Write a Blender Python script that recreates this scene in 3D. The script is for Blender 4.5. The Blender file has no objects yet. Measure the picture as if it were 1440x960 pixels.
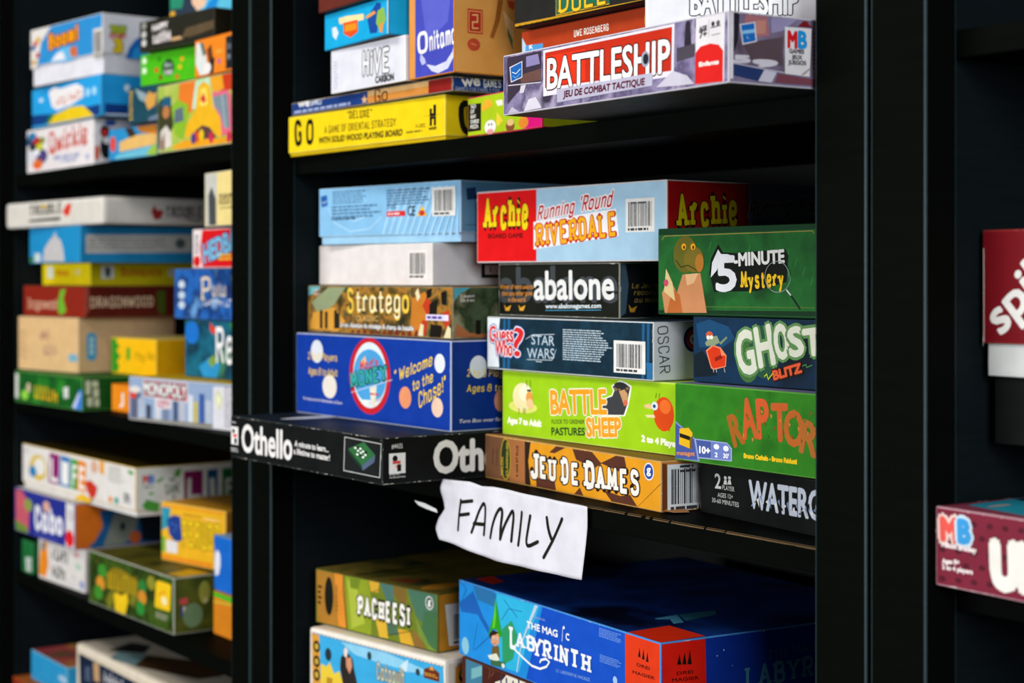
import bpy, bmesh, math, random
from mathutils import Vector, Matrix

# ------------------------------------------------------------------ camera, light, exposure
scn = bpy.context.scene
COL = scn.collection
CAM_Z = 1.30                                   # eye height of the photographer
F_PX = 2420.1                                  # focal length in pixels of a 1440 wide frame
HORIZON = 388.2
YAW = 55.497                                  # the camera looks along the shelves to the left
cam_data = bpy.data.cameras.new('camera')
cam_data.sensor_width = 36.0
cam_data.lens = F_PX / 1440.0 * 36.0
cam_data.shift_y = -(480.0 - HORIZON) / 1440.0
cam_data.clip_start = 0.05
cam_data.dof.use_dof = True
cam_data.dof.focus_distance = 1.33
cam_data.dof.aperture_fstop = 6.3
cam = bpy.data.objects.new('camera', cam_data)
COL.objects.link(cam)
cam.location = (0, 0, CAM_Z)
cam.rotation_euler = (math.pi / 2, 0, math.radians(YAW))
scn.camera = cam

world = bpy.data.worlds.new('room_light')
scn.world = world
world.use_nodes = True
wbg = world.node_tree.nodes['Background']
wbg.inputs['Color'].default_value = (0.80, 0.92, 1.0, 1)
wbg.inputs['Strength'].default_value = 0.05

def area(name, loc, target, sx, sy, power, color):
    l = bpy.data.lights.new(name, 'AREA')
    l.shape = 'RECTANGLE'; l.size = sx; l.size_y = sy
    l.energy = power; l.color = color
    o = bpy.data.objects.new(name, l)
    COL.objects.link(o)
    o.location = loc
    o.rotation_euler = (Vector(target) - Vector(loc)).to_track_quat('-Z', 'Y').to_euler()
    return o

area('window_daylight', (1.7, -0.38, 1.95), (-1.2, 0.85, 1.25), 1.0, 1.3, 56, (0.93, 0.97, 1.0))
area('soft_front_light', (-2.1, -2.4, 1.16), (-1.6, 0.8, 1.18), 2.6, 0.5, 80, (0.97, 0.99, 1.0))  # added unseen soft light in front, kept shallow so box tops stay dark
area('ceiling_lamp', (-1.3, -0.75, 2.75), (-1.3, 0.8, 1.2), 2.4, 0.5, 30, (1.0, 0.95, 0.88))

scn.view_settings.view_transform = 'Standard'
scn.view_settings.look = 'None'
scn.view_settings.gamma = 1.0
scn.view_settings.use_curve_mapping = False
scn.view_settings.exposure = 0.0

# ------------------------------------------------------------------ materials
def lin(hx):
    hx = hx.lstrip('#')
    if len(hx) == 3: hx = ''.join(c * 2 for c in hx)
    out = []
    for i in (0, 2, 4):
        c = int(hx[i:i + 2], 16) / 255
        out.append(c / 12.92 if c <= 0.04045 else ((c + 0.055) / 1.055) ** 2.4)
    return (*out, 1)

MATS = {}
def mat(spec):
    """'#rrggbb' printed card; 'a,b,c@scale' printed mottled artwork of several inks"""
    if spec in MATS: return MATS[spec]
    m = bpy.data.materials.new('printed_card'); MATS[spec] = m
    m.use_nodes = True
    nt = m.node_tree; b = nt.nodes['Principled BSDF']
    b.inputs['Roughness'].default_value = 0.5
    b.inputs['Specular IOR Level'].default_value = 0.07
    tc = nt.nodes.new('ShaderNodeTexCoord')
    nz = nt.nodes.new('ShaderNodeTexNoise')
    nt.links.new(tc.outputs['Object'], nz.inputs['Vector'])
    if '@' in spec:
        cols, sc = spec.split('@'); cols = cols.split(',')
        nz.inputs['Scale'].default_value = float(sc); nz.inputs['Detail'].default_value = 4
        rp = nt.nodes.new('ShaderNodeValToRGB')
        nt.links.new(nz.outputs['Fac'], rp.inputs['Fac'])
        el = rp.color_ramp.elements
        while len(el) < len(cols): el.new(0.5)
        for i, c in enumerate(cols):
            el[i].position = 0.32 + 0.36 * i / max(1, len(cols) - 1)
            el[i].color = lin(c)
        nt.links.new(rp.outputs['Color'], b.inputs['Base Color'])
    else:                                        # slight unevenness of ink and handling wear
        nz.inputs['Scale'].default_value = 60; nz.inputs['Detail'].default_value = 5
        rp = nt.nodes.new('ShaderNodeValToRGB')
        nt.links.new(nz.outputs['Fac'], rp.inputs['Fac'])
        c = lin(spec)
        rp.color_ramp.elements[0].position = 0.3; rp.color_ramp.elements[1].position = 0.7
        rp.color_ramp.elements[0].color = tuple(x * 0.93 for x in c[:3]) + (1,)
        rp.color_ramp.elements[1].color = tuple(min(1, x * 1.05 + 0.002) for x in c[:3]) + (1,)
        nt.links.new(rp.outputs['Color'], b.inputs['Base Color'])
        rr = nt.nodes.new('ShaderNodeMapRange')
        nt.links.new(nz.outputs['Fac'], rr.inputs['Value'])
        rr.inputs['To Min'].default_value = 0.42; rr.inputs['To Max'].default_value = 0.58
        nt.links.new(rr.outputs['Result'], b.inputs['Roughness'])
    return m

def wood(name, col, rough, spec, wear=0.0):
    m = bpy.data.materials.new(name); m.use_nodes = True
    nt = m.node_tree; b = nt.nodes['Principled BSDF']
    tc = nt.nodes.new('ShaderNodeTexCoord'); mp = nt.nodes.new('ShaderNodeMapping')
    mp.inputs['Scale'].default_value = (6, 6, 60)
    nz = nt.nodes.new('ShaderNodeTexNoise'); nz.inputs['Scale'].default_value = 3; nz.inputs['Detail'].default_value = 6
    nt.links.new(tc.outputs['Object'], mp.inputs['Vector']); nt.links.new(mp.outputs['Vector'], nz.inputs['Vector'])
    rp = nt.nodes.new('ShaderNodeValToRGB')
    rp.color_ramp.elements[0].color = tuple(x * 0.7 for x in lin(col)[:3]) + (1,)
    rp.color_ramp.elements[1].color = tuple(x * 1.3 for x in lin(col)[:3]) + (1,)
    nt.links.new(nz.outputs['Fac'], rp.inputs['Fac']); nt.links.new(rp.outputs['Color'], b.inputs['Base Color'])
    bp = nt.nodes.new('ShaderNodeBump'); bp.inputs['Strength'].default_value = 0.04
    nt.links.new(nz.outputs['Fac'], bp.inputs['Height']); nt.links.new(bp.outputs['Normal'], b.inputs['Normal'])
    b.inputs['Roughness'].default_value = rough; b.inputs['Specular IOR Level'].default_value = spec
    return m

BLACKWOOD = wood('black_brown_wood', '#070907', 0.55, 0.012)
BLACKPANEL = wood('black_panel_painted_sheen', '#10171a', 0.5, 0.05)  # bluish lift in the panel colour stands in for a sheen
BLACKBACK = wood('black_brown_board', '#060706', 0.6, 0.1)
EDGEHIGHLIGHT = wood('painted_edge_highlight', '#2a3c40', 0.4, 0.2)  # lighter bluish bevel colour, an edge highlight painted onto the posts
WORNWOOD = wood('worn_bare_edge', '#6e5638', 0.6, 0.2)
PLASTER = wood('painted_plaster', '#6b6f70', 0.8, 0.2)
FLOORM = wood('dark_floor_boards', '#4a3a2c', 0.5, 0.3)

# ------------------------------------------------------------------ lettering
# stroke letters on a 4 x 6 grid; '~' marks a rounded stroke
S = {
'A': '0,0 2,6 4,0|.8,2.1 3.2,2.1', 'B': '.4,0 .4,6|~.4,6 2.4,6 3.5,5.6 3.5,3.6 2.3,3.2 .4,3.2|~.4,3.2 2.6,3.2 3.9,2.7 3.9,.4 2.6,0 .4,0',
'C': '~3.7,4.6 3.3,6 .3,6.4 .3,-.4 3.3,0 3.8,1.5', 'D': '.4,0 .4,6|~.4,6 2,6 3.9,5.4 3.9,.6 2,0 .4,0', 'E': '3.6,6 .4,6 .4,0 3.7,0|.4,3.1 2.8,3.1',
'F': '3.6,6 .4,6 .4,0|.4,3.1 2.8,3.1', 'G': '~3.7,4.6 3.3,6 .3,6.4 .3,-.4 3.6,-.2 3.7,1.2 3.7,2.6|2.3,2.6 3.7,2.6 3.7,.4', 'H': '.4,0 .4,6|3.6,0 3.6,6|.4,3 3.6,3',
'I': '1,0 1,6', 'J': '2.6,6 2.6,1.6|~2.6,1.6 2.6,0 .6,-.3 .2,1.2', 'K': '.4,0 .4,6|3.6,6 .5,2.6|1.5,3.6 3.8,0', 'L': '.4,6 .4,0 3.5,0', 'M': '.2,0 .5,6 2.4,1.6 4.3,6 4.6,0',
'N': '.4,0 .4,6 3.6,0 3.6,6', 'O': '~2,6 3.2,6 4,4.8 4,1.2 3.2,0 .8,0 0,1.2 0,4.8 .8,6 2,6', 'P': '.4,0 .4,6|~.4,6 2.6,6 3.8,5.6 3.8,3.1 2.6,2.7 .4,2.7',
'Q': '~2,6 3.2,6 4,4.8 4,1.2 3.2,0 .8,0 0,1.2 0,4.8 .8,6 2,6|2.4,1.4 4,-.6', 'R': '.4,0 .4,6|~.4,6 2.6,6 3.8,5.6 3.8,3.3 2.6,2.9 .4,2.9|1.9,2.9 3.8,0',
'S': '~3.6,4.8 3.2,6 .5,6.3 .3,3.6 3.7,2.9 3.7,-.1 .6,-.3 .2,1.3', 'T': '0,6 4,6|2,6 2,0', 'U': '.4,6 .4,1.6|~.4,1.6 .4,-.3 3.6,-.3 3.6,1.6|3.6,1.6 3.6,6', 'V': '0,6 2,0 4,6',
'W': '0,6 1.3,0 2.5,4.6 3.7,0 5,6', 'X': '.2,0 3.8,6|.2,6 3.8,0', 'Y': '0,6 2,3 4,6|2,3 2,0', 'Z': '.3,6 3.7,6 .3,0 3.7,0',
'a': '~3.1,3.2 2.7,4.1 .2,4.2 .1,-.2 2.4,-.3 3.1,1.6|3.2,4 3.2,.6 3.9,0', 'b': '.4,6 .4,0|~.4,2.8 1,4.1 3.4,4.2 3.5,-.2 1,-.2 .4,1.2', 'c': '~3,3 2.7,4.1 .2,4.2 .2,-.2 2.7,-.1 3.1,1',
'd': '3.2,6 3.2,0|~3.2,2.8 2.6,4.1 .2,4.2 .1,-.2 2.6,-.2 3.2,1.2', 'e': '~.4,2 3.2,2.1 3.1,4.2 .3,4.3 .1,-.2 2.6,-.2 3.2,.9', 'f': '~2.6,5.6 2,6.2 1,5.8 1,4|1,4.4 1,0|0,4 2.4,4',
'g': '~3.2,3 3,4.1 .3,4.2 .1,0 2.6,0 3.2,1.4|~3.2,4 3.2,0 3,-1.9 .6,-2 .3,-1', 'h': '.4,6 .4,0|~.4,2.6 1,4.1 3.2,4.2 3.2,2.4|3.2,2.6 3.2,0', 'i': '.6,4 .6,0|.5,5.3 .7,5.7',
'j': '~1.4,4 1.4,0 1.2,-1.8 0,-1.9|1.3,5.3 1.5,5.7', 'k': '.4,6 .4,0|3,4 .5,1.7|1.3,2.5 3.2,0', 'l': '.6,6 .6,0', 'm': '.4,4 .4,0|~.4,2.6 .9,4.1 2.5,4.1 2.5,2.4|2.5,2.6 2.5,0|~2.5,2.6 3,4.1 4.7,4.1 4.7,2.4|4.7,2.6 4.7,0',
'n': '.4,4 .4,0|~.4,2.6 1,4.1 3.2,4.2 3.2,2.4|3.2,2.6 3.2,0', 'o': '~1.7,4 2.7,4 3.4,3.2 3.4,.8 2.7,0 .8,0 0,.8 0,3.2 .8,4 1.7,4', 'p': '.4,4 .4,-2|~.4,2.8 1,4.1 3.4,4.2 3.5,-.2 1,-.2 .4,1.2',
'q': '3.2,4 3.2,-2|~3.2,2.8 2.6,4.1 .2,4.2 .1,-.2 2.6,-.2 3.2,1.2', 'r': '.4,4 .4,0|~.4,2.4 .9,3.8 1.8,4.2 2.5,3.6', 's': '~2.8,3.3 2.4,4.1 .2,4.1 .3,2.2 2.9,1.9 2.9,-.2 .4,-.2 .1,.9', 't': '1.1,5.6 1.1,1|~1.1,1.4 1.1,-.1 2.1,-.1 2.6,.4|0,4 2.4,4',
'u': '.4,4 .4,1.4|~.4,1.6 .4,-.3 2.7,-.3 3.2,1.4|3.2,4 3.2,0', 'v': '0,4 1.7,0 3.4,4', 'w': '0,4 1.1,0 2.3,3.4 3.5,0 4.6,4', 'x': '.2,4 3,0|3,4 .2,0', 'y': '0,4 1.7,.2|~3.4,4 1.7,0 1,-1.9 0,-1.7', 'z': '.2,4 2.9,4 .2,0 3,0',
"'": '.6,6 .4,4.8', '"': '.4,6 .3,4.8|1.3,6 1.2,4.8', '!': '.6,6 .6,1.9|.6,.5 .6,0', '?': '~.2,4.6 .4,6 3.4,6.3 3.4,3.8 1.8,3.4 1.7,2|1.7,.5 1.7,0', '-': '.3,2.6 2,2.6', '.': '.4,.4 .4,0',
'8': '~2,6 3.6,6 3.6,3.2 .4,3.2 .4,6 2,6|~2,3.2 4,3.2 4,-.1 0,-.1 0,3.2 2,3.2', '4': '2.8,0 2.8,6 .2,1.8 3.8,1.8', '1': '.4,4.8 1.6,6 1.6,0', '0': '~2,6 3.4,6 4,4.8 4,1.2 3.4,0 .6,0 0,1.2 0,4.8 .6,6 2,6', '7': '.3,6 3.7,6 1.4,0', '&': '~3.8,0 .8,4.4 1,6 2.8,6 2.6,4 .2,2 .4,-.2 2.8,-.2 3.8,2.4',
'5': '3.4,6 .6,6 .4,3.4|~.4,3.4 1.4,4 3.8,4 3.8,-.3 .8,-.3 .3,1', '2': '~.4,4.6 .6,6 3.5,6.3 3.6,3.8 2.2,2.2 .3,0|.3,0 3.7,0', '3': '~.4,5 .8,6 3.5,6.3 3.6,3.2 1.6,3.2|~1.6,3.2 3.8,3.2 3.8,-.3 .7,-.3 .2,1',
}
def chaikin(pts, n=3):
    for _ in range(n):
        q = [pts[0]]
        for a, b in zip(pts, pts[1:]):
            q += [(a[0] * .75 + b[0] * .25, a[1] * .75 + b[1] * .25), (a[0] * .25 + b[0] * .75, a[1] * .25 + b[1] * .75)]
        pts = q + [pts[-1]]
    return pts
def stroke_text(txt, wt, slab):
    """centre lines in cap heights (baseline 0, cap 1) and the total width"""
    x = wt * 3; out = []; gap = 0.8 + wt * 6 + (wt * 1.5 if slab else 0)
    for ch in txt:
        if ch == ' ': x += 2.4; continue
        g = S.get(ch) or S.get({'é': 'e', 'à': 'a'}.get(ch, ch.upper())) or S['-']
        w = 0
        for st in g.split('|'):
            cur = st[0] == '~'
            pts = [tuple(float(v) for v in p.split(',')) for p in st.lstrip('~').split()]
            w = max(w, max(p[0] for p in pts))
            if cur: pts = chaikin(pts, 2)
            pts = [((x + a) / 6, b / 6) for a, b in pts]; s0 = 0
            for i in range(1, len(pts)):
                if i < len(pts) - 1:
                    ax, ay = pts[i][0] - pts[i - 1][0], pts[i][1] - pts[i - 1][1]; bx, by = pts[i + 1][0] - pts[i][0], pts[i + 1][1] - pts[i][1]
                    if ax * bx + ay * by > .55 * math.hypot(ax, ay) * math.hypot(bx, by): continue
                out.append((pts[s0:i + 1], cur, s0 == 0, i == len(pts) - 1)); s0 = i
        x += w + gap
    return out, max(0.1, (x - gap + wt * 3) / 6)
def ribbon(pts, wd, caps, ex=0.0, ey=0.0):
    """a pen stroke of constant width along a line, mitred at its corners; ex, ey widen it for an outline"""
    pts = [p for i, p in enumerate(pts) if i == 0 or math.hypot(p[0] - pts[i - 1][0], p[1] - pts[i - 1][1]) > 1e-6]
    n = len(pts); L = []; R = []; nr = []; rx, ry = wd / 2 + ex, wd / 2 + ey
    for a, b in zip(pts, pts[1:]):
        dx, dy = b[0] - a[0], b[1] - a[1]; l = math.hypot(dx, dy); nr.append((-dy / l, dx / l))
    for i in range(n):
        n0 = nr[max(0, i - 1)]; n1 = nr[min(i, n - 2)]
        mx, my = n0[0] + n1[0], n0[1] + n1[1]; k = mx * n1[0] + my * n1[1]
        if abs(k) < .3: mx, my, k = n1[0], n1[1], 1.0
        k = min(1.0 / k, 1.5)
        L.append((pts[i][0] + mx * k * rx, pts[i][1] + my * k * ry)); R.append((pts[i][0] - mx * k * rx, pts[i][1] - my * k * ry))
    out = [[L[i], R[i], R[i + 1], L[i + 1]] for i in range(n - 1)]
    if caps is True: caps = (True, True)
    if caps and math.hypot(pts[0][0] - pts[-1][0], pts[0][1] - pts[-1][1]) > 1e-4:
        for c, (nx, ny), sgn, on in ((pts[0], nr[0], 1, caps[0]), (pts[-1], nr[-1], -1, caps[1])):
            if not on: continue
            a0 = math.atan2(ny, nx)
            out.append([(c[0] + rx * math.cos(a0 + sgn * t * math.pi / 5), c[1] + ry * math.sin(a0 + sgn * t * math.pi / 5)) for t in range(6)])
    return out

_fc = {}
def font_text(txt):
    """triangulated letters of the built-in font, x 0..1 over the width, y in cap heights"""
    if txt in _fc: return _fc[txt]
    def raw(s):
        c = bpy.data.curves.new('lettering', 'FONT'); c.body = s; c.size = 1; c.resolution_u = 3
        o = bpy.data.objects.new('lettering', c); COL.objects.link(o)
        dg = bpy.context.evaluated_depsgraph_get()
        me = bpy.data.meshes.new_from_object(o.evaluated_get(dg))
        vs = [(v.co.x, v.co.y) for v in me.vertices]; fs = [tuple(p.vertices) for p in me.polygons]
        bpy.data.objects.remove(o); bpy.data.curves.remove(c); bpy.data.meshes.remove(me)
        return vs, fs
    if '__cap' not in _fc:
        _fc['__cap'] = max(v[1] for v in raw('H')[0])
    vs, fs = raw(txt)
    x0 = min(v[0] for v in vs); x1 = max(v[0] for v in vs); cap = _fc['__cap']
    _fc[txt] = ([((a - x0) / (x1 - x0), b / cap) for a, b in vs], fs)
    return _fc[txt]

# ------------------------------------------------------------------ boxes with printed faces
LAYER = 0.00006
class Mesh:
    def __init__(self): self.v = []; self.f = []; self.m = []; self.mats = []
    def mi(self, spec):
        m = mat(spec) if isinstance(spec, str) else spec
        if m not in self.mats: self.mats.append(m)
        return self.mats.index(m)
    def poly(self, pts, spec):
        i = len(self.v); self.v += [tuple(p) for p in pts]
        self.f.append(tuple(range(i, i + len(pts)))); self.m.append(self.mi(spec))
    def build(self, name, parent=None):
        me = bpy.data.meshes.new(name); me.from_pydata(self.v, [], self.f)
        for m in self.mats: me.materials.append(m)
        me.polygons.foreach_set('material_index', self.m); me.update()
        o = bpy.data.objects.new(name, me); COL.objects.link(o)
        if parent: o.parent = parent
        return o

def empty(name, loc, yaw=0.0):
    o = bpy.data.objects.new(name, None); o.empty_display_size = 0.02
    COL.objects.link(o); o.location = loc; o.rotation_euler = (0, 0, yaw)
    return o

def add_block(M, lo, hi, cols, bev=0.0011):
    """bevelled cuboid; cols = (front, right side, top, edge)"""
    bm = bmesh.new()
    bmesh.ops.create_cube(bm, size=1)
    for v in bm.verts:
        v.co = Vector([lo[k] + (v.co[k] + .5) * (hi[k] - lo[k]) for k in range(3)])
    if bev: bmesh.ops.bevel(bm, geom=bm.edges[:], offset=bev, segments=2, affect='EDGES', profile=0.6)
    bm.normal_update()
    for f in bm.faces:
        n = f.normal
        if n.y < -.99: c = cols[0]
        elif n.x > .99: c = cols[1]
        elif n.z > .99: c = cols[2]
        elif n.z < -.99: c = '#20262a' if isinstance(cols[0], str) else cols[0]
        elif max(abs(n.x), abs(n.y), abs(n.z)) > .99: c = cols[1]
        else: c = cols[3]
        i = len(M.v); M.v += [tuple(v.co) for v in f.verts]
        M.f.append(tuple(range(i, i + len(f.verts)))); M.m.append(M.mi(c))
    bm.free()

class Box:
    def __init__(self, label, loc, yaw, w, d, h, front, side=None, top=None, edge=None, group=None, tray=None, bev=0.0011, name='board_game_box', cat='board game box'):
        self.w, self.d, self.h = w, d, h
        self.root = empty(name, (loc[0], loc[1], loc[2] + CAM_Z + 0.0002), yaw)
        self.root['label'] = label; self.root['category'] = cat
        if group: self.root['group'] = group
        side = side or front; top = top or front; edge = edge or front
        self.parts = {}; self.k = {}
        self.main = 'lid' if tray else 'carton'
        z0 = 0.0
        if tray:
            z0, inset, tc = tray
            M = self.part('tray')
            add_block(M, (inset, inset, 0), (w - inset, d - inset, z0 + 0.004), (tc, tc, tc, tc), 0.0008)
        add_block(self.part(self.main), (0, 0, z0), (w, d, h), (front, side, top, edge), bev)
        self.ink = []
        self.rng = random.Random(label)
    def part(self, p):
        if p in ('picture', 'emblem', 'border', 'web_address', 'slogan'): p = self.main   # printed on the card itself
        if p not in self.parts: self.parts[p] = Mesh()
        return self.parts[p]
    def pos(self, face, u, v, k):
        e = LAYER * k
        if face == 'f': return (u, -e, v)
        if face == 's': return (self.w + e, u, v)
        return (u, v, self.h + e)
    def size(self, face): return {'f': (self.w, self.h), 's': (self.d, self.h), 't': (self.w, self.d)}[face]
    def lay(self, part, face, groups, m):
        """one printed layer, a hair above whatever is already printed in its area"""
        W, H = [x * 1000 - .6 for x in self.size(face)]            # print never runs past the edges of the face
        groups = [[[(min(max(u, .6), W), min(max(v, .6), H)) for u, v in p] for p in g] for g in groups]
        us = [q[0] for g in groups for p in g for q in p]; vs = [q[1] for g in groups for p in g for q in p]
        r = (min(us), min(vs), max(us), max(vs))
        k = 1 + max([l for (f, q, l) in self.ink if f == face and q[0] < r[2] and r[0] < q[2] and q[1] < r[3] and r[1] < q[3]] or [0])
        self.ink.append((face, r, k))
        M = self.part(part or self.main)
        st = min(0.04, 0.8 / max(1, len(groups)))
        for i, g in enumerate(groups):
            for p in g: M.poly([self.pos(face, u * .001, v * .001, k + i * st) for u, v in p], m)
    # all coordinates in millimetres on the face
    def p(self, part, face, m, *pts):
        W, H = self.size(face); c = 1.2
        self.lay(part, face, [[[(min(max(u, c), W * 1000 - c), min(max(v, c), H * 1000 - c)) for u, v in pts]]], m)
    def r(self, part, face, m, u0, v0, u1, v1): self.p(part, face, m, (u0, v0), (u1, v0), (u1, v1), (u0, v1))
    def e(self, part, face, m, cu, cv, ru, rv):
        self.p(part, face, m, *[(cu + ru * math.cos(a * math.pi / 14), cv + rv * math.sin(a * math.pi / 14)) for a in range(28)])
    def l(self, part, face, m, wd, *pts): self.lay(part, face, [ribbon(pts, wd, True)], m)
    def t(self, part, face, m, txt, u0, v0, u1, v1, h, font='b', bold=0.0, ol=None, ol2=None, shear=0.0, arc=0.0, wt=0.17):
        """lettering from (u0,v0) to (u1,v1) along the baseline, cap height h"""
        W = math.hypot(u1 - u0, v1 - v0); ax, ay = (u1 - u0) / W, (v1 - v0) / W
        def to(x, y):                            # x 0..1, y cap heights
            y = y * h; yy = y + arc * 4 * x * (1 - x); xx = x * W + shear * y
            return (u0 + ax * xx - ay * yy, v0 + ay * xx + ax * yy)
        rings = [(c[1], c[0]) for c in (ol2, ol) if c] + [(0.0, m)]
        if font == 'b':
            vs, fs = font_text(txt); pts = [to(*v) for v in vs]
            for x, mm in rings:
                r = bold + x
                sh = [(0, 0)] if r <= 0 else [(r * math.cos(a * math.pi / 4), r * math.sin(a * math.pi / 4)) for a in range(8)] + [(0, 0)]
                self.lay(part, face, [[[(pts[i][0] + dx, pts[i][1] + dy) for i in f] for f in fs] for dx, dy in sh], mm)
        else:
            st, w = stroke_text(txt, wt, font == 'slab')
            for x, mm in rings:
                groups = []
                ex, ey = x * w / W, x / h
                for pts, cur, e0, e1 in st:
                    rb = [pts]
                    if font == 'slab' and not cur:
                        for a, b, on in ((pts[0], pts[1], e0), (pts[-1], pts[-2], e1)):
                            if on and min(abs(a[1] - y) for y in (0, 1, 4 / 6)) < .02 and abs(a[1] - b[1]) > .2:
                                sx = wt * .92; k = wt * .7 / 2 * (1 if a[1] < b[1] else -1)
                                rb.append([(a[0] - sx, a[1] + k), (a[0] + sx, a[1] + k)])
                    for i, q in enumerate(rb):
                        t_ = wt * .7 if i else wt
                        groups.append([[to(px / w, py) for px, py in poly] for poly in ribbon(q, t_, True if font != 'slab' or x > 0 else (False, False) if i else (not e0, not e1), ex, ey)])
                self.lay(part, face, groups, mm)
    def g(self, part, face, m, u0, v0, u1, v1, rows, fill=0.5):
        """small print too fine to read: rows of tiny word-like dashes"""
        dv = (v0 - v1) / rows; out = []
        for i in range(rows):
            vv = v0 - dv * (i + .5); u = u0; end = u1 - self.rng.random() * .25 * (u1 - u0)
            while u < end:
                L = abs(dv) * self.rng.uniform(.8, 3.2)
                b = min(u + L, end)
                out.append([(u, vv - dv * fill / 2), (b, vv - dv * fill / 2), (b, vv + dv * fill / 2), (u, vv + dv * fill / 2)])
                u = b + abs(dv) * .45
        self.lay(part, face, [out], m)
    def q(self, part, face, m, u0, v0, u1, v1, h, n, wd):
        """lettering too blurred to read: a row of uneven strokes"""
        gs = []
        for i in range(n):
            t = (i + .5) / n; u, v = u0 + (u1 - u0) * t, v0 + (v1 - v0) * t
            hh = h * self.rng.uniform(.65, 1.05); du = self.rng.uniform(-.3, .3) * wd * 2
            gs.append(ribbon([(u, v), (u + du, v + hh)], wd, True))
            if self.rng.random() < .6 and i < n - 1:
                k = v + hh * self.rng.choice((.05, .5, .92)); gs.append(ribbon([(u, k), (u + (u1 - u0) / n * .8, k + (v1 - v0) / n * .8)], wd * .8, True))
        self.lay(part, face, gs, m)
    def bc(self, face, u0, v0, u1, v1, plate='#e8e6e2', part='barcode_label'):
        """bar code on its white plate, u0,v0 lower left"""
        self.r(part, face, plate, u0, v0, u1, v1)
        W = u1 - u0; H = v1 - v0; u = u0 + W * .1; out = []
        while u < u1 - W * .1:
            b = min(u + W * self.rng.choice((.012, .012, .024, .036)), u1 - W * .1)
            out.append([(u, v0 + H * .17), (b, v0 + H * .17), (b, v1 - H * .1), (u, v1 - H * .1)])
            u = b + W * self.rng.choice((.014, .014, .022, .034))
        self.lay(part, face, [out], '#23242a')
        self.g(part, face, '#3a3a40', u0 + W * .08, v0 + H * .13, u1 - W * .04, v0 + H * .04, 1, .8)
    def wear(self, face, edges, width=1.0, dens=.5, col='#cfc9bd'):
        W, H = [x * 1000 for x in self.size(face)]; out = []
        for e in edges:
            L = W if e in 'tb' else H; s = 0
            while s < L:
                n = min(L, s + self.rng.uniform(.5, 1) ** 2 * self.rng.choice((1.5, 3, 9)))
                if self.rng.random() < dens * .7:
                    k = self.rng.uniform(.2, 1) ** 2 * width; m_ = (s + n) / 2
                    q = [(s, 0), (n, 0), (m_ + (n - s) * .2, k), (m_ - (n - s) * .3, k * .8)]
                    f = {'t': lambda a, b: (a, H - b), 'b': lambda a, b: (a, b), 'l': lambda a, b: (b, a), 'r': lambda a, b: (W - b, a)}[e]
                    out.append([f(a, b + .3) for a, b in q])
                s = n
        if out: self.lay(None, face, [out], col)
    def done(self):
        for p, M in self.parts.items(): M.build(p, self.root)
        return self.root

# ------------------------------------------------------------------ the room and the bookcases
def block(name, lo, hi, m, parent=None, bev=0.002, edge=None):
    M = Mesh(); add_block(M, lo, hi, (m, m, m, edge or m), bev)
    return M.build(name, parent)

FRONT = 0.8155          # front plane of the bookcases
JOINT = -0.7820         # joint between the second and third bookcase
UNIT = 0.9; POST = 0.0462; INSET = 0.0283; DEPTH = 0.37; THICK = 0.018; GAP = 0.004
def shell(name, lo, hi, m):
    o = block(name, lo, hi, m, None, 0); o['kind'] = 'structure'; return o
shell('floor', (-4.0, -3.2, -0.05), (2.6, FRONT + 0.42, 0.0), FLOORM)
shell('wall_back', (-4.0, FRONT + 0.385, 0.0), (2.6, FRONT + 0.45, 2.7), PLASTER)

def bookcase(x0, heights, label):
    root = empty('bookcase', (x0, FRONT, 0))
    root['label'] = label; root['category'] = 'bookcase'; root['group'] = 'black-brown bookcases in a row'
    w = UNIT - GAP; top = 2.02
    for a in (0, w - POST):
        block('post', (a, 0, 0), (a + POST, INSET, top - 0.03), BLACKWOOD, root, 0.0013, EDGEHIGHLIGHT)
        block('post', (a, DEPTH - 0.03, 0), (a + POST, DEPTH, top - 0.03), BLACKWOOD, root)
        block('side_panel', (a + 0.003, INSET, 0.06), (a + POST - 0.003, DEPTH - 0.03, top - 0.03), BLACKPANEL, root, 0)
    block('back_panel', (POST, DEPTH - 0.016, 0.06), (w - POST, DEPTH - 0.008, top - 0.03), BLACKBACK, root, 0)
    block('top_panel', (-0.002, -0.012, top - 0.03), (w + 0.002, DEPTH, top), BLACKWOOD, root)
    block('plinth', (POST, INSET, 0), (w - POST, INSET + 0.018, 0.07), BLACKWOOD, root)
    out = []
    for h in heights:
        z = CAM_Z + h
        out.append(block('shelf', (POST - 0.003, INSET, z - THICK), (w - POST + 0.003, DEPTH - 0.016, z), BLACKWOOD, root, 0.0012))
    return root, out

SHELVES = {'left': [0.56, 0.1506, -0.1812, -0.4382, -0.6568, -0.95], 'middle': [0.5, 0.1251, -0.1868, -0.4692, -0.8, -1.08], 'right': [0.5, 0.155, -0.1918, -0.52, -0.82, -1.08]}
bookcase(JOINT - 2 * UNIT + GAP / 2, SHELVES['left'], 'black-brown bookcase at the far left, packed with blurred board games')
CASE2, SH2 = bookcase(JOINT - UNIT + GAP / 2, SHELVES['middle'], 'black-brown bookcase in the middle with a handwritten paper sign on its shelf')
bookcase(JOINT + GAP / 2, SHELVES['right'], 'black-brown bookcase on the right, nearly empty and in shadow')



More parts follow.
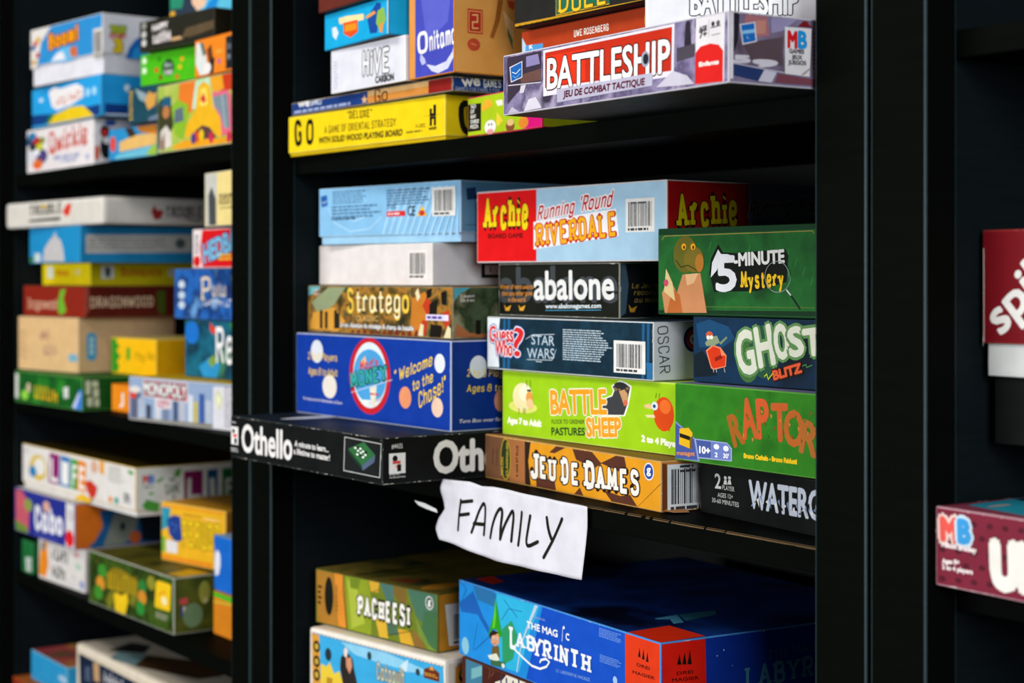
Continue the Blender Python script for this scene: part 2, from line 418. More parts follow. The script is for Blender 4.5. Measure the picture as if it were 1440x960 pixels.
# ------------------------------------------------------------------ the games on the shelves
b = Box('flat black box with scuffed white edges and big white lettering, jutting over the shelf', (-1.6320, 0.7687, -0.1868), 0.0178, 0.3013, 0.2600, 0.0425, '#0d1010', top='#1c2630', edge='#2a2e2e', group='board games on the middle shelf of the middle bookcase')
b.r('emblem', 'f', '#ece9e6', -0.8, 13.3, 17.1, 31.7)
b.e('emblem', 'f', '#111', 6.6, 27.1, 3.2, 2.2)
b.r('emblem', 'f', '#d83a3a', 5.8, 21, 13.9, 24.1)
b.r('emblem', 'f', '#111', 8.2, 14.5, 13.9, 19.9)
b.g(None, 'f', '#c8c8c8', -0.8, 10.3, 18.8, 5.4, 2, 0.5)
b.g(None, 'f', '#c8c8c8', 2.5, 37.1, 13.9, 34.9, 1, 0.5)
b.t('title_lettering', 'f', '#ece9e6', 'Othello', 26, 8.1, 132.7, 8.3, 26.9, bold=1.0)
b.t('slogan', 'f', '#ece9e6', 'A minute to learn...', 138.5, 21.9, 204.7, 21.6, 5.5, bold=0.2)
b.t('slogan', 'f', '#ece9e6', 'a lifetime to master!', 136.6, 14.5, 207.1, 13.8, 5.5, bold=0.2)
b.p('picture', 'f', '#c9c9c4', (234.6, 38.5), (300.4, 37.2), (297.9, 6.2), (232.6, 6.8))
b.p('picture', 'f', '#191c1e', (235.8, 37.8), (299.3, 36.5), (296.8, 6.9), (233.9, 7.6))
b.p('picture', 'f', '#2f6a3c', (241.8, 27.9), (269.7, 36.4), (289.9, 26.1), (266.1, 14.4))
b.p('picture', 'f', '#50607a', (266.1, 14.4), (289.9, 26.1), (288.3, 19.6), (267.9, 10.1))
b.p('picture', 'f', '#1c3a24', (241.8, 27.9), (266.1, 14.4), (267.9, 10.1), (242.5, 24.1))
b.e('picture', 'f', '#f0f0ea', 254.7, 29.7, 2.2, 0.9)
b.e('picture', 'f', '#f0f0ea', 259.8, 27.5, 2.2, 0.9)
b.e('picture', 'f', '#f0f0ea', 264.9, 26, 2.1, 0.9)
b.e('picture', 'f', '#f0f0ea', 258.5, 24.1, 2.2, 1)
b.e('picture', 'f', '#f0f0ea', 268.7, 22.4, 2.1, 1)
b.e('picture', 'f', '#f0f0ea', 272.5, 24.7, 2.1, 0.9)
b.e('picture', 'f', '#f0f0ea', 263.6, 29.7, 2.2, 1)
b.e('picture', 'f', '#f0f0ea', 268.7, 27.6, 2.1, 0.9)
b.e('picture', 'f', '#0c0c0c', 263.6, 23.3, 2.2, 0.9)
b.e('picture', 'f', '#0c0c0c', 273.7, 27.3, 2.1, 1)
b.e('picture', 'f', '#0c0c0c', 259.8, 30.7, 2.2, 1)
b.t(None, 's', '#ece9e6', '#4435', 9.9, 32.2, 21.4, 32, 4.2)
b.r('emblem', 's', '#ece9e6', 7.2, 9.6, 24.5, 27.9)
b.e('emblem', 's', '#111', 13.6, 23.1, 2.7, 2.9)
b.r('emblem', 's', '#d85050', 11, 18.3, 19.2, 21)
b.r('emblem', 's', '#111', 15.8, 11.5, 19.9, 17.8)
b.r('emblem', 's', '#d85050', 14.7, 14.6, 16.2, 17)
b.t(None, 's', '#ece9e6', 'playtoy', 8, 8.5, 18.4, 8.6, 1.9)
b.t(None, 's', '#ece9e6', 'industries', 8, 5.6, 24.5, 5.8, 1.9)
b.t('side_lettering', 's', '#ece9e6', 'Othello', 55.7, 7.5, 159.8, 7.3, 27.9, bold=1.4)
b.e(None, 't', '#d8dce0', 71.1, 62.1, 13.5, 41.2)
b.p(None, 't', '#20344c', (155.2, 34.2), (308.3, 42.7), (287.6, 87.4), (147, 79.3))
b.wear('f', 'tblr', 1.1, 0.55, '#cfc9bd')
b.wear('s', 'tbl', 1.1, 0.55, '#cfc9bd')
b.done()

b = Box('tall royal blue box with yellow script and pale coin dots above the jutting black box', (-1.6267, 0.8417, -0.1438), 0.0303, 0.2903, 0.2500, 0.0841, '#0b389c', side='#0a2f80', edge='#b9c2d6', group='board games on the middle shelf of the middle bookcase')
b.e(None, 'f', '#d8dce4', 43.7, 65.8, 12.5, 11.8)
b.e(None, 'f', '#e4dcd0', 69.5, 30.7, 14.3, 12)
b.e(None, 'f', '#e89468', 212.7, 27.6, 10.6, 10.5)
b.e(None, 'f', '#ecc8b0', 267.7, 21.5, 9.5, 9.2)
b.e(None, 'f', '#e0e4ea', 271.8, 62.6, 8.8, 9)
b.t('title_lettering', 'f', '#f2cc30', '2 to 5 Players', 24.7, 57.4, 84.5, 57.5, 6.6, font='slab', wt=0.16, shear=0.1)
b.t('title_lettering', 'f', '#f2cc30', 'Ages 8 to Adult', 26.2, 41.8, 85.6, 42, 6.6, font='slab', wt=0.16, shear=0.1)
b.t(None, 'f', '#ece9e6', 'Turn Box over for Description of Game', 13.7, 14.5, 94.4, 13.9, 2.9, shear=0.3)
b.e('emblem', 'f', '#c6202c', 147.6, 45.2, 38.8, 37.9)
b.e('emblem', 'f', '#dce8f0', 147.9, 46, 31.6, 32.6)
b.e('emblem', 'f', '#4a9fd8', 147.9, 44.9, 31, 26.7)
b.p('emblem', 'f', '#e8eef2', (124.9, 24.7), (134.4, 21), (169.1, 22.3), (174.3, 27.5), (161.2, 17), (137.1, 15.5))
b.p('emblem', 'f', '#e9b890', (131.7, 59), (139.8, 65), (142.5, 58.1), (134.4, 52.1))
b.p('emblem', 'f', '#e8e0cc', (147.9, 33.7), (161.2, 36.5), (158.5, 15.4), (151.9, 15))
b.l('emblem', 'f', '#e8f0f4', 0.5, (112.5, 26.9), (189.9, 43.5))
b.t('emblem', 'f', '#d02830', "Mad's", 129, 50.4, 163.8, 55.4, 7.8, font='script', shear=0.2, wt=0.2)
b.t('emblem', 'f', '#38b0a8', 'MONEY', 112.5, 32.6, 180.8, 43.7, 12.8, font='slab', wt=0.2, ol=('#16303a', 0.9))
b.g(None, 'f', '#d02830', 149.2, 28.9, 170.4, 26.6, 1, 0.8)
b.t('title_lettering', 'f', '#f2cc30', '" Welcome', 192.4, 41.5, 259.4, 61.1, 9.7, font='script', shear=0.35, wt=0.16)
b.t('title_lettering', 'f', '#f2cc30', 'to the', 225.2, 34.7, 260.6, 45.6, 8.8, font='script', shear=0.35, wt=0.16)
b.t('title_lettering', 'f', '#f2cc30', 'Chase!"', 236.3, 19.5, 282.5, 38.8, 12.1, font='script', shear=0.35, wt=0.15)
b.e(None, 's', '#d4dae2', 30.8, 59.2, 9.7, 10.6)
b.e(None, 's', '#d89070', 55.9, 26.7, 6.7, 10)
b.t('side_lettering', 's', '#f2cc30', '2 to 5 Players', 17.4, 51, 71.3, 49.2, 6, font='slab', wt=0.15, shear=0.1)
b.t('side_lettering', 's', '#f2cc30', 'Ages 8 to Adult', 17.8, 36.8, 83, 36, 5.9, font='slab', wt=0.15, shear=0.1)
b.t(None, 's', '#ece9e6', 'Turn Box over for Description', 8.6, 8, 90.6, 7.9, 3.3, shear=0.3)
b.wear('f', 'tr', 0.8, 0.6, '#d8dce4')
b.wear('s', 'l', 0.9, 0.8, '#d8dce4')
b.done()

b = Box('long box with brown battle painting and golden title above the tall royal blue box', (-1.6301, 0.8573, -0.0591), 0.0090, 0.2818, 0.2500, 0.0492, '#26281a,#5c4a22,#b07a30,#3e4a30,#8a5a26@38', side='#1c2a1c,#4a5a40,#2c3820,#8a8a68@30', edge='#8a7a58', group='board games on the middle shelf of the middle bookcase')
b.p(None, 'f', '#5ab0b8', (2.3, 49), (29.7, 48.7), (11, 41.1), (2.3, 38))
b.p(None, 'f', '#8f9a74', (7.8, 31.3), (45, 47.3), (80.9, 47.5), (57.1, 29.7), (26.6, 15.9))
b.p(None, 'f', '#d89a3a', (4.7, 3.4), (11, 20.1), (57.1, 26.8), (80.9, 12.6), (66.1, 2))
b.r(None, 'f', '#2a2416', 26.6, 4.1, 32.7, 23.3)
b.r(None, 'f', '#2a2416', 37.4, 4.3, 43.5, 22)
b.r(None, 'f', '#2a2416', 57.1, 4.8, 63.1, 23.8)
b.r(None, 'f', '#2a2416', 63.1, 5, 69.1, 21)
b.p(None, 'f', '#c87a28', (205.8, 2.9), (211, 37.3), (234.1, 44.3), (244.2, 30.9), (231.6, 5))
b.p(None, 'f', '#c23a1c', (221.3, 3.3), (229, 17.1), (237.9, 16), (235.4, 2.4))
b.p(None, 'f', '#c23a1c', (229, 30.7), (236.6, 38.9), (244.2, 34.9), (239.2, 20))
b.p(None, 'f', '#c23a1c', (264.1, 24.5), (276.4, 27.4), (277.6, 14.2), (269, 10))
b.p(None, 'f', '#e6dcae', (221.3, 2), (226.4, 13.7), (231.6, 12.4), (230.3, 1.6))
b.p(None, 'f', '#e6dcae', (266.6, 0.6), (273.9, 12.8), (278.8, 10.2), (278.8, 1))
b.p(None, 'f', '#e6dcae', (216.2, 42.8), (221.3, 47.6), (225.2, 38.8), (220, 34.6))
b.p(None, 'f', '#1a140c', (236.6, 45.7), (246.7, 47.7), (244.2, 39), (236.6, 37.5))
b.p(None, 'f', '#1a140c', (241.7, 32.2), (256.7, 37.8), (254.2, 21.7), (241.7, 16))
b.p(None, 'f', '#1a140c', (261.7, 43.2), (271.5, 45.9), (271.5, 31.3), (262.9, 32.5))
b.p(None, 'f', '#1a140c', (244.2, 13.4), (264.1, 12.5), (261.7, 1.1), (241.7, 1.2))
b.p(None, 'f', '#7a2a18', (89.7, -3.6), (92.6, 2.7), (97, 5), (98.4, -3.7))
b.p(None, 'f', '#7a2a18', (102.8, -3.2), (105.7, 4.5), (110, 5.3), (111.4, -3.3))
b.p(None, 'f', '#7a2a18', (115.7, -2.8), (118.5, 6.2), (122.8, 5.6), (124.2, -2.9))
b.p(None, 'f', '#7a2a18', (128.4, -2.4), (131.2, 4.4), (135.5, 5.9), (136.9, -2.5))
b.p(None, 'f', '#7a2a18', (141, -2.1), (143.8, 6.1), (148, 6.3), (149.3, -2.2))
b.p(None, 'f', '#7a2a18', (153.5, -1.7), (156.2, 4.4), (160.3, 6.6), (161.7, -1.8))
b.p(None, 'f', '#7a2a18', (165.8, -1.3), (168.5, 6.1), (172.6, 6.9), (173.9, -1.5))
b.p(None, 'f', '#7a2a18', (177.9, -1), (180.6, 7.8), (184.6, 7.2), (186, -1.1))
b.p(None, 'f', '#7a2a18', (190, -0.6), (192.6, 6), (196.6, 7.5), (197.9, -0.8))
b.p(None, 'f', '#7a2a18', (201.8, -0.3), (204.4, 7.7), (208.4, 7.8), (209.7, -0.4))
b.p(None, 'f', '#7a2a18', (213.6, 0.1), (216.2, 5.9), (220, 8.1), (221.3, -0.1))
b.t('title_lettering', 'f', '#f0c848', 'Stratego', 83.9, 23.5, 205.1, 24.9, 21.1, font='slab', wt=0.2, ol=('#241606', 0.8))
b.t('title_lettering', 'f', '#f6ecca', 'trateg', 102.8, 24.3, 188.6, 25, 19.4, font='script', wt=0.1)
b.t(None, 'f', '#d8b068', 'CLASSIC', 101.8, 13.7, 146.6, 14.1, 5.1, bold=0.1)
b.t(None, 'f', '#ece9e6', 'Le jeu classique de stratégie & champ de bataille', 70.1, 7.2, 213.6, 6.5, 4.4, bold=0.2, ol=('#1c140a', 0.4))
b.r('badge', 'f', '#e4dcf2', 235.7, 17.1, 275.2, 22.7)
b.g('badge', 'f', '#5a3aa0', 237.9, 21.7, 273.9, 18.1, 1, 0.7)
b.t(None, 'f', '#ece9e6', '2 joueurs', 8.6, 43.7, 27.3, 43.5, 2.6)
b.t(None, 'f', '#ece9e6', 'Dès 8 ans', 8.6, 39.6, 27.3, 39.5, 2.6)
b.p(None, 's', '#4aa8b8', (2, 48.6), (20.2, 48.5), (9.1, 43.3), (2, 36.7))
b.t(None, 's', '#ece9e6', '2 joueurs', 8.7, 38.9, 24.2, 39.3, 2.9)
b.t(None, 's', '#ece9e6', 'Dès 8 ans', 8.7, 34.9, 24.2, 35.2, 2.9)
b.p(None, 's', '#a8663a', (2.8, 2.3), (4.4, 14.9), (18.6, 6), (50.9, 4), (50.9, 0))
b.r(None, 's', '#1c1810', 25.8, 4.4, 31.5, 17.8)
b.wear('s', 'l', 1.2, 0.8, '#cfc9bd')
b.done()

b = Box('plain off-white box with only a bar code, under the pale blue striped box', (-1.6289, 0.8702, -0.0092), 0.0137, 0.2233, 0.2500, 0.0412, '#e3dcda', side='#dcdde2', edge='#eae6e2', group='board games on the middle shelf of the middle bookcase')
b.bc('f', 179.1, 6.2, 214.2, 34.5, '#ece6e2')
b.r(None, 's', '#14161a', 57, 7.2, 86.8, 21.5)
b.r(None, 's', '#dcdde2', 61.3, 10.7, 85.1, 19.8)
b.r(None, 's', '#14161a', 67.2, 12.8, 68.5, 18.4)
b.done()

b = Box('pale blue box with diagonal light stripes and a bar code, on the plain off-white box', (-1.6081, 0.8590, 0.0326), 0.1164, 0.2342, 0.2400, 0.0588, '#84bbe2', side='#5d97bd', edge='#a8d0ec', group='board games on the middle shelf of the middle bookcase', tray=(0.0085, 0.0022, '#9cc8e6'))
b.p(None, 'f', '#a9d2ee', (109.4, 9), (112.9, 8.9), (136.3, 55), (131.5, 55.2))
b.p(None, 'f', '#a9d2ee', (120.7, 8.8), (124.2, 8.7), (148.1, 54.8), (143.3, 55))
b.p(None, 'f', '#a9d2ee', (131.9, 8.6), (135.3, 8.5), (159.8, 54.7), (155, 54.9))
b.p(None, 'f', '#a9d2ee', (143.1, 8.4), (146.4, 8.3), (171.3, 54.5), (166.6, 54.7))
b.p(None, 'f', '#a9d2ee', (154.1, 8.2), (157.4, 8.1), (182.7, 54.4), (178.1, 54.6))
b.p(None, 'f', '#a9d2ee', (165, 8), (168.3, 7.9), (194, 54.2), (189.4, 54.4))
b.p(None, 'f', '#a9d2ee', (175.8, 7.8), (179, 7.7), (205.2, 54.1), (200.7, 54.2))
b.p(None, 'f', '#a9d2ee', (186.4, 7.6), (189.7, 7.5), (216.3, 53.9), (211.8, 54.1))
b.p(None, 'f', '#a9d2ee', (197, 7.4), (200.2, 7.4), (227.3, 53.8), (222.8, 53.9))
b.p(None, 'f', '#a9d2ee', (207.5, 7.2), (210.7, 7.2), (238.2, 53.6), (233.7, 53.8))
b.p(None, 'f', '#a9d2ee', (217.9, 7), (221, 7), (248.9, 53.5), (244.5, 53.6))
b.p(None, 'f', '#a9d2ee', (228.2, 6.9), (231.3, 6.8), (259.6, 53.3), (255.2, 53.5))
b.p(None, 'f', '#a9d2ee', (238.4, 6.7), (241.5, 6.6), (270.1, 53.2), (265.8, 53.3))
b.l(None, 'f', '#a9d2ee', 1.5, (16.7, 38.6), (27.3, 22.8), (56.2, 13), (89.4, 15.4), (109.4, 26.9))
b.l(None, 'f', '#a9d2ee', 1.5, (32.6, 38.1), (43.2, 28.6), (64, 23.5), (86.9, 29))
b.p('emblem', 'f', '#1f5aa4', (2.7, 50.7), (14, 52), (15.6, 40.9), (4.6, 39.2))
b.l('emblem', 'f', '#cfe4f4', 0.8, (5.9, 44.8), (9.1, 43.4), (12.9, 45.7))
b.g(None, 'f', '#4a7296', 24.2, 55.6, 89.4, 41.6, 5, 0.5)
b.g(None, 'f', '#4a7296', 23.4, 40.7, 111.9, 26.8, 4, 0.5)
b.g(None, 'f', '#24405e', 23.4, 28.2, 69.1, 24.6, 1, 0.5)
b.g(None, 'f', '#3f688e', 118.5, 54.1, 188.3, 37.5, 6, 0.5)
b.g(None, 'f', '#3f688e', 118.5, 38.5, 133.9, 33.9, 2, 0.5)
b.r(None, 'f', '#d2262c', 118, 26.7, 148.3, 32)
b.g(None, 'f', '#f0e4e4', 120.2, 30.7, 143.5, 27.9, 1, 0.5)
b.t(None, 'f', '#1c2430', 'CE', 152.6, 26.9, 164, 26.6, 9.5, bold=0.25)
b.p(None, 'f', '#f0c020', (167.3, 26.2), (175.8, 36.1), (183.2, 25.8))
b.e(None, 'f', '#c83020', 175.3, 28.9, 4.5, 2.8)
b.bc('f', 191.7, 25.2, 227.3, 53, '#e8e6e2')
b.r(None, 'f', '#c0202c', -1.1, 58.2, 28.7, 60.9)
b.p('emblem', 's', '#1c3f6c', (6.7, 50.9), (18.7, 52.4), (19.3, 41.1), (8.2, 39.9))
b.g(None, 's', '#2c5070', 5.8, 17, 38.3, 15.4, 1, 0.5)
b.done()

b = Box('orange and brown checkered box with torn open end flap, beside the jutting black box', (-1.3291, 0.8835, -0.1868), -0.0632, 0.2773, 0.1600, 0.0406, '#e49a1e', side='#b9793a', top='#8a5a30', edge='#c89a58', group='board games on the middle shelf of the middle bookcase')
b.p(None, 'f', '#7a5238', (0.7, 43.3), (74.1, 43.9), (74.1, 1.5), (0.7, 0.4))
b.p(None, 'f', '#a86a3c', (35.6, 42.6), (70.5, 42.3), (70.5, 0.9), (45.1, 0.7))
b.p(None, 'f', '#2c1c14', (70.5, 42.6), (80.5, 42.8), (76.6, 22.1), (80.8, 0.9), (71.7, 0.9))
b.p(None, 'f', '#5a3224', (111.6, 33.1), (122.6, 43.7), (137.5, 43.8), (120.3, 33.1))
b.p(None, 'f', '#5a3224', (148.7, 43.5), (178.9, 43.5), (193.5, 30.7), (181.5, 25.8), (154.3, 30.8))
b.p(None, 'f', '#5a3224', (192.2, 31.3), (214.4, 42.4), (226.5, 42.5), (229.8, 30.5), (223.4, 26.2))
b.p(None, 'f', '#5a3224', (89.5, 9.2), (120.3, 9.9), (122.6, 0.6), (90.4, -0.3))
b.p(None, 'f', '#5a3224', (151.5, 0.2), (160.3, 7.7), (165.8, 0.2))
b.p(None, 'f', '#5a3224', (196.4, 9.1), (220.9, 7.1), (234.8, 9.4), (244.8, 0.1), (208, -0.5))
b.p(None, 'f', '#5a3224', (178.9, 21.9), (182.9, 29.7), (165.3, 25))
b.l(None, 'f', '#5a3224', 0.7, (244.8, -0.3), (278.9, 22.6))
b.e('emblem', 'f', '#b89a2c', 37.2, 20.6, 9.3, 19.3)
b.e('emblem', 'f', '#26381a', 37.2, 20.6, 7.8, 17.7)
b.t('emblem', 'f', '#c0a838', 'JEUX', 32.5, 4.3, 33.4, 22.2, 3.2, bold=0.2)
b.t('emblem', 'f', '#c0a838', 'CLASSIQUES', 41.3, 5.1, 42, 35.8, 3.2, bold=0.2)
b.t(None, 'f', '#241408', '6 ANS ET PLUS', 58.8, 6.6, 59.4, 34.4, 3.3, bold=0.15)
b.t(None, 'f', '#241408', '2 JOUEURS', 14.8, 13.1, 15.8, 27.9, 2.6)
b.t(None, 'f', '#241408', '2 PLAYERS', 22.2, 12.7, 23.2, 28.6, 2.6)
b.t('title_lettering', 'f', '#f0ece4', 'J', 79.9, 10.3, 93.4, 10.7, 19.5, font='slab', wt=0.27, ol=('#2a160c', 1.1))
b.t('title_lettering', 'f', '#f0ece4', 'EU', 95.8, 10.9, 122.6, 11.7, 15.6, font='slab', wt=0.27, ol=('#2a160c', 1.1))
b.t('title_lettering', 'f', '#f0ece4', 'D', 131.2, 10.1, 143.1, 10.6, 18.4, font='slab', wt=0.27, ol=('#2a160c', 1.1))
b.t('title_lettering', 'f', '#f0ece4', 'E', 146.5, 10.5, 159.2, 11, 15.2, font='slab', wt=0.27, ol=('#2a160c', 1.1))
b.t('title_lettering', 'f', '#f0ece4', 'D', 167.5, 9.9, 183.7, 10.5, 19.2, font='slab', wt=0.27, ol=('#2a160c', 1.1))
b.t('title_lettering', 'f', '#f0ece4', 'AMES', 185.8, 10.2, 248.1, 12.4, 16.1, font='slab', wt=0.27, ol=('#2a160c', 1.1))
b.e('emblem', 'f', '#e8eaf0', 260.8, 30.9, 7, 7.1)
b.e('emblem', 'f', '#2a4aa0', 260.8, 30.9, 5.9, 6)
b.t('emblem', 'f', '#fff', 'g', 258.2, 29.4, 263.5, 29.6, 6.2, bold=0.3)
b.p(None, 's', '#6a3a20', (1, 38.8), (5.5, 38), (6.2, 2.5), (1, 1.2))
b.bc('s', 6.3, -0.7, 44.5, 37.5, '#dfe4e6')
b.g(None, 's', '#33363c', 18.3, 37.2, 35.2, 30, 2, 0.5)
b.wear('f', 'tr', 0.9, 0.5, '#e8d8b0')
b.wear('s', 'lb', 1.2, 0.7, '#e8dcc8')
M = b.part('flap')
M.poly([(0, .0005, .002), (-.011, .012, .002), (-.009, .013, 0.0352), (0, .0005, 0.0402)], '#c79a5c'); M.poly([(0, .0015, .002), (-.011, .013, .002), (-.009, .014, 0.0352), (0, .0015, 0.0402)], '#b88c50')
M = b.part('torn_flap')
M.poly([(0.2773, .001, .0016), (0.2893, .004, .0012), (0.2933, .016, .0012), (0.2833, .022, .0014), (0.2773, .022, .0018)], '#b07848')
b.done()

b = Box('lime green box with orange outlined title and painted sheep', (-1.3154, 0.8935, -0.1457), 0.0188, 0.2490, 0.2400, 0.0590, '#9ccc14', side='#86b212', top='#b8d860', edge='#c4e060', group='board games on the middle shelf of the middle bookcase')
b.e(None, 'f', '#dfe070', 32, 26.8, 21.8, 5.8)
b.e('picture', 'f', '#efe2a8', 31.8, 36, 15.3, 12.6)
b.e('picture', 'f', '#f6eec8', 35.8, 39.6, 9.8, 7.7)
b.e('picture', 'f', '#e8a048', 42.3, 35.5, 5.4, 5.8)
b.e('picture', 'f', '#f4c890', 43.3, 30.4, 5.4, 4.5)
b.l('picture', 'f', '#3a3014', 0.7, (37.8, 51.5), (38.6, 44.9))
b.l('picture', 'f', '#3a3014', 0.7, (43.6, 51.8), (44.3, 45.2))
b.l('picture', 'f', '#6a4a20', 0.8, (26.2, 25), (26.2, 20.2))
b.l('picture', 'f', '#6a4a20', 0.8, (33.3, 25.4), (33.3, 20.7))
b.l('picture', 'f', '#6a4a20', 0.8, (35.8, 25.6), (35.8, 20.8))
b.e('picture', 'f', '#222', 40.3, 42.1, 1.5, 1.1)
b.e('picture', 'f', '#222', 43.3, 42.2, 1.5, 1.2)
b.p('picture', 'f', '#f4f4e4', (148.2, 40.9), (160.3, 44.7), (162.5, 48.4), (159.9, 52.7), (163.9, 54.3), (171.3, 57.7), (179.9, 56.4), (187, 53.5), (185.9, 48.6), (184.2, 41.7), (182.5, 36.1), (178.2, 27.9), (146.6, 26.1))
b.p('picture', 'f', '#3c3d40', (149.3, 40.3), (161.4, 43.8), (164.3, 48.8), (161.4, 52.1), (164.7, 53.2), (171.3, 56.6), (178.8, 55.3), (185.3, 52.6), (184.2, 49.8), (182.5, 44.3), (181, 37.4), (176.7, 28.9), (147.1, 27.2))
b.p('picture', 'f', '#c89868', (169.1, 50.4), (176.7, 51.1), (181.6, 47), (182.1, 38.8), (177.3, 36.3), (173.4, 43.8))
b.p('picture', 'f', '#8a6a48', (162.1, 51.4), (168.7, 51.1), (166.9, 48.2))
b.p('picture', 'f', '#8a6a48', (178.8, 52.3), (185.3, 52.3), (181, 49.7))
b.e('picture', 'f', '#d86a50', 179, 39.2, 2.9, 2.4)
b.l('picture', 'f', '#16130f', 0.8, (169.5, 49), (176.7, 50.5))
b.e('picture', 'f', '#2a2b2e', 172.4, 53.3, 8.4, 3)
b.e('picture', 'f', '#dd4a10', 228, 32.9, 12.8, 14)
b.p('picture', 'f', '#dd4a10', (217.8, 27.6), (226, 18.8), (228, 22.9), (235.1, 19.2), (236.1, 23.5), (240.5, 30.4))
b.e('picture', 'f', '#f07028', 230, 39, 7.1, 5.8)
b.p('picture', 'f', '#e8c088', (202.8, 38.7), (209.5, 40.5), (216.1, 38.2), (212, 35.9), (204.3, 36.8))
b.p('picture', 'f', '#f0d8a8', (204.3, 30.7), (216.1, 31.7), (217.4, 29.2), (207.4, 28.9))
b.e('picture', 'f', '#d8e4ea', 216.7, 38.9, 4.1, 3.5)
b.e('picture', 'f', '#18406a', 216.3, 38.7, 1.8, 1.5)
b.l('picture', 'f', '#3a2010', 0.6, (217.8, 45.6), (219, 49.3))
b.l('picture', 'f', '#3a2010', 0.6, (221.9, 45.9), (223.1, 49.5))
b.t('title_lettering', 'f', '#f0a01e', 'BATTLE', 75.2, 23.4, 153.7, 28.5, 20.2, bold=0.95, ol=('#f6f2dc', 1.0))
b.t('title_lettering', 'f', '#f0a01e', 'SHEEP', 126.8, 7.3, 173.4, 10.6, 15.4, bold=0.9, ol=('#f6f2dc', 1.0))
b.t('subtitle', 'f', '#3f5a12', 'FLOCK TO GREENER', 75.7, 14.6, 123.1, 17.8, 3.5, bold=0.1)
b.t('subtitle', 'f', '#16401c', 'PASTURES', 75.7, 4.6, 123.6, 7.8, 6.3, bold=0.3)
b.t('subtitle', 'f', '#f4f6e0', 'Ages 7 to Adult', 8.3, 10.8, 60.1, 10.9, 5.2, bold=0.55)
b.t('subtitle', 'f', '#f4f6e0', '2 to 4 Players', 200.1, 8.8, 249.1, 7.1, 4.7, bold=0.55)
b.wear('f', 'tl', 0.5, 0.4, '#e8f0c0')
b.done()

b = Box('dark teal box with handwritten name on its white end, above the lime green box', (-1.3308, 0.8867, -0.0860), 0.0194, 0.2383, 0.2500, 0.0484, '#153448,#0e2836,#1c4258@24', side='#d6dade', top='#2a4050', edge='#c9cdd0', group='board games on the middle shelf of the middle bookcase')
b.p(None, 'f', '#dfe6ea', (0.5, 47.2), (20.6, 47.3), (17.2, 24.6), (19.5, 2.1), (0.5, 1.9))
b.p(None, 'f', '#1c5a86', (26.3, 47), (30.2, 46.8), (29.6, 1.1), (25.1, 0.9))
b.p(None, 'f', '#1c5a86', (33, 47.2), (36.9, 46.9), (36.4, 1.1), (31.9, 0.9))
b.p(None, 'f', '#1c5a86', (223.7, 51), (226.9, 50.8), (226.5, 0.6), (222.8, 0.4))
b.p(None, 'f', '#1c5a86', (230.1, 51.1), (233.2, 50.9), (232.8, 0.6), (229.2, 0.4))
b.p(None, 'f', '#2a6ea0', (228.5, 14.8), (236.8, 14.8), (237.2, 1.1), (230.6, 1.8))
b.t('title_lettering', 'f', '#d8262c', 'Guess', 4.4, 25.5, 41.7, 26.1, 13.9, bold=0.55, ol=('#f0f0f0', 1.0), ol2=('#2a5ab0', 1.9))
b.t('title_lettering', 'f', '#d8262c', 'Who', 13.8, 13.2, 40.7, 13.3, 13.8, bold=0.55, ol=('#f0f0f0', 1.0), ol2=('#2a5ab0', 1.9))
b.t('title_lettering', 'f', '#d8262c', '?', 43.2, 13.7, 58.3, 13.7, 25.2, bold=0.5, ol=('#f0f0f0', 1.0), ol2=('#2a5ab0', 1.9))
b.t('title_lettering', 'f', '#b4c6d2', 'STAR', 69.7, 24.9, 103.7, 24.6, 8.3, bold=0.12)
b.t('title_lettering', 'f', '#b4c6d2', 'WARS', 63.3, 12.1, 103.7, 13.1, 8.9, bold=0.12)
b.l(None, 'f', '#cfdce4', 0.5, (61.3, 29.2), (71.5, 33.4), (104.2, 34.6))
b.l(None, 'f', '#cfdce4', 0.5, (62.8, 10.9), (100.6, 11.8), (106.5, 21.5))
b.g(None, 'f', '#c4d4dc', 76.4, 10.4, 87.8, 9, 1, 0.5)
b.g(None, 'f', '#b9cbd6', 116, 40.1, 185, 12.3, 14, 0.5)
b.bc('f', 186.7, 5, 227.9, 32, '#e8e6e2')
b.t('handwritten_name', 's', '#26272c', 'OSCAR', 4.3, 44.6, 7.1, 5.9, 10.5, font='hand', wt=0.1)
b.e('emblem', 's', '#1c2c5c', 43.2, 33.5, 11, 10.7)
b.e('emblem', 's', '#b02830', 44, 33.5, 8.7, 8.3)
b.t('emblem', 's', '#eee', 'G', 39.3, 29.5, 48.7, 29.3, 8.2, bold=0.5)
b.wear('f', 'tr', 0.8, 0.5, '#d0d4d4')
b.wear('s', 'l', 1.5, 0.8, '#e8ecec')
b.done()

b = Box('black box with rounded white lowercase title, under the red and pale blue box', (-1.3411, 0.9067, -0.0370), 0.0220, 0.1791, 0.2200, 0.0487, '#15170f', side='#12161a', edge='#8f8f84', group='board games on the middle shelf of the middle bookcase')
b.t('emblem', 'f', '#3f4448', 'abalone', 3, 13.1, 175.8, 15.1, 31.3, bold=1.2)
b.t('title_lettering', 'f', '#e6e6e4', 'abalone', 56.6, 15.9, 171, 17.4, 24.7, bold=0.9)
b.t('web_address', 'f', '#e6f0f4', 'www.abalonegames.com', 73.6, 7.7, 153.7, 9.3, 3.9, bold=0.15)
b.l('web_address', 'f', '#4aa8d0', 0.5, (73.1, 5.8), (153.4, 7.4))
b.t('slogan', 'f', '#d88a2c', 'Winner of more awards', 3, 25.1, 54.7, 25.4, 3.6, font='script', wt=0.17)
b.t('slogan', 'f', '#d88a2c', 'than any other game', 5.1, 18.7, 53.6, 19.5, 3.6, font='script', wt=0.17)
b.t('slogan', 'f', '#d88a2c', 'in the world', 15.2, 12.9, 42.6, 13.5, 3.6, font='script', wt=0.17)
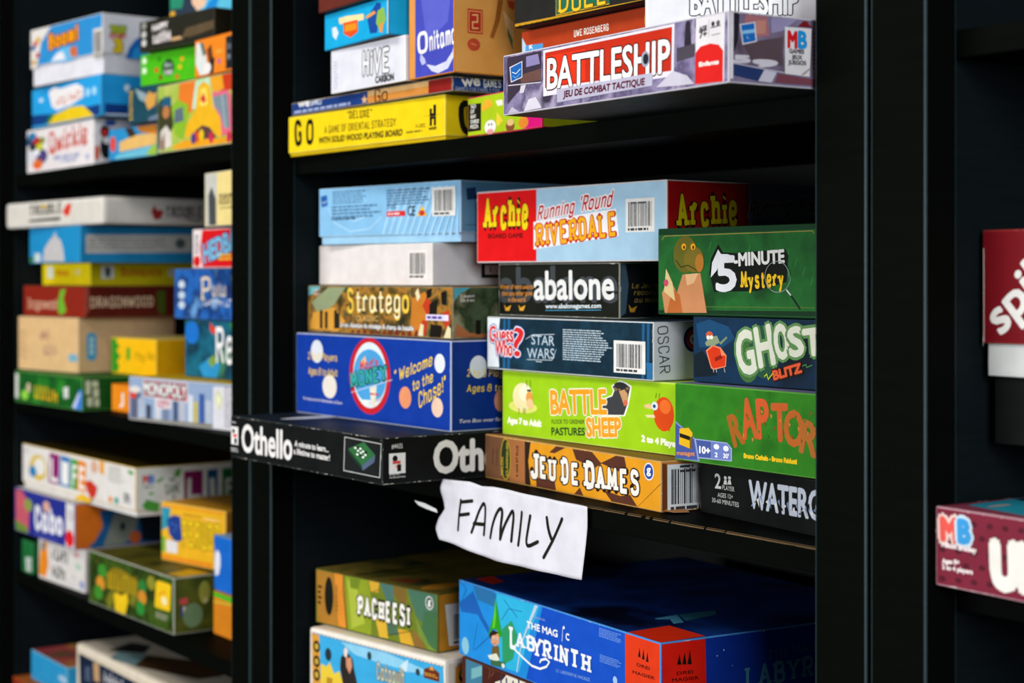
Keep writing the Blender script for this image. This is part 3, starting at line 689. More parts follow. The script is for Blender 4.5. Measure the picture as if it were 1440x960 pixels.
b.p('slogan', 'f', '#dca030', (8.8, 10.5), (12.2, 7.2), (20.2, 9.9), (16.8, 4.6), (11.1, 4.5))
b.p('slogan', 'f', '#dca030', (31.5, 10.8), (34.8, 7.5), (42.6, 10.3), (39.3, 5), (33.7, 4.9))
b.p(None, 's', '#41586a', (2, 47.4), (6.7, 46.9), (9.9, 29.8), (6.7, 5.3), (1.2, 1.8))
b.t('slogan', 's', '#a88a44', 'Le Jeu le plus', 13.1, 26.7, 60, 27, 3.9, font='script', shear=0.2, wt=0.15)
b.t('slogan', 's', '#a88a44', 'récompensé', 15.4, 20.8, 60, 21.5, 3.9, font='script', shear=0.2, wt=0.15)
b.t('slogan', 's', '#a88a44', 'au monde', 16.2, 14.4, 50.9, 14.7, 3.9, font='script', shear=0.2, wt=0.15)
b.p('slogan', 's', '#c89028', (9.9, 12.6), (13.1, 8.9), (19.4, 11.3), (16.2, 5.8), (11.5, 5.9))
b.wear('f', 'tlrb', 1.4, 0.6, '#d6d2c4')
b.wear('s', 'lb', 1.6, 0.7, '#c8ccd0')
b.done()

b = Box('wide red and pale blue box with yellow title, on top of the rounded-title black box', (-1.3677, 0.8996, 0.0123), 0.0336, 0.2712, 0.2000, 0.0674, '#a6cae2', side='#b01414', top='#9a5a58', edge='#dcd2d0', group='board games on the middle shelf of the middle bookcase')
b.p(None, 'f', '#e00f12', (0.5, 65.9), (93.5, 66.5), (93.5, 1), (0.5, 1.3))
b.t('title_lettering', 'f', '#f6d412', 'Archie', 11.9, 33.8, 81.3, 33.6, 24.2, font='slab', wt=0.26, ol=('#2a1004', 0.6))
b.t('subtitle', 'f', '#180808', 'BOARD GAME', 18.6, 23.2, 73.2, 22.9, 4, bold=0.15)
b.p('title_lettering', 'f', '#f0eef0', (89.4, 36.8), (94.1, 37.1), (147, 40.9), (206, 45.2), (209.9, 22), (89.4, 11.8))
b.t('title_lettering', 'f', '#f0ad1c', 'RIVERDALE', 93.4, 15.4, 206.7, 23.8, 17.4, font='slab', wt=0.21, ol=('#c4181e', 0.9))
b.t('title_lettering', 'f', '#c4181e', 'Running', 94.7, 38.9, 148.2, 43.8, 11, font='script', shear=0.35, wt=0.17, ol=('#f4f0f2', 1.2))
b.t('title_lettering', 'f', '#c4181e', "'Round", 154.9, 44.9, 200, 48.3, 11.8, font='script', shear=0.35, wt=0.17, ol=('#f4f0f2', 1.2))
b.bc('f', 218.7, 24.6, 255.8, 53, '#e8e6e2')
b.g(None, 'f', '#555a60', 226.3, 50.9, 249.1, 47.7, 1, 0.5)
b.p(None, 's', '#7f9fae', (93.4, 71.9), (537.4, 79.7), (537.4, -6.4), (93.4, -7.3))
b.t('side_lettering', 's', '#e6d010', 'Archie', 11.9, 29.6, 80, 32.9, 23.6, font='slab', wt=0.24, ol=('#2a1004', 0.9))
b.t('side_lettering', 's', '#8a1016', "Running 'Round", 92.6, 38.9, 191.5, 46.1, 12.2, font='script', shear=0.35, wt=0.15, ol=('#b8c8ce', 1.5))
b.wear('f', 'tlb', 1.1, 0.55, '#e8d8d4')
b.done()

b = Box('flat black box with pale distressed capitals beside the post, under the grassy green box', (-1.0395, 0.8957, -0.1868), -0.1232, 0.1900, 0.1800, 0.0407, '#0b0e0d', edge='#161a18', group='board games on the middle shelf of the middle bookcase')
b.t('subtitle', 'f', '#b9bcba', '2', 20.7, 21.1, 28.7, 21.4, 11.1, bold=0.3)
b.t('subtitle', 'f', '#9aa09c', 'PLAYER', 30.5, 21, 46.9, 21.2, 3.4, bold=0.1)
b.e('emblem', 'f', '#b9bcba', 34.7, 30.4, 2, 1.4)
b.p('emblem', 'f', '#b9bcba', (32.1, 25.1), (33.3, 28.7), (36.1, 28.9), (37.3, 25.4))
b.e('emblem', 'f', '#b9bcba', 40.3, 31, 2, 1.3)
b.p('emblem', 'f', '#b9bcba', (37.7, 25.7), (38.9, 29.3), (41.7, 29.5), (42.9, 26))
b.t('subtitle', 'f', '#9aa09c', 'AGES 12+', 24.2, 14.6, 44.9, 15.2, 3.3, bold=0.1)
b.t('subtitle', 'f', '#9aa09c', '30-60 MINUTES', 16.4, 9.7, 52.8, 9.9, 3.4, bold=0.1)
b.t('title_lettering', 'f', '#b4bccb', 'WATERGATE', 66.6, 11.7, 191.8, 13, 20, bold=0.8)
b.p('title_lettering', 'f', '#6e83a8', (68.5, 12.8), (70.8, 14.7), (71.7, 12.6))
b.p('title_lettering', 'f', '#0b0e0d', (72.4, 15.5), (74.6, 17.4), (75.6, 16.5))
b.p('title_lettering', 'f', '#d8d8d6', (76.2, 18.3), (78.5, 20.1), (79.4, 12.8))
b.p('title_lettering', 'f', '#6e83a8', (80, 21), (82.3, 22.8), (83.2, 16.5))
b.p('title_lettering', 'f', '#0b0e0d', (83.8, 15.1), (86.1, 17), (87, 12.9))
b.p('title_lettering', 'f', '#d8d8d6', (87.6, 17.8), (89.8, 19.7), (90.7, 16.6))
b.p('title_lettering', 'f', '#6e83a8', (91.4, 20.5), (93.6, 22.4), (94.5, 13))
b.p('title_lettering', 'f', '#0b0e0d', (95.1, 14.7), (97.3, 16.6), (98.2, 16.7))
b.p('title_lettering', 'f', '#d8d8d6', (98.8, 17.4), (101, 19.3), (101.9, 13.1))
b.p('title_lettering', 'f', '#6e83a8', (102.5, 20.1), (104.7, 21.9), (105.6, 16.8))
b.p('title_lettering', 'f', '#0b0e0d', (106.2, 14.4), (108.4, 16.2), (109.3, 13.2))
b.p('title_lettering', 'f', '#d8d8d6', (109.9, 17), (112.1, 18.8), (112.9, 16.9))
b.p('title_lettering', 'f', '#6e83a8', (113.5, 19.7), (115.7, 21.5), (116.6, 13.3))
b.p('title_lettering', 'f', '#0b0e0d', (117.2, 14), (119.3, 15.8), (120.2, 16.9))
b.p('title_lettering', 'f', '#d8d8d6', (120.8, 16.6), (122.9, 18.4), (123.8, 13.4))
b.p('title_lettering', 'f', '#6e83a8', (124.4, 19.3), (126.5, 21.1), (127.3, 17))
b.p('title_lettering', 'f', '#0b0e0d', (127.9, 13.6), (130.1, 15.4), (130.9, 13.5))
b.p('title_lettering', 'f', '#d8d8d6', (131.5, 16.2), (133.6, 18), (134.4, 17.1))
b.p('title_lettering', 'f', '#6e83a8', (135, 18.8), (137.1, 20.6), (138, 13.5))
b.p('title_lettering', 'f', '#0b0e0d', (138.6, 21.4), (140.6, 23.2), (141.5, 17.2))
b.p('title_lettering', 'f', '#d8d8d6', (142.1, 15.8), (144.1, 17.6), (145, 13.6))
b.p('title_lettering', 'f', '#6e83a8', (145.5, 18.4), (147.6, 20.2), (148.4, 17.3))
b.done()

b = Box('grassy green box with cracked orange letters in an arc', (-1.0517, 0.8796, -0.1455), -0.0133, 0.1980, 0.2000, 0.0610, '#2a7318,#32801e,#256a18@30', top='#7a7aa8', edge='#57963a', group='board games on the middle shelf of the middle bookcase')
b.t('title_lettering', 'f', '#a8601f', 'R', 71.5, 16.1, 82.8, 20.3, 23.2, bold=1.2)
b.t('title_lettering', 'f', '#c95a26', 'A', 82, 22.9, 97.1, 25.2, 28.9, bold=1.2)
b.t('title_lettering', 'f', '#d0592a', 'P', 98.7, 24.7, 110.4, 25.7, 28.1, bold=1.2)
b.t('title_lettering', 'f', '#c45c28', 'T', 114.2, 24.4, 130.2, 25.1, 26.2, bold=1.2)
b.t('title_lettering', 'f', '#bd6426', 'O', 127.2, 22.3, 145.9, 22.3, 24.5, bold=1.2)
b.t('title_lettering', 'f', '#b0682a', 'R', 142.9, 18.9, 159.1, 15.7, 22.7, bold=1.2)
b.p('title_lettering', 'f', '#8a4a1a', (73.9, 44.9), (76.3, 43.4), (74.7, 41.2))
b.p('title_lettering', 'f', '#2a7318', (77.4, 36), (79.8, 34.5), (78.2, 32.3))
b.p('title_lettering', 'f', '#d8803a', (80.9, 27.1), (83.3, 25.7), (81.7, 23.4))
b.p('title_lettering', 'f', '#8a4a1a', (84.3, 42.3), (86.7, 40.9), (85.1, 38.7))
b.p('title_lettering', 'f', '#2a7318', (87.7, 33.5), (90.1, 32.1), (88.5, 29.8))
b.p('title_lettering', 'f', '#d8803a', (91.2, 24.7), (93.5, 23.3), (91.9, 21))
b.p('title_lettering', 'f', '#8a4a1a', (94.6, 39.8), (96.9, 38.4), (95.3, 36.2))
b.p('title_lettering', 'f', '#2a7318', (97.9, 31.1), (100.3, 29.6), (98.7, 27.4))
b.p('title_lettering', 'f', '#d8803a', (101.3, 46.1), (103.7, 44.7), (102.1, 42.5))
b.p('title_lettering', 'f', '#8a4a1a', (104.7, 37.4), (107, 35.9), (105.5, 33.7))
b.p('title_lettering', 'f', '#2a7318', (108, 28.6), (110.4, 27.2), (108.8, 25))
b.p('title_lettering', 'f', '#d8803a', (111.4, 43.6), (113.7, 42.2), (112.1, 40))
b.p('title_lettering', 'f', '#8a4a1a', (114.7, 34.9), (117, 33.5), (115.4, 31.3))
b.p('title_lettering', 'f', '#2a7318', (118, 26.3), (120.3, 24.9), (118.7, 22.7))
b.p('title_lettering', 'f', '#d8803a', (121.3, 41.1), (123.5, 39.7), (122, 37.5))
b.p('title_lettering', 'f', '#8a4a1a', (124.5, 32.5), (126.8, 31.1), (125.3, 28.9))
b.p('title_lettering', 'f', '#2a7318', (127.8, 47.3), (130.1, 45.9), (128.5, 43.7))
b.p('title_lettering', 'f', '#d8803a', (131, 38.7), (133.3, 37.3), (131.8, 35.1))
b.p('title_lettering', 'f', '#8a4a1a', (134.3, 30.1), (136.5, 28.7), (135, 26.6))
b.p('title_lettering', 'f', '#2a7318', (137.5, 44.8), (139.7, 43.4), (138.2, 41.3))
b.p('title_lettering', 'f', '#d8803a', (140.7, 36.3), (142.9, 34.9), (141.4, 32.7))
b.p('title_lettering', 'f', '#8a4a1a', (143.9, 27.8), (146.1, 26.4), (144.6, 24.2))
b.p('title_lettering', 'f', '#2a7318', (147.1, 42.4), (149.3, 41), (147.8, 38.9))
b.p('title_lettering', 'f', '#d8803a', (150.2, 33.9), (152.4, 32.5), (151, 30.4))
b.p('title_lettering', 'f', '#8a4a1a', (153.4, 48.5), (155.6, 47.1), (154.1, 44.9))
b.p('title_lettering', 'f', '#2a7318', (156.5, 40), (158.7, 38.6), (157.2, 36.5))
b.p('emblem', 'f', '#7d8cc6', (0, 30.6), (25.4, 18.5), (30.6, 1.1), (0, 0.1))
b.p('emblem', 'f', '#45569a', (0, 28.9), (23.7, 17.8), (28, 2), (0, 1.2))
b.p('emblem', 'f', '#e6b41e', (6.1, 25), (17.4, 26.4), (22.1, 22.7), (21, 9.8), (5.5, 12.6))
b.p('emblem', 'f', '#1c160a', (6.1, 21.5), (17.4, 20), (21.4, 18.6), (18.3, 16.6), (6.4, 18.3))
b.p('emblem', 'f', '#7a5c10', (18.8, 18.4), (22.1, 20.4), (21.4, 10.4), (18.8, 9.6))
b.t('emblem', 'f', '#d88a4a', 'matagot', 2.8, 4, 24.6, 5.2, 3.1, bold=0.2)
b.p('badge', 'f', '#a4b0dc', (24.6, 18.5), (63.2, 18.4), (68.7, 14.4), (68.7, 4.5), (29.1, 3.6))
b.p('badge', 'f', '#44589c', (26.1, 17.8), (44.2, 17.7), (44.5, 4.9), (29.6, 4.5))
b.p('badge', 'f', '#6a7cc0', (44.5, 17.7), (62.9, 17.7), (67.3, 14), (67.3, 5.3), (44.9, 4.7))
b.t('badge', 'f', '#f4f4f8', '10+', 30.7, 8, 43.1, 7.9, 5, bold=0.4)
b.t('badge', 'f', '#f4f4f8', '2', 49, 6.5, 52, 6.4, 3.3, bold=0.2)
b.t('badge', 'f', '#f4f4f8', "30'", 58.9, 6.5, 65.3, 6.5, 3.3, bold=0.2)
b.e('badge', 'f', '#e8ecf8', 50.8, 14.3, 3.3, 2.1)
b.e('badge', 'f', '#e8ecf8', 61.9, 13.8, 3.2, 2.2)
b.t('subtitle', 'f', '#f2c61e', 'Bruno Cathala - Bruno Faidutti', 82.2, 8.6, 139.5, 9.1, 3.2, bold=0.35)
b.wear('f', 't', 0.8, 0.6, '#7fae5a')
b.done()

b = Box('dark blue box with wobbly pale letters and a red armchair, between two green boxes', (-1.0465, 0.8940, -0.0839), 0.0254, 0.1960, 0.2000, 0.0517, '#0b2032,#0e3150,#0a1a28@14', edge='#16303e', group='board games on the middle shelf of the middle bookcase')
b.p(None, 'f', '#15466e', (3.9, 46), (19.5, 49.8), (41.4, 44.5), (48.1, 35.5), (34.7, 28.2), (7.4, 27.3))
b.p(None, 'f', '#0a1a26', (1.5, 21.2), (10.9, 25), (19.5, 17.2), (28, 5.9), (1.5, 3.5))
b.p('picture', 'f', '#f08a60', (15.2, 25.2), (22.9, 29.9), (32.2, 28.1), (38.9, 22), (38.1, 13.3), (24.6, 10.4), (21.2, 11.4))
b.p('picture', 'f', '#d8360f', (16.9, 24.7), (23.7, 28.7), (31.4, 27.1), (33.1, 21.8), (37.8, 21.9), (37.3, 13.9), (24.6, 11.3), (22, 12.6))
b.p('picture', 'f', '#8a1c08', (25.4, 19.7), (32.2, 22.3), (34.7, 20.1), (26.3, 16.9))
b.l('picture', 'f', '#b8b0a8', 0.7, (23.7, 11.5), (24.4, 8.7))
b.l('picture', 'f', '#b8b0a8', 0.7, (27.1, 11.7), (27.8, 8.8))
b.l('picture', 'f', '#b8b0a8', 0.7, (36.4, 12.1), (37.1, 9.2))
b.p('picture', 'f', '#8a9a78', (14.3, 31), (19.5, 35.8), (28, 37.2), (31.4, 32.1), (24.6, 29.2), (16, 28.7))
b.p('picture', 'f', '#7a8a68', (30.5, 31.5), (38.9, 37), (40.1, 35.8), (32.7, 30.2))
b.e('picture', 'f', '#c85a3a', 19.5, 37.6, 4.1, 2.8)
b.e('picture', 'f', '#e8e8d8', 18.1, 35.5, 2, 1.7)
b.e('picture', 'f', '#e8e8d8', 22, 35.7, 2, 1.6)
b.e(None, 'f', '#3f6a34', 62.8, 18.6, 12.4, 16.4)
b.e(None, 'f', '#24503c', 80.5, 26.4, 16.6, 20.4)
b.t('title_lettering', 'f', '#d9dccb', 'G', 54.2, 7.9, 72.1, 11.4, 31.7, bold=1.3, ol=('#5c8a50', 2.3))
b.t('title_lettering', 'f', '#d9dccb', 'H', 75.9, 14.8, 91.9, 18.2, 29.2, bold=1.3, ol=('#5c8a50', 2.3))
b.t('title_lettering', 'f', '#d9dccb', 'O', 94.1, 21.5, 107.5, 23.6, 24.6, bold=1.3, ol=('#5c8a50', 2.3))
b.t('title_lettering', 'f', '#d9dccb', 'S', 108.6, 24.2, 122.2, 26.3, 20.1, bold=1.3, ol=('#5c8a50', 2.3))
b.t('title_lettering', 'f', '#d9dccb', 'T', 123.6, 25.3, 142.2, 27.5, 18.3, bold=1.3, ol=('#5c8a50', 2.3))
b.t('subtitle', 'f', '#e25a30', 'BLITZ', 91.3, 5.8, 120.1, 13, 6.4, bold=0.6, ol=('#3a160c', 1.2))
b.l(None, 'f', '#b8cc30', 0.9, (81.3, 7.9), (83.7, 9.7), (85.3, 5.8), (90, 10.5))
b.l(None, 'f', '#4f8a4a', 0.7, (120.8, 17.4), (124.6, 18.6), (125.3, 16.5), (130.6, 18.4))
b.done()

b = Box('dark green box with large white numeral and yellow title under a painted lizard', (-1.0955, 0.8983, -0.0316), 0.0023, 0.2380, 0.2000, 0.0703, '#1c5426,#246a2e,#174820@26', edge='#1c3c24', group='board games on the middle shelf of the middle bookcase')
b.p(None, 'f', '#123c20', (0.2, 70.5), (190.7, 70.6), (190.7, 65.9), (0.2, 64.9))
b.p(None, 'f', '#12351c', (0.2, 3.7), (190.7, 5.7), (190.7, 1.6), (0.2, 0.8))
b.l(None, 'f', '#a89048', 0.6, (5.5, 61.2), (8.3, 64.1), (178.1, 64.7), (179.7, 63))
b.l(None, 'f', '#5f7a30', 0.5, (5.3, 6.7), (179.8, 8.2))
b.l(None, 'f', '#33873a', 0.8, (65.7, 58.6), (63.2, 51.9))
b.l(None, 'f', '#33873a', 0.8, (75, 51.2), (72.5, 44.5))
b.l(None, 'f', '#33873a', 0.8, (84.1, 43.9), (81.6, 37.2))
b.l(None, 'f', '#33873a', 0.8, (93.2, 36.6), (90.7, 30))
b.l(None, 'f', '#33873a', 0.8, (102.1, 29.5), (99.7, 22.9))
b.l(None, 'f', '#33873a', 0.8, (110.9, 55.1), (108.5, 48.6))
b.l(None, 'f', '#33873a', 0.8, (119.7, 48), (117.3, 41.5))
b.l(None, 'f', '#33873a', 0.8, (128.3, 40.8), (126, 34.4))
b.l(None, 'f', '#33873a', 0.8, (136.9, 33.8), (134.6, 27.4))
b.l(None, 'f', '#33873a', 0.8, (145.4, 26.9), (143.1, 20.4))
b.l(None, 'f', '#33873a', 0.8, (153.7, 51.8), (151.5, 45.5))
b.l(None, 'f', '#33873a', 0.8, (162, 44.9), (159.8, 38.5))
b.l(None, 'f', '#33873a', 0.8, (170.2, 38), (168, 31.7))
b.l(None, 'f', '#33873a', 0.8, (178.4, 31.1), (176.2, 24.9))
b.p('picture', 'f', '#c9885a', (8.9, 1.5), (5.3, 17.7), (14.3, 30.5), (24.1, 17.9), (31.2, 32.8), (52.9, 33.9), (60.6, 2.4))
b.p('picture', 'f', '#b8642e', (11.6, 1.6), (18.8, 21.9), (27.7, 16.2), (31.2, 1.9))
b.p('picture', 'f', '#e0b080', (34.7, 32.8), (50.4, 33.9), (45.2, 26), (36.5, 23.7))
b.p('picture', 'f', '#d8c088', (10.7, 37.5), (18.8, 25.9), (22.3, 11), (8, 18.9))
b.e('picture', 'f', '#c84a68', 10.7, 25.9, 3, 2.9)
b.e('picture', 'f', '#66631e', 34.7, 48.8, 14.8, 14.9)
b.e('picture', 'f', '#7a6a20', 45.2, 44.7, 12, 10.3)
b.e('picture', 'f', '#b4762a', 52.1, 41.9, 5.1, 7.3)
b.l('picture', 'f', '#3a3008', 0.8, (23.2, 44.3), (29.4, 38.6), (38.2, 40.2), (48.6, 36.2))
b.e('picture', 'f', '#f0a818', 33, 55.1, 2.9, 2.7)
b.e('picture', 'f', '#3a1c04', 33.4, 54.6, 1.1, 1.3)
b.e('picture', 'f', '#f0a818', 44.3, 55, 3, 2.6)
b.e('picture', 'f', '#3a1c04', 44.7, 54.4, 1.1, 1.4)
b.p('emblem', 'f', '#0c140c', (63.6, 33.8), (65.7, 45.5), (74.1, 56.5), (79.7, 50), (96.8, 49.3), (149.3, 51.9), (152.5, 47), (150.9, 27.1), (118.6, 20), (69.2, 19.1))
b.p('emblem', 'f', '#e4e6ea', (65.4, 30.3), (67.1, 42), (74.1, 52.4), (77.6, 48.7), (84.9, 48.6), (93.4, 46.7), (88.6, 42.6), (81.4, 43.1), (74.1, 38.5), (72.7, 36.1))
b.t('title_lettering', 'f', '#e4e6ea', '5', 72.7, 20.3, 94.8, 20.9, 25.7, bold=1.2)
b.t('title_lettering', 'f', '#ecebe6', '-MINUTE', 93.4, 39.3, 148.5, 41.7, 9.4, bold=0.6)
b.t('title_lettering', 'f', '#f2c41c', 'Mystery', 100.5, 22.8, 148, 24.6, 11, font='slab', wt=0.25)
b.l('emblem', 'f', '#9aa8a4', 0.5, (155, 30.9), (154.6, 27.9))
b.l('emblem', 'f', '#9aa8a4', 0.5, (154.6, 27.9), (153.2, 25.1))
b.l('emblem', 'f', '#9aa8a4', 0.5, (153.2, 25.1), (151.1, 22.7))
b.l('emblem', 'f', '#9aa8a4', 0.5, (151.1, 22.7), (148.4, 20.8))
b.l('emblem', 'f', '#9aa8a4', 0.5, (148.4, 20.8), (145.1, 19.7))
b.l('emblem', 'f', '#9aa8a4', 0.5, (145.1, 19.7), (141.7, 19.2))
b.l('emblem', 'f', '#9aa8a4', 0.5, (141.7, 19.2), (138.2, 19.6))
b.l('emblem', 'f', '#9aa8a4', 0.5, (138.2, 19.6), (134.9, 20.8))
b.l('emblem', 'f', '#9aa8a4', 0.5, (134.9, 20.8), (132.1, 22.6))
b.l('emblem', 'f', '#9aa8a4', 0.5, (132.1, 22.6), (129.9, 25))
b.l('emblem', 'f', '#9aa8a4', 0.5, (129.9, 25), (128.5, 27.9))
b.l('emblem', 'f', '#9aa8a4', 0.5, (128.5, 27.9), (128.1, 30.9))
b.l('emblem', 'f', '#9aa8a4', 0.5, (128.1, 30.9), (128.5, 34))
b.l('emblem', 'f', '#9aa8a4', 0.5, (128.5, 34), (129.9, 36.8))
b.l('emblem', 'f', '#9aa8a4', 0.5, (129.9, 36.8), (132.1, 39.3))
b.l('emblem', 'f', '#9aa8a4', 0.5, (132.1, 39.3), (134.9, 41.1))
b.l('emblem', 'f', '#9aa8a4', 0.5, (134.9, 41.1), (138.2, 42.3))
b.l('emblem', 'f', '#9aa8a4', 0.5, (138.2, 42.3), (141.7, 42.6))
b.l('emblem', 'f', '#9aa8a4', 0.5, (141.7, 42.6), (145.1, 42.2))
b.l('emblem', 'f', '#9aa8a4', 0.5, (145.1, 42.2), (148.4, 41))
b.l('emblem', 'f', '#9aa8a4', 0.5, (148.4, 41), (151.1, 39.2))
b.l('emblem', 'f', '#9aa8a4', 0.5, (151.1, 39.2), (153.2, 36.7))
b.l('emblem', 'f', '#9aa8a4', 0.5, (153.2, 36.7), (154.6, 33.9))
b.l('emblem', 'f', '#9aa8a4', 0.5, (154.6, 33.9), (155, 30.9))
b.l('emblem', 'f', '#d8dcdc', 1.2, (151.2, 21), (155.6, 17.1))
b.l('emblem', 'f', '#16201a', 1.3, (156, 16.6), (165, 7.3))
b.done()

b = Box('flat bright yellow box with black lettering on the upper shelf of the middle bookcase', (-1.6261, 0.8323, 0.1251), 0.0352, 0.2923, 0.2350, 0.0416, '#efce12', top='#d8b810', edge='#f4dc50', group='board games on the upper shelf of the middle bookcase', tray=(0.0035, 0.0015, '#c9a80e'))
b.t('title_lettering', 'f', '#14120c', 'G', 12.1, 13.5, 28.2, 14, 20.9, font='slab', wt=0.26)
b.t('title_lettering', 'f', '#14120c', 'O', 37.1, 12.7, 52.5, 12.5, 21.4, font='hand', wt=0.24)
b.t('subtitle', 'f', '#1c180c', '"DELUXE"', 118.8, 31.8, 165.7, 30.6, 6.7, font='slab', wt=0.2)
b.t('subtitle', 'f', '#2c260c', 'A GAME OF ORIENTAL STRATEGY', 74.5, 20.2, 208.9, 18.7, 6.5, font='slab', wt=0.17)
b.t('subtitle', 'f', '#14120c', 'WITH SOLID WOOD PLAYING BOARD', 62.6, 10.4, 219.9, 8.5, 5.8, bold=0.35, shear=0.15)
b.t(None, 'f', '#3c340c', 'H-2802', 243.2, 13.6, 259.5, 13.5, 3.7)
b.g(None, 'f', '#8a7a18', 227, 12.5, 259.5, 8.7, 1, 0.5)
b.l(None, 'f', '#8a7a18', 0.3, (255.9, 23.8), (283.9, 23.7))
b.r('emblem', 'f', '#16140c', 273.1, 23.1, 277.5, 33.2)
b.r('emblem', 'f', '#16140c', 266.9, 23.2, 270.7, 30.1)
b.r('emblem', 'f', '#16140c', 266.9, 22.7, 277.5, 25.5)
b.r('emblem', 'f', '#16140c', 266.9, 14, 270.7, 22.2)
b.r('emblem', 'f', '#16140c', 273.7, 13.9, 277.5, 21.7)
b.r('emblem', 'f', '#16140c', 266.9, 20.1, 277.5, 22.5)
b.t('emblem', 'f', '#16140c', 'HANSEN', 265.7, 10.2, 278.1, 10.2, 2.7, bold=0.15)
b.t('side_lettering', 's', '#16140c', 'GO', 15.1, 8.7, 63.8, 13.8, 23.6, font='slab', wt=0.25)
b.done()

b = Box('thin worn navy, tan and dark red box lying on the flat bright yellow box', (-1.6179, 0.8317, 0.1672), 0.0168, 0.3053, 0.2300, 0.0138, '#1b3a7c', side='#1c3c80', top='#6a5a48', edge='#8a7c68', group='board games on the upper shelf of the middle bookcase')
b.p(None, 'f', '#e2b476', (155.8, 13.8), (265.4, 13.7), (265.4, -1.7), (155.8, -1.4))
b.p(None, 'f', '#d28a3c', (155.8, 7.6), (265.4, 8.1), (265.4, -2.4), (155.8, -2.1))
b.p(None, 'f', '#8c1c18', (265.4, 13.7), (304, 13.3), (304, -1.8), (265.4, -2.4))
b.t('title_lettering', 'f', '#ece9e6', 'we', 14.3, 8.6, 38.4, 7.8, 8.2, bold=0.35)
b.t('title_lettering', 'f', '#dfe2ea', 'GAMES', 41, 8.5, 63.8, 8.3, 6.6, font='slab', wt=0.18)
b.g(None, 'f', '#9aa6c8', 5.7, 6.5, 139.4, 0.9, 1, 0.5)
b.p('emblem', 'f', '#d8b078', (149.6, 10.5), (151.3, 6.6), (155.8, 5.7), (152, 4.2), (153, 0.7), (149.3, 2.9), (145.5, 1.6), (146.9, 4.7), (143.5, 6.5), (147.9, 6.8))
b.t('game_name', 'f', '#4a1c10', 'Go', 168.2, 0.7, 193.6, 1.6, 11.7, font='script', wt=0.13)
b.t('side_lettering', 's', '#ece9e6', 'we', 10.7, 5, 30.3, 6.8, 9.1, bold=0.5)
b.t('side_lettering', 's', '#eceef2', 'GAMES', 34.2, 5.7, 53.7, 6.8, 6.5, font='slab', wt=0.2)
b.t('side_small_lettering', 's', '#b4bedc', 'GAMES FOR FAMILY FUN', 3.4, 1.2, 51.7, 1.9, 2.8, font='slab', wt=0.14)
b.wear('f', 'tr', 1.2, 0.7, '#c8b894')
b.wear('s', 'tl', 1.4, 0.7, '#cfc8b4')
b.done()

b = Box('white box with hollow outlined title standing on the thin worn navy box', (-1.5189, 0.8246, 0.1816), -0.0000, 0.1440, 0.2000, 0.0428, '#dcdce6', edge='#f0f0f4', group='board games on the upper shelf of the middle bookcase')
b.t('title_lettering', 'f', '#eeeef2', 'HiVE', 63.3, 13.7, 114.2, 12.8, 20, font='hand', wt=0.2, ol=('#26262c', 1.3))
b.t('subtitle', 'f', '#1c1c22', 'CARBON', 88.7, 2.8, 123.1, 2.6, 6.1, bold=0.5)
b.g('subtitle', 'f', '#b4bccc', 6, 32.2, 14.8, 3.9, 9, 0.5)
b.l(None, 'f', '#2c2c32', 0.7, (148.3, 26.6), (144.8, 22), (148, 16.7), (144.1, 11.4))
b.done()

b = Box('sky blue box with yellow end panel and small orange badge, above the hollow-title white box', (-1.5274, 0.8220, 0.2250), -0.0620, 0.1420, 0.2000, 0.0361, '#17a7dc', edge='#1583b0', group='board games on the upper shelf of the middle bookcase')
b.p(None, 'f', '#f0c010', (140.2, 45.5), (182.4, 45.9), (182.4, -0.7), (140.2, 1.1))
b.l(None, 'f', '#e8ecf0', 0.8, (139.5, 32.4), (139.5, 1.2))
b.p('emblem', 'f', '#f0dca0', (32.9, 28.7), (49.2, 28.8), (88.6, 26.1), (89.4, 20.2), (67.1, 20.8), (35, 22.6))
b.p('emblem', 'f', '#e8501c', (43.9, 22.9), (75.8, 22), (76.2, 10.2), (60, 6.7), (44.7, 12))
b.p('emblem', 'f', '#f0901c', (47.2, 20.4), (73.4, 19.5), (73.4, 13.2), (59.2, 13.2), (47.2, 13.8))
b.p('picture', 'f', '#d8e4f0', (17.7, 20.9), (26.8, 21.5), (32.9, 14.6), (26.8, 8.3), (19.3, 12.8))
b.p('picture', 'f', '#1a4a9c', (96.3, 21.4), (117.2, 32.9), (126.5, 30.8), (117.2, 4.4), (102.8, 5.3))
b.p('picture', 'f', '#8ab850', (119.1, 25.1), (132.1, 26.7), (136.5, 14.5), (124.7, 4.4), (115.3, 13.9))
b.p('picture', 'f', '#e09a48', (92.5, 22.7), (111.6, 26.1), (115.3, 23.1), (96.3, 20))
b.p('picture', 'f', '#e09a48', (122.8, 11.3), (132.1, 13.4), (129.1, 3), (122.8, 4.6))
b.e('picture', 'f', '#4a58c0', 155.1, 16.8, 5.7, 3.9)
b.l('picture', 'f', '#f4f4f0', 1, (163, 29.2), (163, 7.9))
b.e('picture', 'f', '#3a2c10', 170.1, 24.9, 1.3, 0.8)
b.e('picture', 'f', '#3a2c10', 173.6, 17.9, 1.3, 0.8)
b.e('picture', 'f', '#3a2c10', 169.7, 11.9, 1.3, 0.8)
b.e('picture', 'f', '#3a2c10', 175.4, 9.6, 1.3, 0.7)
b.done()

b = Box('plain reddish brown box cut by the top of the photo, above a sky blue box', (-1.5259, 0.8144, 0.2617), -0.0597, 0.1420, 0.2000, 0.0544, '#642a20', edge='#4c2018', group='board games on the upper shelf of the middle bookcase')
b.done()

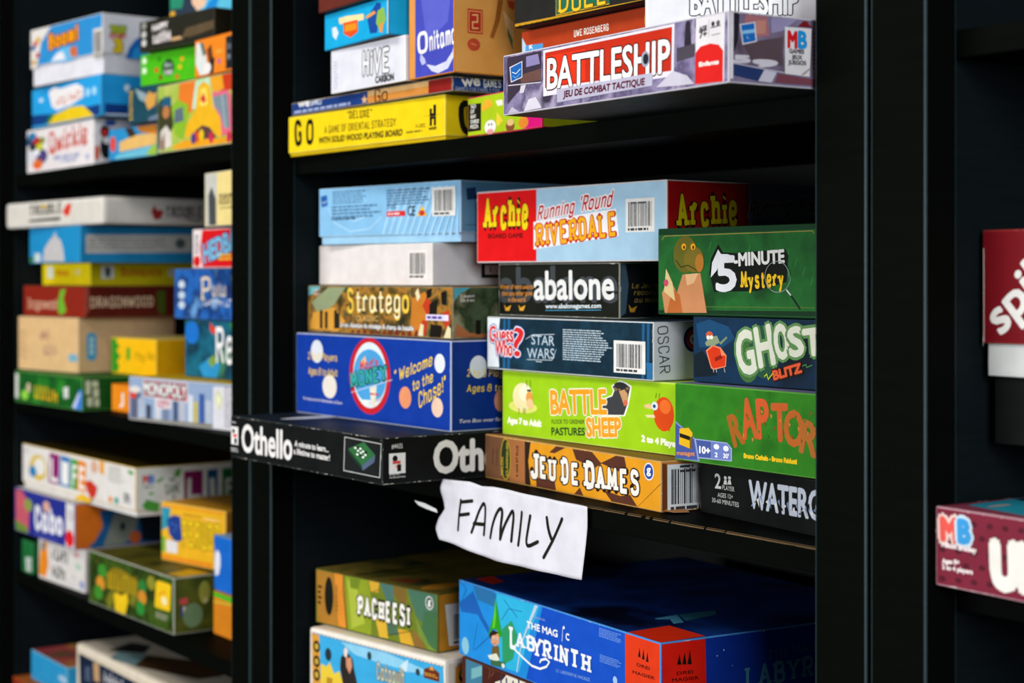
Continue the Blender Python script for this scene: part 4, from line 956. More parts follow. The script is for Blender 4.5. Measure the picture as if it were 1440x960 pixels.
b = Box('tall upright tan and violet box with white brush lettering', (-1.3722, 0.8270, 0.1816), 0.0004, 0.0780, 0.1600, 0.2344, '#dc9448', side='#d08a3e,#e2a65a,#b87030@9', edge='#c47c30', group='board games on the upper shelf of the middle bookcase')
b.p(None, 'f', '#444ab4', (11.3, 178.5), (79.5, 173.4), (79.5, -2.2), (11.3, -0.2))
b.p(None, 'f', '#5a60c4', (18.9, 85.5), (74.8, 84), (67.7, 46.8), (31.3, 31.7))
b.p(None, 'f', '#b9bce6', (20.7, 23.1), (28.2, 17.4), (30.1, 13.1), (23.6, 11.7), (19.8, 16.6))
b.p(None, 'f', '#d0d2ee', (30.7, 11.9), (46.6, 8.7), (64.7, 11.2), (75.1, 18.9), (80.4, 22.7), (79.5, 13.7), (67.7, 4.5), (51.2, 1.8), (39.9, 4.9))
b.t('title_lettering', 'f', '#f4f2f0', 'O', 15.7, 23.6, 33.8, 24.3, 17.1, font='hand', wt=0.2)
b.t('title_lettering', 'f', '#f4f2f0', 'nitama', 36.2, 24.4, 81.3, 27.4, 15.5, font='script', wt=0.2)
b.r('side_stamp', 's', '#b83020', 14.2, 36.1, 30.5, 58.2)
b.r('side_stamp', 's', '#e8a060', 15.3, 37.4, 29.3, 56.7)
b.r('side_stamp', 's', '#b83020', 16.1, 38.3, 28.5, 55.8)
b.l('side_stamp', 's', '#e8b070', 1.4, (19.5, 52.8), (24.7, 53.2), (24.7, 46.8), (19.5, 46.4), (19.5, 40.8), (25.3, 41.2))
b.e('side_stamp', 's', '#c04830', 20.9, 26.2, 6.9, 5.7)
b.l('side_stamp', 's', '#d89048', 1, (18, 27.1), (23.4, 25.9))
b.p(None, 's', '#9a5a24', (46.9, 68.8), (52.8, 69.3), (48.9, 49.6), (42.1, 32.9), (38.2, 34.3), (44, 50.8))
b.p(None, 's', '#f0c890', (52.8, 59.6), (64.5, 49.3), (64.5, 28.2), (56.7, 38.9))
b.p(None, 's', '#c85030', (56.7, 69.7), (65.3, 68.9), (64.9, 60.7), (58.6, 63.4))
b.p(None, 's', '#6a7a50', (56.7, 45.4), (63.6, 33), (63, 24.8), (57.7, 37.4))
b.done()

b = Box('lime and magenta box with a black word list and food doodles', (-1.3163, 0.8556, 0.1251), -0.0909, 0.1350, 0.1300, 0.0372, '#aecb1c', side='#c8d820', top='#d8e040', edge='#c01048', group='board games on the upper shelf of the middle bookcase')
b.p(None, 'f', '#e0147c', (0.7, 39.7), (131.9, 40.9), (131.9, 37.3), (0.7, 35.8))
b.p(None, 'f', '#a01030', (0.7, 2.4), (155.5, -1.1), (155.5, -3.5), (0.7, 0.2))
b.p(None, 'f', '#e0147c', (111.4, 44.2), (149.7, 43.3), (149.7, -1.3), (105.3, -0.4))
b.p('word_list', 'f', '#16140f', (1.4, 30.9), (26, 30.3), (26, 5.7), (1.4, 5.9))
b.t('word_list', 'f', '#f2f2ea', 'TACO', 5.9, 26.9, 16.2, 26.7, 3.3, bold=0.1)
b.t('word_list', 'f', '#f2f2ea', 'CAT', 5.9, 22.3, 13.5, 22.4, 3.3, bold=0.1)
b.t('word_list', 'f', '#f2f2ea', 'GOAT', 5.9, 17.8, 16.2, 17.7, 3.2, bold=0.1)
b.t('word_list', 'f', '#f2f2ea', 'CHEESE', 5.9, 13.2, 22.1, 12.8, 3.2, bold=0.1)
b.t('word_list', 'f', '#f2f2ea', 'PIZZA', 5.9, 8.6, 21, 8.3, 3.2, bold=0.1)
b.p('picture', 'f', '#f0b030', (27.3, 27), (32.4, 32.2), (42.4, 32.4), (48, 27.2), (45.7, 25.5), (27.3, 22.2))
b.p('picture', 'f', '#f4ecd8', (53.2, 29.8), (65.3, 30), (66.9, 25.2), (57.1, 24.8))
b.p('picture', 'f', '#f0d040', (55.5, 19.9), (66.9, 11.2), (57.1, 6.9), (54.5, 10.6))
b.e('picture', 'f', '#f0ece8', 43.4, 7.5, 10.5, 6.3)
b.e('picture', 'f', '#e8a0a0', 43.4, 3.2, 5.9, 2.5)
b.e('picture', 'f', '#26221c', 40.7, 9.7, 1.3, 0.9)
b.e('picture', 'f', '#26221c', 46, 9.6, 1.3, 0.9)
b.e('picture', 'f', '#8a5030', 79.6, 5.8, 7.6, 5.6)
b.e('picture', 'f', '#e8c080', 80.3, 8.6, 6.3, 3)
b.e('picture', 'f', '#e88a30', 103.1, 6.8, 8.6, 4.9)
b.done()

b = Box('large grey purple box with red title panel and bold white capitals, jutting out', (-1.1128, 0.7565, 0.1251), -0.0332, 0.2736, 0.2000, 0.0470, '#4c4560,#8f86aa,#5a5072,#a79cba,#3a3246@26', side='#5a4a58,#857a98,#6a5560@22', top='#8078a0', edge='#c9c4cf', group='board games on the upper shelf of the middle bookcase')
b.p(None, 'f', '#3a3040', (6.1, 44.7), (54.4, 44.9), (53.5, 21.7), (29.8, 21.3), (6.7, 8.6))
b.p(None, 'f', '#8a80b0', (33.1, 42.7), (49.6, 43.1), (52.2, 35.3), (33.1, 34.6))
b.p(None, 'f', '#6a4a44', (23.1, 29.2), (53.5, 31.6), (53.5, 22.6), (26.4, 23))
b.l(None, 'f', '#c9c4d0', 0.8, (7.8, 22.9), (53.5, 21.2))
b.p(None, 'f', '#d0ccd8', (25.8, 21.3), (33.1, 21.3), (29.8, 15.4), (23.8, 15.4))
b.p(None, 'f', '#d4d0dc', (29.8, 1.2), (36.4, 9.8), (46.3, 10.7), (54.4, 1.9))
b.p(None, 'f', '#bcb6c8', (6.7, 1.3), (12.9, 5.9), (23.1, 1.4))
b.p('emblem', 'f', '#d8d4dc', (9.5, 37), (27.8, 40), (27.8, 27.3), (11.5, 24.8))
b.p('emblem', 'f', '#1c62b0', (10.9, 36.3), (26.8, 39.2), (26.8, 27.9), (12.6, 25.8))
b.l('emblem', 'f', '#e8f0f8', 0.6, (13.6, 32.7), (19, 31), (25.1, 34.1))
b.l('emblem', 'f', '#58a0d8', 0.8, (14.6, 29.6), (19, 27.7), (24.4, 30.5))
b.p('title_panel', 'f', '#e2dee6', (56.7, 44.7), (216.8, 45.3), (215.8, 10), (56.7, 10.2))
b.p('title_panel', 'f', '#c22c14', (59.3, 42.8), (214.2, 43.5), (213.2, 13.8), (59.3, 16.4))
b.p('title_panel', 'f', '#e03418', (60.6, 39.8), (112.1, 40.1), (112.1, 17), (60.6, 17.7))
b.t('title_lettering', 'f', '#f2efee', 'BATTLESHIP', 62.5, 15.4, 211.4, 13.3, 21.9, bold=0.75, ol=('#3c1008', 0.9))
b.e('title_lettering', 'f', '#9aa0b4', 184.5, 24.8, 4.9, 5.5)
b.e('title_lettering', 'f', '#20242c', 185, 24.8, 3.1, 3.7)
b.p('title_panel', 'f', '#b9b6cc', (75.2, 13.8), (192.6, 14.5), (192.6, 5.7), (75.8, 3.9))
b.t('subtitle', 'f', '#5c1a2c', 'JEU DE COMBAT TACTIQUE', 84, 7.1, 183.4, 7.1, 4.5, bold=0.3, shear=0.12)
b.p(None, 'f', '#2a2630', (228.7, 44), (231.2, 46.8), (233.7, 43.7), (235.2, 25.8), (226.9, 24.8))
b.p(None, 'f', '#4a4450', (219.2, 28.4), (238.3, 29.4), (238.3, 20.7), (219.2, 19.2))
b.p(None, 'f', '#c6c2d2', (196.9, 4), (215.3, 13.6), (230.7, 8.8), (238.3, 2.6), (223, 2.9))
b.p('age_panel', 'f', '#dfdcdf', (239.8, 48), (269.7, 48.2), (268.7, 1.3), (238.8, 2.1))
b.p('age_panel', 'f', '#d8201c', (239.3, 23), (244.5, 26.6), (254.4, 27.6), (263.4, 25.8), (268, 21.4), (267.7, 1.4), (238.8, 2.2))
b.t('age_panel', 'f', '#2c2830', 'AGE', 243.3, 36.7, 251.2, 36.8, 3, bold=0.3)
b.t('age_panel', 'f', '#2c2830', '7+', 243.8, 32.2, 251.2, 32.4, 4.3, bold=0.3)
b.l('age_panel', 'f', '#8a8690', 0.4, (253.6, 43.2), (253.2, 31.9))
b.e('age_panel', 'f', '#2c2830', 257.6, 40.1, 1.7, 1.7)
b.e('age_panel', 'f', '#5a5660', 262.9, 40.1, 1.9, 1.8)
b.l('age_panel', 'f', '#2c2830', 0.7, (255.6, 37.8), (265.3, 38.2))
b.l('age_panel', 'f', '#6a666e', 0.5, (256.1, 32.8), (264.8, 33))
b.p('age_panel', 'f', '#3a3440', (238.8, 47.5), (239.8, 47.3), (239.8, 39.5), (238.8, 39.3))
b.t('age_panel', 'f', '#f4e8e4', 'Enfants', 243.3, 13.6, 263.4, 13.4, 2.6, bold=0.3)
b.l(None, 'f', '#8a1a1c', 0.5, (239.8, 48.6), (270.1, 48.7))
b.p(None, 's', '#c41c1c', (12.2, 48.9), (38, 48.3), (35.3, 46.5), (11.3, 46.4))
b.p(None, 's', '#e8e4e8', (-1.7, 48.9), (3.9, 49.1), (3.5, 2.9), (-0.9, 2.7))
b.p(None, 's', '#262430', (4.3, 46.8), (9.1, 46.1), (8, 28.8), (3.9, 19.1))
b.p(None, 's', '#b0707a', (14, 45.5), (32.6, 45.3), (34.4, 32.9), (22.8, 31.3), (13.1, 39.4))
b.p(None, 's', '#c88a7a', (22.8, 42.2), (31.7, 42.9), (30.8, 33.9), (23.7, 33.4))
b.p(None, 's', '#9a92b8', (36.2, 45.3), (58.9, 45.7), (46.1, 37.2), (36.2, 35))
b.p(None, 's', '#5c4a52', (11.3, 26.4), (46.1, 33), (46.1, 13.8), (20.1, 14.8))
b.p('emblem', 's', '#dcd8e2', (8.9, 38.6), (22.3, 41.3), (23.7, 28.3), (11.3, 25.3))
b.p('emblem', 's', '#1a6cc0', (10.1, 38.1), (21.2, 40.3), (22.4, 28.8), (12.2, 26.5))
b.p('emblem', 's', '#8cc4ea', (10.5, 34.4), (21.6, 36.5), (21.9, 34.1), (10.8, 32.2))
b.l('emblem', 's', '#a8d0f0', 0.4, (15.3, 31.8), (14.8, 30.2), (17.1, 29.9))
b.t(None, 's', '#d4d0da', '5', 3.9, 13.7, 17.9, 14.2, 4.2, bold=0.6)
b.t(None, 's', '#d4d0da', '9', 20.1, 12.1, 41.6, 12.7, 4.2, bold=0.6)
b.p(None, 's', '#283a6a', (3.6, 12.7), (30.8, 10.1), (26.3, 2.3), (3.8, 5))
b.p(None, 's', '#c9c6d6', (29.9, 10.3), (40.7, 9.3), (36.2, 2.2), (24.6, 2.5))
b.l(None, 's', '#c9c6d6', 0.6, (3.6, 12.9), (47, 9.4))
b.p(None, 's', '#7a4652', (41.6, 8.4), (74.6, 6.6), (74.6, 2.5), (38.9, 2.4))
b.p('maker_plate', 's', '#e6e2e6', (47.5, 39.9), (71.3, 40.4), (69.5, 8.1), (47.7, 8.8))
b.t('maker_plate', 's', '#d41c24', 'M', 50.5, 26.6, 57.8, 26.5, 10.6, bold=0.8)
b.t('maker_plate', 's', '#1c96dc', 'B', 59.6, 27, 66.4, 26.8, 10.7, bold=0.8)
b.t('maker_plate', 's', '#3a3438', 'GAMES', 51.4, 22.8, 64.4, 23.2, 2.6, bold=0.2)
b.t('maker_plate', 's', '#3a3438', 'JEUX', 53.8, 19, 62.7, 19.2, 2.6, bold=0.2)
b.t('maker_plate', 's', '#3a3438', 'JUEGOS', 50.7, 15.3, 66.1, 15.7, 2.6, bold=0.2)
b.p('maker_plate', 's', '#b09a90', (61.6, 8.9), (69.5, 14), (70.4, 13.3), (64.4, 8.9))
b.p(None, 's', '#7a1c22', (58.9, 40.8), (61.6, 42.9), (64.4, 45.2), (68.1, 45), (69, 43.1), (73.2, 41.3))
b.l(None, 's', '#3a3440', 0.5, (72.3, 37.4), (75.7, 37.3))
b.l(None, 's', '#3a3440', 0.5, (72.3, 34.5), (75.7, 34.4))
b.l(None, 's', '#3a3440', 0.5, (72.3, 31.6), (75.7, 31.5))
b.l(None, 's', '#3a3440', 0.5, (72.3, 28.7), (75.7, 28.6))
b.l(None, 's', '#3a3440', 0.5, (72.3, 25.7), (75.7, 25.6))
b.l(None, 's', '#3a3440', 0.5, (72.3, 22.8), (75.7, 22.7))
b.l(None, 's', '#3a3440', 0.5, (72.3, 19.9), (75.7, 19.8))
b.l(None, 's', '#3a3440', 0.5, (72.3, 17), (75.7, 16.9))
b.l(None, 's', '#3a3440', 0.5, (72.3, 14.1), (75.7, 13.9))
b.wear('f', 'tr', 1.0, 0.6, '#d8d4d4')
b.wear('s', 'lt', 1.6, 0.75, '#e0dcd8')
b.done()

b = Box('rust red box with small white capitals, behind the large grey purple box', (-1.2445, 0.8655, 0.1727), 0.0000, 0.2000, 0.2000, 0.0424, '#b23c18', side='#a03414', top='#a03414', edge='#8a2c14', group='board games on the upper shelf of the middle bookcase')
b.p(None, 'f', '#b8d4ea', (1, 37), (7.3, 29.5), (7.3, 20.6), (0.1, 21.4))
b.p('badge', 'f', '#4a9ad8', (6.4, 29.3), (32.7, 28.4), (32.7, 22.1), (6.4, 22.3))
b.t('badge', 'f', '#f0f0f0', 'K', 12.4, 25.8, 17.4, 25.8, 3.1, bold=0.3)
b.t('title_lettering', 'f', '#f2ece4', 'UWE ROSENBERG', 77.5, 29.2, 125.4, 29.2, 4.8, font='hand', wt=0.2)
b.l(None, 'f', '#e0a83c', 0.5, (172.4, 35.4), (172.4, 28.3))
b.done()

b = Box('black box with gold key-pattern border and green title panel, above the rust red box', (-1.2350, 0.8515, 0.2157), 0.0000, 0.2200, 0.2000, 0.0744, '#232220', top='#1c1b1a', edge='#0e0e0e', group='board games on the upper shelf of the middle bookcase')
b.p('title_panel', 'f', '#1f6a50', (61.7, 3.6), (61.7, 70.7), (135, 70.2), (135, 3.9))
b.l('title_panel', 'f', '#d8a81e', 0.7, (61.7, 3.6), (135, 3.9))
b.l('title_panel', 'f', '#d8a81e', 0.5, (61.7, 3.6), (61.7, 52.7))
b.t('title_lettering', 'f', '#eec12c', 'DUEL', 64.8, 5.9, 131.2, 5.6, 19.7, font='slab', wt=0.13, ol=('#6a4a0c', 0.6))
b.p('border', 'f', '#c8941c', (0.6, 3.5), (217.8, 1.1), (217.8, -4.7), (0.6, -2.4))
b.l('border', 'f', '#1c1812', 0.9, (8.8, 1.7), (8.8, -2.3), (3.4, -2.1), (3.4, 0.6), (6.4, 0.5))
b.l('border', 'f', '#1c1812', 0.9, (17.6, 1.6), (17.6, -2.3), (12.3, -2.2), (12.3, 0.5), (15.3, 0.4))
b.l('border', 'f', '#1c1812', 0.9, (26.4, 1.5), (26.4, -2.4), (21.1, -2.3), (21.1, 0.4), (24, 0.3))
b.l('border', 'f', '#1c1812', 0.9, (35, 1.4), (35, -2.5), (29.8, -2.3), (29.8, 0.3), (32.7, 0.2))
b.l('border', 'f', '#1c1812', 0.9, (43.6, 1.3), (43.6, -2.5), (38.4, -2.4), (38.4, 0.3), (41.3, 0.2))
b.l('border', 'f', '#1c1812', 0.9, (52.1, 1.2), (52.1, -2.6), (46.9, -2.5), (46.9, 0.2), (49.8, 0.1))
b.l('border', 'f', '#1c1812', 0.9, (60.5, 1.1), (60.5, -2.7), (55.4, -2.5), (55.4, 0.1), (58.3, 0))
b.l('border', 'f', '#1c1812', 0.9, (68.8, 1.1), (68.8, -2.8), (63.8, -2.6), (63.8, 0), (66.6, -0.1))
b.l('border', 'f', '#1c1812', 0.9, (77.1, 1), (77.1, -2.8), (72.1, -2.7), (72.1, -0.1), (74.9, -0.2))
b.l('border', 'f', '#1c1812', 0.9, (85.3, 0.9), (85.3, -2.9), (80.3, -2.8), (80.3, -0.1), (83.1, -0.3))
b.l('border', 'f', '#1c1812', 0.9, (93.3, 0.8), (93.3, -3), (88.4, -2.8), (88.4, -0.2), (91.2, -0.3))
b.l('border', 'f', '#1c1812', 0.9, (101.4, 0.7), (101.4, -3), (96.5, -2.9), (96.5, -0.3), (99.2, -0.4))
b.l('border', 'f', '#1c1812', 0.9, (109.3, 0.6), (109.3, -3.1), (104.5, -3), (104.5, -0.4), (107.2, -0.5))
b.l('border', 'f', '#1c1812', 0.9, (117.2, 0.6), (117.2, -3.2), (112.4, -3), (112.4, -0.5), (115.1, -0.6))
b.l('border', 'f', '#1c1812', 0.9, (125, 0.5), (125, -3.2), (120.2, -3.1), (120.2, -0.5), (122.9, -0.6))
b.l('border', 'f', '#1c1812', 0.9, (132.7, 0.4), (132.7, -3.3), (128, -3.2), (128, -0.6), (130.7, -0.7))
b.l('border', 'f', '#1c1812', 0.9, (140.4, 0.3), (140.4, -3.3), (135.7, -3.2), (135.7, -0.7), (138.3, -0.8))
b.l('border', 'f', '#1c1812', 0.9, (148, 0.2), (148, -3.4), (143.4, -3.3), (143.4, -0.8), (145.9, -0.9))
b.l('border', 'f', '#1c1812', 0.8, (155.5, 0.2), (155.5, -3.5), (150.9, -3.3), (150.9, -0.8), (153.5, -0.9))
b.l('border', 'f', '#1c1812', 0.8, (163, 0.1), (163, -3.5), (158.4, -3.4), (158.4, -0.9), (161, -1))
b.l('border', 'f', '#1c1812', 0.8, (170.3, 0), (170.3, -3.6), (165.9, -3.5), (165.9, -1), (168.4, -1.1))
b.l('border', 'f', '#1c1812', 0.8, (177.7, -0.1), (177.7, -3.7), (173.2, -3.5), (173.2, -1.1), (175.7, -1.2))
b.l('border', 'f', '#1c1812', 0.8, (184.9, -0.2), (184.9, -3.7), (180.5, -3.6), (180.5, -1.1), (183, -1.2))
b.l('border', 'f', '#1c1812', 0.8, (192.1, -0.2), (192.1, -3.8), (187.7, -3.7), (187.7, -1.2), (190.2, -1.3))
b.l('border', 'f', '#1c1812', 0.8, (199.3, -0.3), (199.3, -3.8), (194.9, -3.7), (194.9, -1.3), (197.4, -1.4))
b.l('border', 'f', '#1c1812', 0.8, (206.3, -0.4), (206.3, -3.9), (202, -3.8), (202, -1.3), (204.4, -1.4))
b.l('border', 'f', '#1c1812', 0.8, (213.3, -0.5), (213.3, -4), (209.1, -3.8), (209.1, -1.4), (211.5, -1.5))
b.done()

b = Box('white box with large black-outlined capitals, set askew on the large grey purple box', (-0.9440, 0.7635, 0.1727), 0.9076, 0.1220, 0.0500, 0.0544, '#f0f0f2', edge='#f4f4f4', group='board games on the upper shelf of the middle bookcase')
b.t('title_lettering', 'f', '#f6f6f6', 'BATTLESHIP', 31.4, 10.9, 105.7, 10.5, 18, bold=0.7, ol=('#15161a', 0.8))
b.done()

b = Box('cream-bordered box with sky blue battle picture under the olive green patterned box', (-1.5892, 0.8373, -0.4692), 0.1483, 0.2159, 0.2000, 0.1060, '#e4d8c8', top='#e8ddcc', edge='#efe6da', group='board games on the lower shelf of the middle bookcase', bev=0.0040)
b.p('picture', 'f', '#3aa8dc', (6.1, 100.8), (212.7, 99.8), (214.8, 54), (7.4, 26))
b.p('picture', 'f', '#8ccbe8', (52.7, 98.8), (129.1, 99.1), (185.5, 92.5), (183.3, 87.2), (119.8, 87.4), (77.1, 89.3))
b.p('picture', 'f', '#c8e2ee', (149.7, 90.8), (161, 98.4), (158.8, 86.6), (174.4, 87.8), (147.4, 84.7))
b.p('picture', 'f', '#d89a3a', (4.3, 100.5), (17.6, 99.5), (20.2, 45.1), (6.1, 42.6))
b.e('picture', 'f', '#241c10', 13, 87.4, 5.7, 6.2)
b.e('picture', 'f', '#c8a83a', 13, 87.4, 3.2, 3.2)
b.e('picture', 'f', '#241c10', 13, 72.1, 5.7, 6.2)
b.e('picture', 'f', '#c8a83a', 13, 72.1, 3.2, 3.2)
b.e('picture', 'f', '#241c10', 13, 58.3, 5.7, 6.3)
b.e('picture', 'f', '#c8a83a', 13, 58.3, 3.2, 3.3)
b.p('picture', 'f', '#e8c83c', (20.2, 71), (30.3, 69.6), (35.3, 75), (42.8, 64.1), (51.4, 68.6), (57.6, 57.6), (64.9, 61.9), (69.8, 53.8), (20.2, 45.1))
b.p('picture', 'f', '#b88a24', (30.3, 59), (40.3, 59.2), (39, 48.4), (30.3, 46.8))
b.e('picture', 'f', '#243038', 32.8, 82.4, 5.4, 6.6)
b.e('picture', 'f', '#24404c', 100.5, 91.8, 3.5, 4.3)
b.e('picture', 'f', '#24404c', 175.5, 88.3, 3.2, 3.4)
b.p('picture', 'f', '#2a2420', (52.7, 71.8), (53.9, 82.5), (62.5, 91.4), (73.5, 84.2), (75.9, 74.2), (81.9, 58.9), (57.6, 54.6))
b.p('picture', 'f', '#d09070', (62.5, 83.9), (71, 85.3), (72.7, 76.6), (68.6, 68.5), (63, 75))
b.p('picture', 'f', '#e8d8d0', (58.8, 90.8), (62.5, 95.1), (66.2, 91.2), (63.7, 84.1), (59.6, 84.9))
b.t('title_lettering', 'f', '#c8d0b8', 'Catapult', 112.3, 72.2, 155.4, 72.4, 14.1, font='hand', wt=0.2, ol=('#5a2a20', 0.7))
b.p('badge', 'f', '#6a2c14', (184.4, 93), (196.4, 97.2), (207.3, 92.6), (207.3, 84.2), (184.4, 84.5))
b.g('badge', 'f', '#e0a040', 185.9, 90.4, 206.2, 86.8, 2, 0.5)
b.p('badge', 'f', '#e0a040', (192.1, 93.6), (196, 97.8), (200.3, 93.9))
b.p(None, 'f', '#8a5a48', (7.4, 101.3), (9.5, 101.3), (8.4, 99))
b.p(None, 'f', '#8a5a48', (14.1, 101.3), (16.2, 101.3), (15.2, 99))
b.p(None, 'f', '#8a5a48', (20.8, 101.3), (22.9, 101.3), (21.9, 99))
b.p(None, 'f', '#8a5a48', (27.5, 101.2), (29.5, 101.2), (28.5, 98.9))
b.p(None, 'f', '#8a5a48', (34.1, 101.2), (36.1, 101.2), (35.1, 98.9))
b.p(None, 'f', '#8a5a48', (40.7, 101.2), (42.7, 101.2), (41.7, 98.9))
b.p(None, 'f', '#8a5a48', (47.3, 101.2), (49.3, 101.2), (48.3, 98.9))
b.p(None, 'f', '#8a5a48', (53.8, 101.1), (55.8, 101.1), (54.8, 98.9))
b.p(None, 'f', '#8a5a48', (60.3, 101.1), (62.2, 101.1), (61.3, 98.8))
b.p(None, 'f', '#8a5a48', (66.7, 101.1), (68.7, 101.1), (67.7, 98.8))
b.p(None, 'f', '#8a5a48', (73.1, 101.1), (75.1, 101.1), (74.1, 98.8))
b.p(None, 'f', '#8a5a48', (79.5, 101), (81.4, 101), (80.5, 98.8))
b.p(None, 'f', '#8a5a48', (85.8, 101), (87.8, 101), (86.8, 98.7))
b.p(None, 'f', '#8a5a48', (92.2, 101), (94.1, 101), (93.1, 98.7))
b.p(None, 'f', '#8a5a48', (98.4, 101), (100.3, 101), (99.4, 98.7))
b.p(None, 'f', '#8a5a48', (104.7, 100.9), (106.6, 100.9), (105.6, 98.7))
b.p(None, 'f', '#8a5a48', (110.9, 100.9), (112.8, 100.9), (111.8, 98.6))
b.p(None, 'f', '#8a5a48', (117.1, 100.9), (118.9, 100.9), (118, 98.6))
b.p(None, 'f', '#8a5a48', (123.2, 100.9), (125.1, 100.9), (124.1, 98.6))
b.p(None, 'f', '#8a5a48', (129.3, 100.8), (131.2, 100.8), (130.2, 98.6))
b.p(None, 'f', '#8a5a48', (135.4, 100.8), (137.2, 100.8), (136.3, 98.5))
b.p(None, 'f', '#8a5a48', (141.4, 100.8), (143.3, 100.8), (142.3, 98.5))
b.p(None, 'f', '#8a5a48', (147.4, 100.8), (149.3, 100.8), (148.4, 98.5))
b.p(None, 'f', '#8a5a48', (153.4, 100.7), (155.2, 100.7), (154.3, 98.5))
b.p(None, 'f', '#8a5a48', (159.4, 100.7), (161.2, 100.7), (160.3, 98.5))
b.p(None, 'f', '#8a5a48', (165.3, 100.7), (167.1, 100.7), (166.2, 98.4))
b.p(None, 'f', '#8a5a48', (171.2, 100.7), (173, 100.7), (172.1, 98.4))
b.p(None, 'f', '#8a5a48', (177.1, 100.6), (178.8, 100.6), (177.9, 98.4))
b.p(None, 'f', '#8a5a48', (182.9, 100.6), (184.6, 100.6), (183.8, 98.4))
b.p(None, 'f', '#8a5a48', (188.7, 100.6), (190.4, 100.6), (189.6, 98.4))
b.p(None, 'f', '#8a5a48', (194.5, 100.6), (196.2, 100.6), (195.3, 98.3))
b.p(None, 'f', '#8a5a48', (200.2, 100.6), (201.9, 100.6), (201.1, 98.3))
b.p(None, 'f', '#8a5a48', (205.9, 100.5), (207.6, 100.5), (206.8, 98.3))
b.p(None, 'f', '#8a5a48', (211.6, 100.5), (213.3, 100.5), (212.4, 98.3))
b.p('picture', 's', '#4aa0c8', (14.9, 100.5), (64.6, 95.3), (64.6, 62.7), (14.9, 70.9))
b.p('picture', 's', '#d88a2c', (12.4, 97.6), (19.9, 100.7), (30, 94), (32.5, 68), (12.4, 71.4))
b.e('side_badge', 's', '#d8a83a', 24.3, 88.7, 9.1, 8.2)
b.e('side_badge', 's', '#16140c', 24.3, 88.7, 7.8, 7.1)
b.t('side_badge', 's', '#e8e4d8', '2', 23.1, 83.4, 25.7, 83, 3.4, bold=0.3)
b.e('side_badge', 's', '#d8b020', 20.2, 89.8, 1.7, 2.5)
b.e('side_badge', 's', '#d8b020', 20.2, 92.5, 1.3, 1.3)
b.e('side_badge', 's', '#d8b020', 24.3, 89.2, 1.7, 2.4)
b.e('side_badge', 's', '#e06030', 24.3, 91.8, 1.4, 1.3)
b.e('side_badge', 's', '#d8b020', 28.5, 88.5, 1.7, 2.5)
b.e('side_badge', 's', '#d8b020', 28.5, 91.2, 1.3, 1.3)
b.done()

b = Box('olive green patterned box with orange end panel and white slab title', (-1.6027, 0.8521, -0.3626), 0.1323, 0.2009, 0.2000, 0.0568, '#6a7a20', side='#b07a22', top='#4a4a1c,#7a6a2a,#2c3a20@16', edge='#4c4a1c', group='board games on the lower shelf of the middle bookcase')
b.p(None, 'f', '#a87428', (-2.5, 55), (49.2, 55.4), (55.6, 1.6), (3.3, 1.4))
b.p(None, 'f', '#d8892c', (32.6, 56.3), (48, 55.7), (52.6, 1.9), (40.3, 2.3))
b.l(None, 'f', '#22200c', 1, (48.7, 55.3), (48, 40.8), (55.1, 0.8))
b.e('emblem', 'f', '#14160c', 23.5, 30.6, 7.5, 19.9)
b.t(None, 'f', '#3a2408', '4 JOUEURS', 39.3, 16.7, 38.3, 44.1, 3.4)
b.g(None, 'f', '#3a2408', 3.9, 41, 11.8, 18.9, 4, 0.5)
b.p(None, 'f', '#8a9a24', (51, 54.9), (90.5, 55.8), (97.9, 31.1), (95.4, 1), (56.9, 0.7))
b.p(None, 'f', '#a8b43c', (55.6, 52.4), (70.7, 48.4), (85.6, 11.4), (63.2, 3.5))
b.p(None, 'f', '#6f8420', (59.4, 54.4), (78.2, 55.1), (73.2, 44.2), (60.6, 44))
b.p(None, 'f', '#d0a432', (91.7, 56), (108.8, 56.1), (107.6, 45.9), (95.4, 44.2))
b.p(None, 'f', '#4a7068', (109.5, 55.8), (131.5, 56.5), (131.5, 35.9), (119.6, 40.1))
b.p(None, 'f', '#7a6028', (132.7, 56.6), (151.5, 56.5), (152.7, 40.4), (141, 40.2), (131.5, 47.7))
b.p(None, 'f', '#47705a', (153.9, 56.5), (197.2, 56), (200.6, 34.3), (187.1, 20.9), (168.9, 29.7), (159.7, 42.8))
b.p(None, 'f', '#d8ac34', (101.5, 21.2), (119.6, 19.5), (123.2, 2.3), (108.8, 1.6))
b.p(None, 'f', '#4a6a50', (119.6, 18.7), (136.3, 18.3), (141, 8), (123.2, 6.7))
b.p(None, 'f', '#d0a02c', (138.6, 14.2), (157.3, 14.9), (164.3, 0.8), (143.3, 1.1))
b.p(None, 'f', '#86642c', (160.8, 16.9), (173.5, 13.1), (182.6, 0.8), (164.3, 0.8))
b.p(None, 'f', '#3f6a44', (180.3, 37.1), (198.3, 39.7), (202.8, 1.9), (184.8, 7.6), (175.7, 20.6))
b.p(None, 'f', '#6f8a34', (164.3, 34.8), (175.7, 20.6), (187.1, 6.6), (202.8, -0.2), (187.1, -0.6), (171.2, 12.7))
b.l(None, 'f', '#2a260e', 0.7, (122, 5.1), (159.7, 15))
b.l(None, 'f', '#2a260e', 0.6, (95.4, 44.2), (110, 49.2))
b.t('title_lettering', 'f', '#efece2', 'PACHEESI', 73.2, 19.7, 157.3, 20.7, 16.6, font='slab', wt=0.28, ol=('#1c180a', 1.0))
b.e('emblem', 'f', '#e4e4e0', 187.8, 46.5, 6, 6.6)
b.e('emblem', 'f', '#2c4438', 187.8, 46.5, 4.9, 5.5)
b.t('emblem', 'f', '#f0f0ec', 'g', 185.7, 45.1, 190, 45.1, 6.2, bold=0.3)
b.p('barcode_label', 's', '#dcdcd8', (8.6, 45.5), (58.4, 44.8), (60.3, 1.6), (13.7, 5.1))
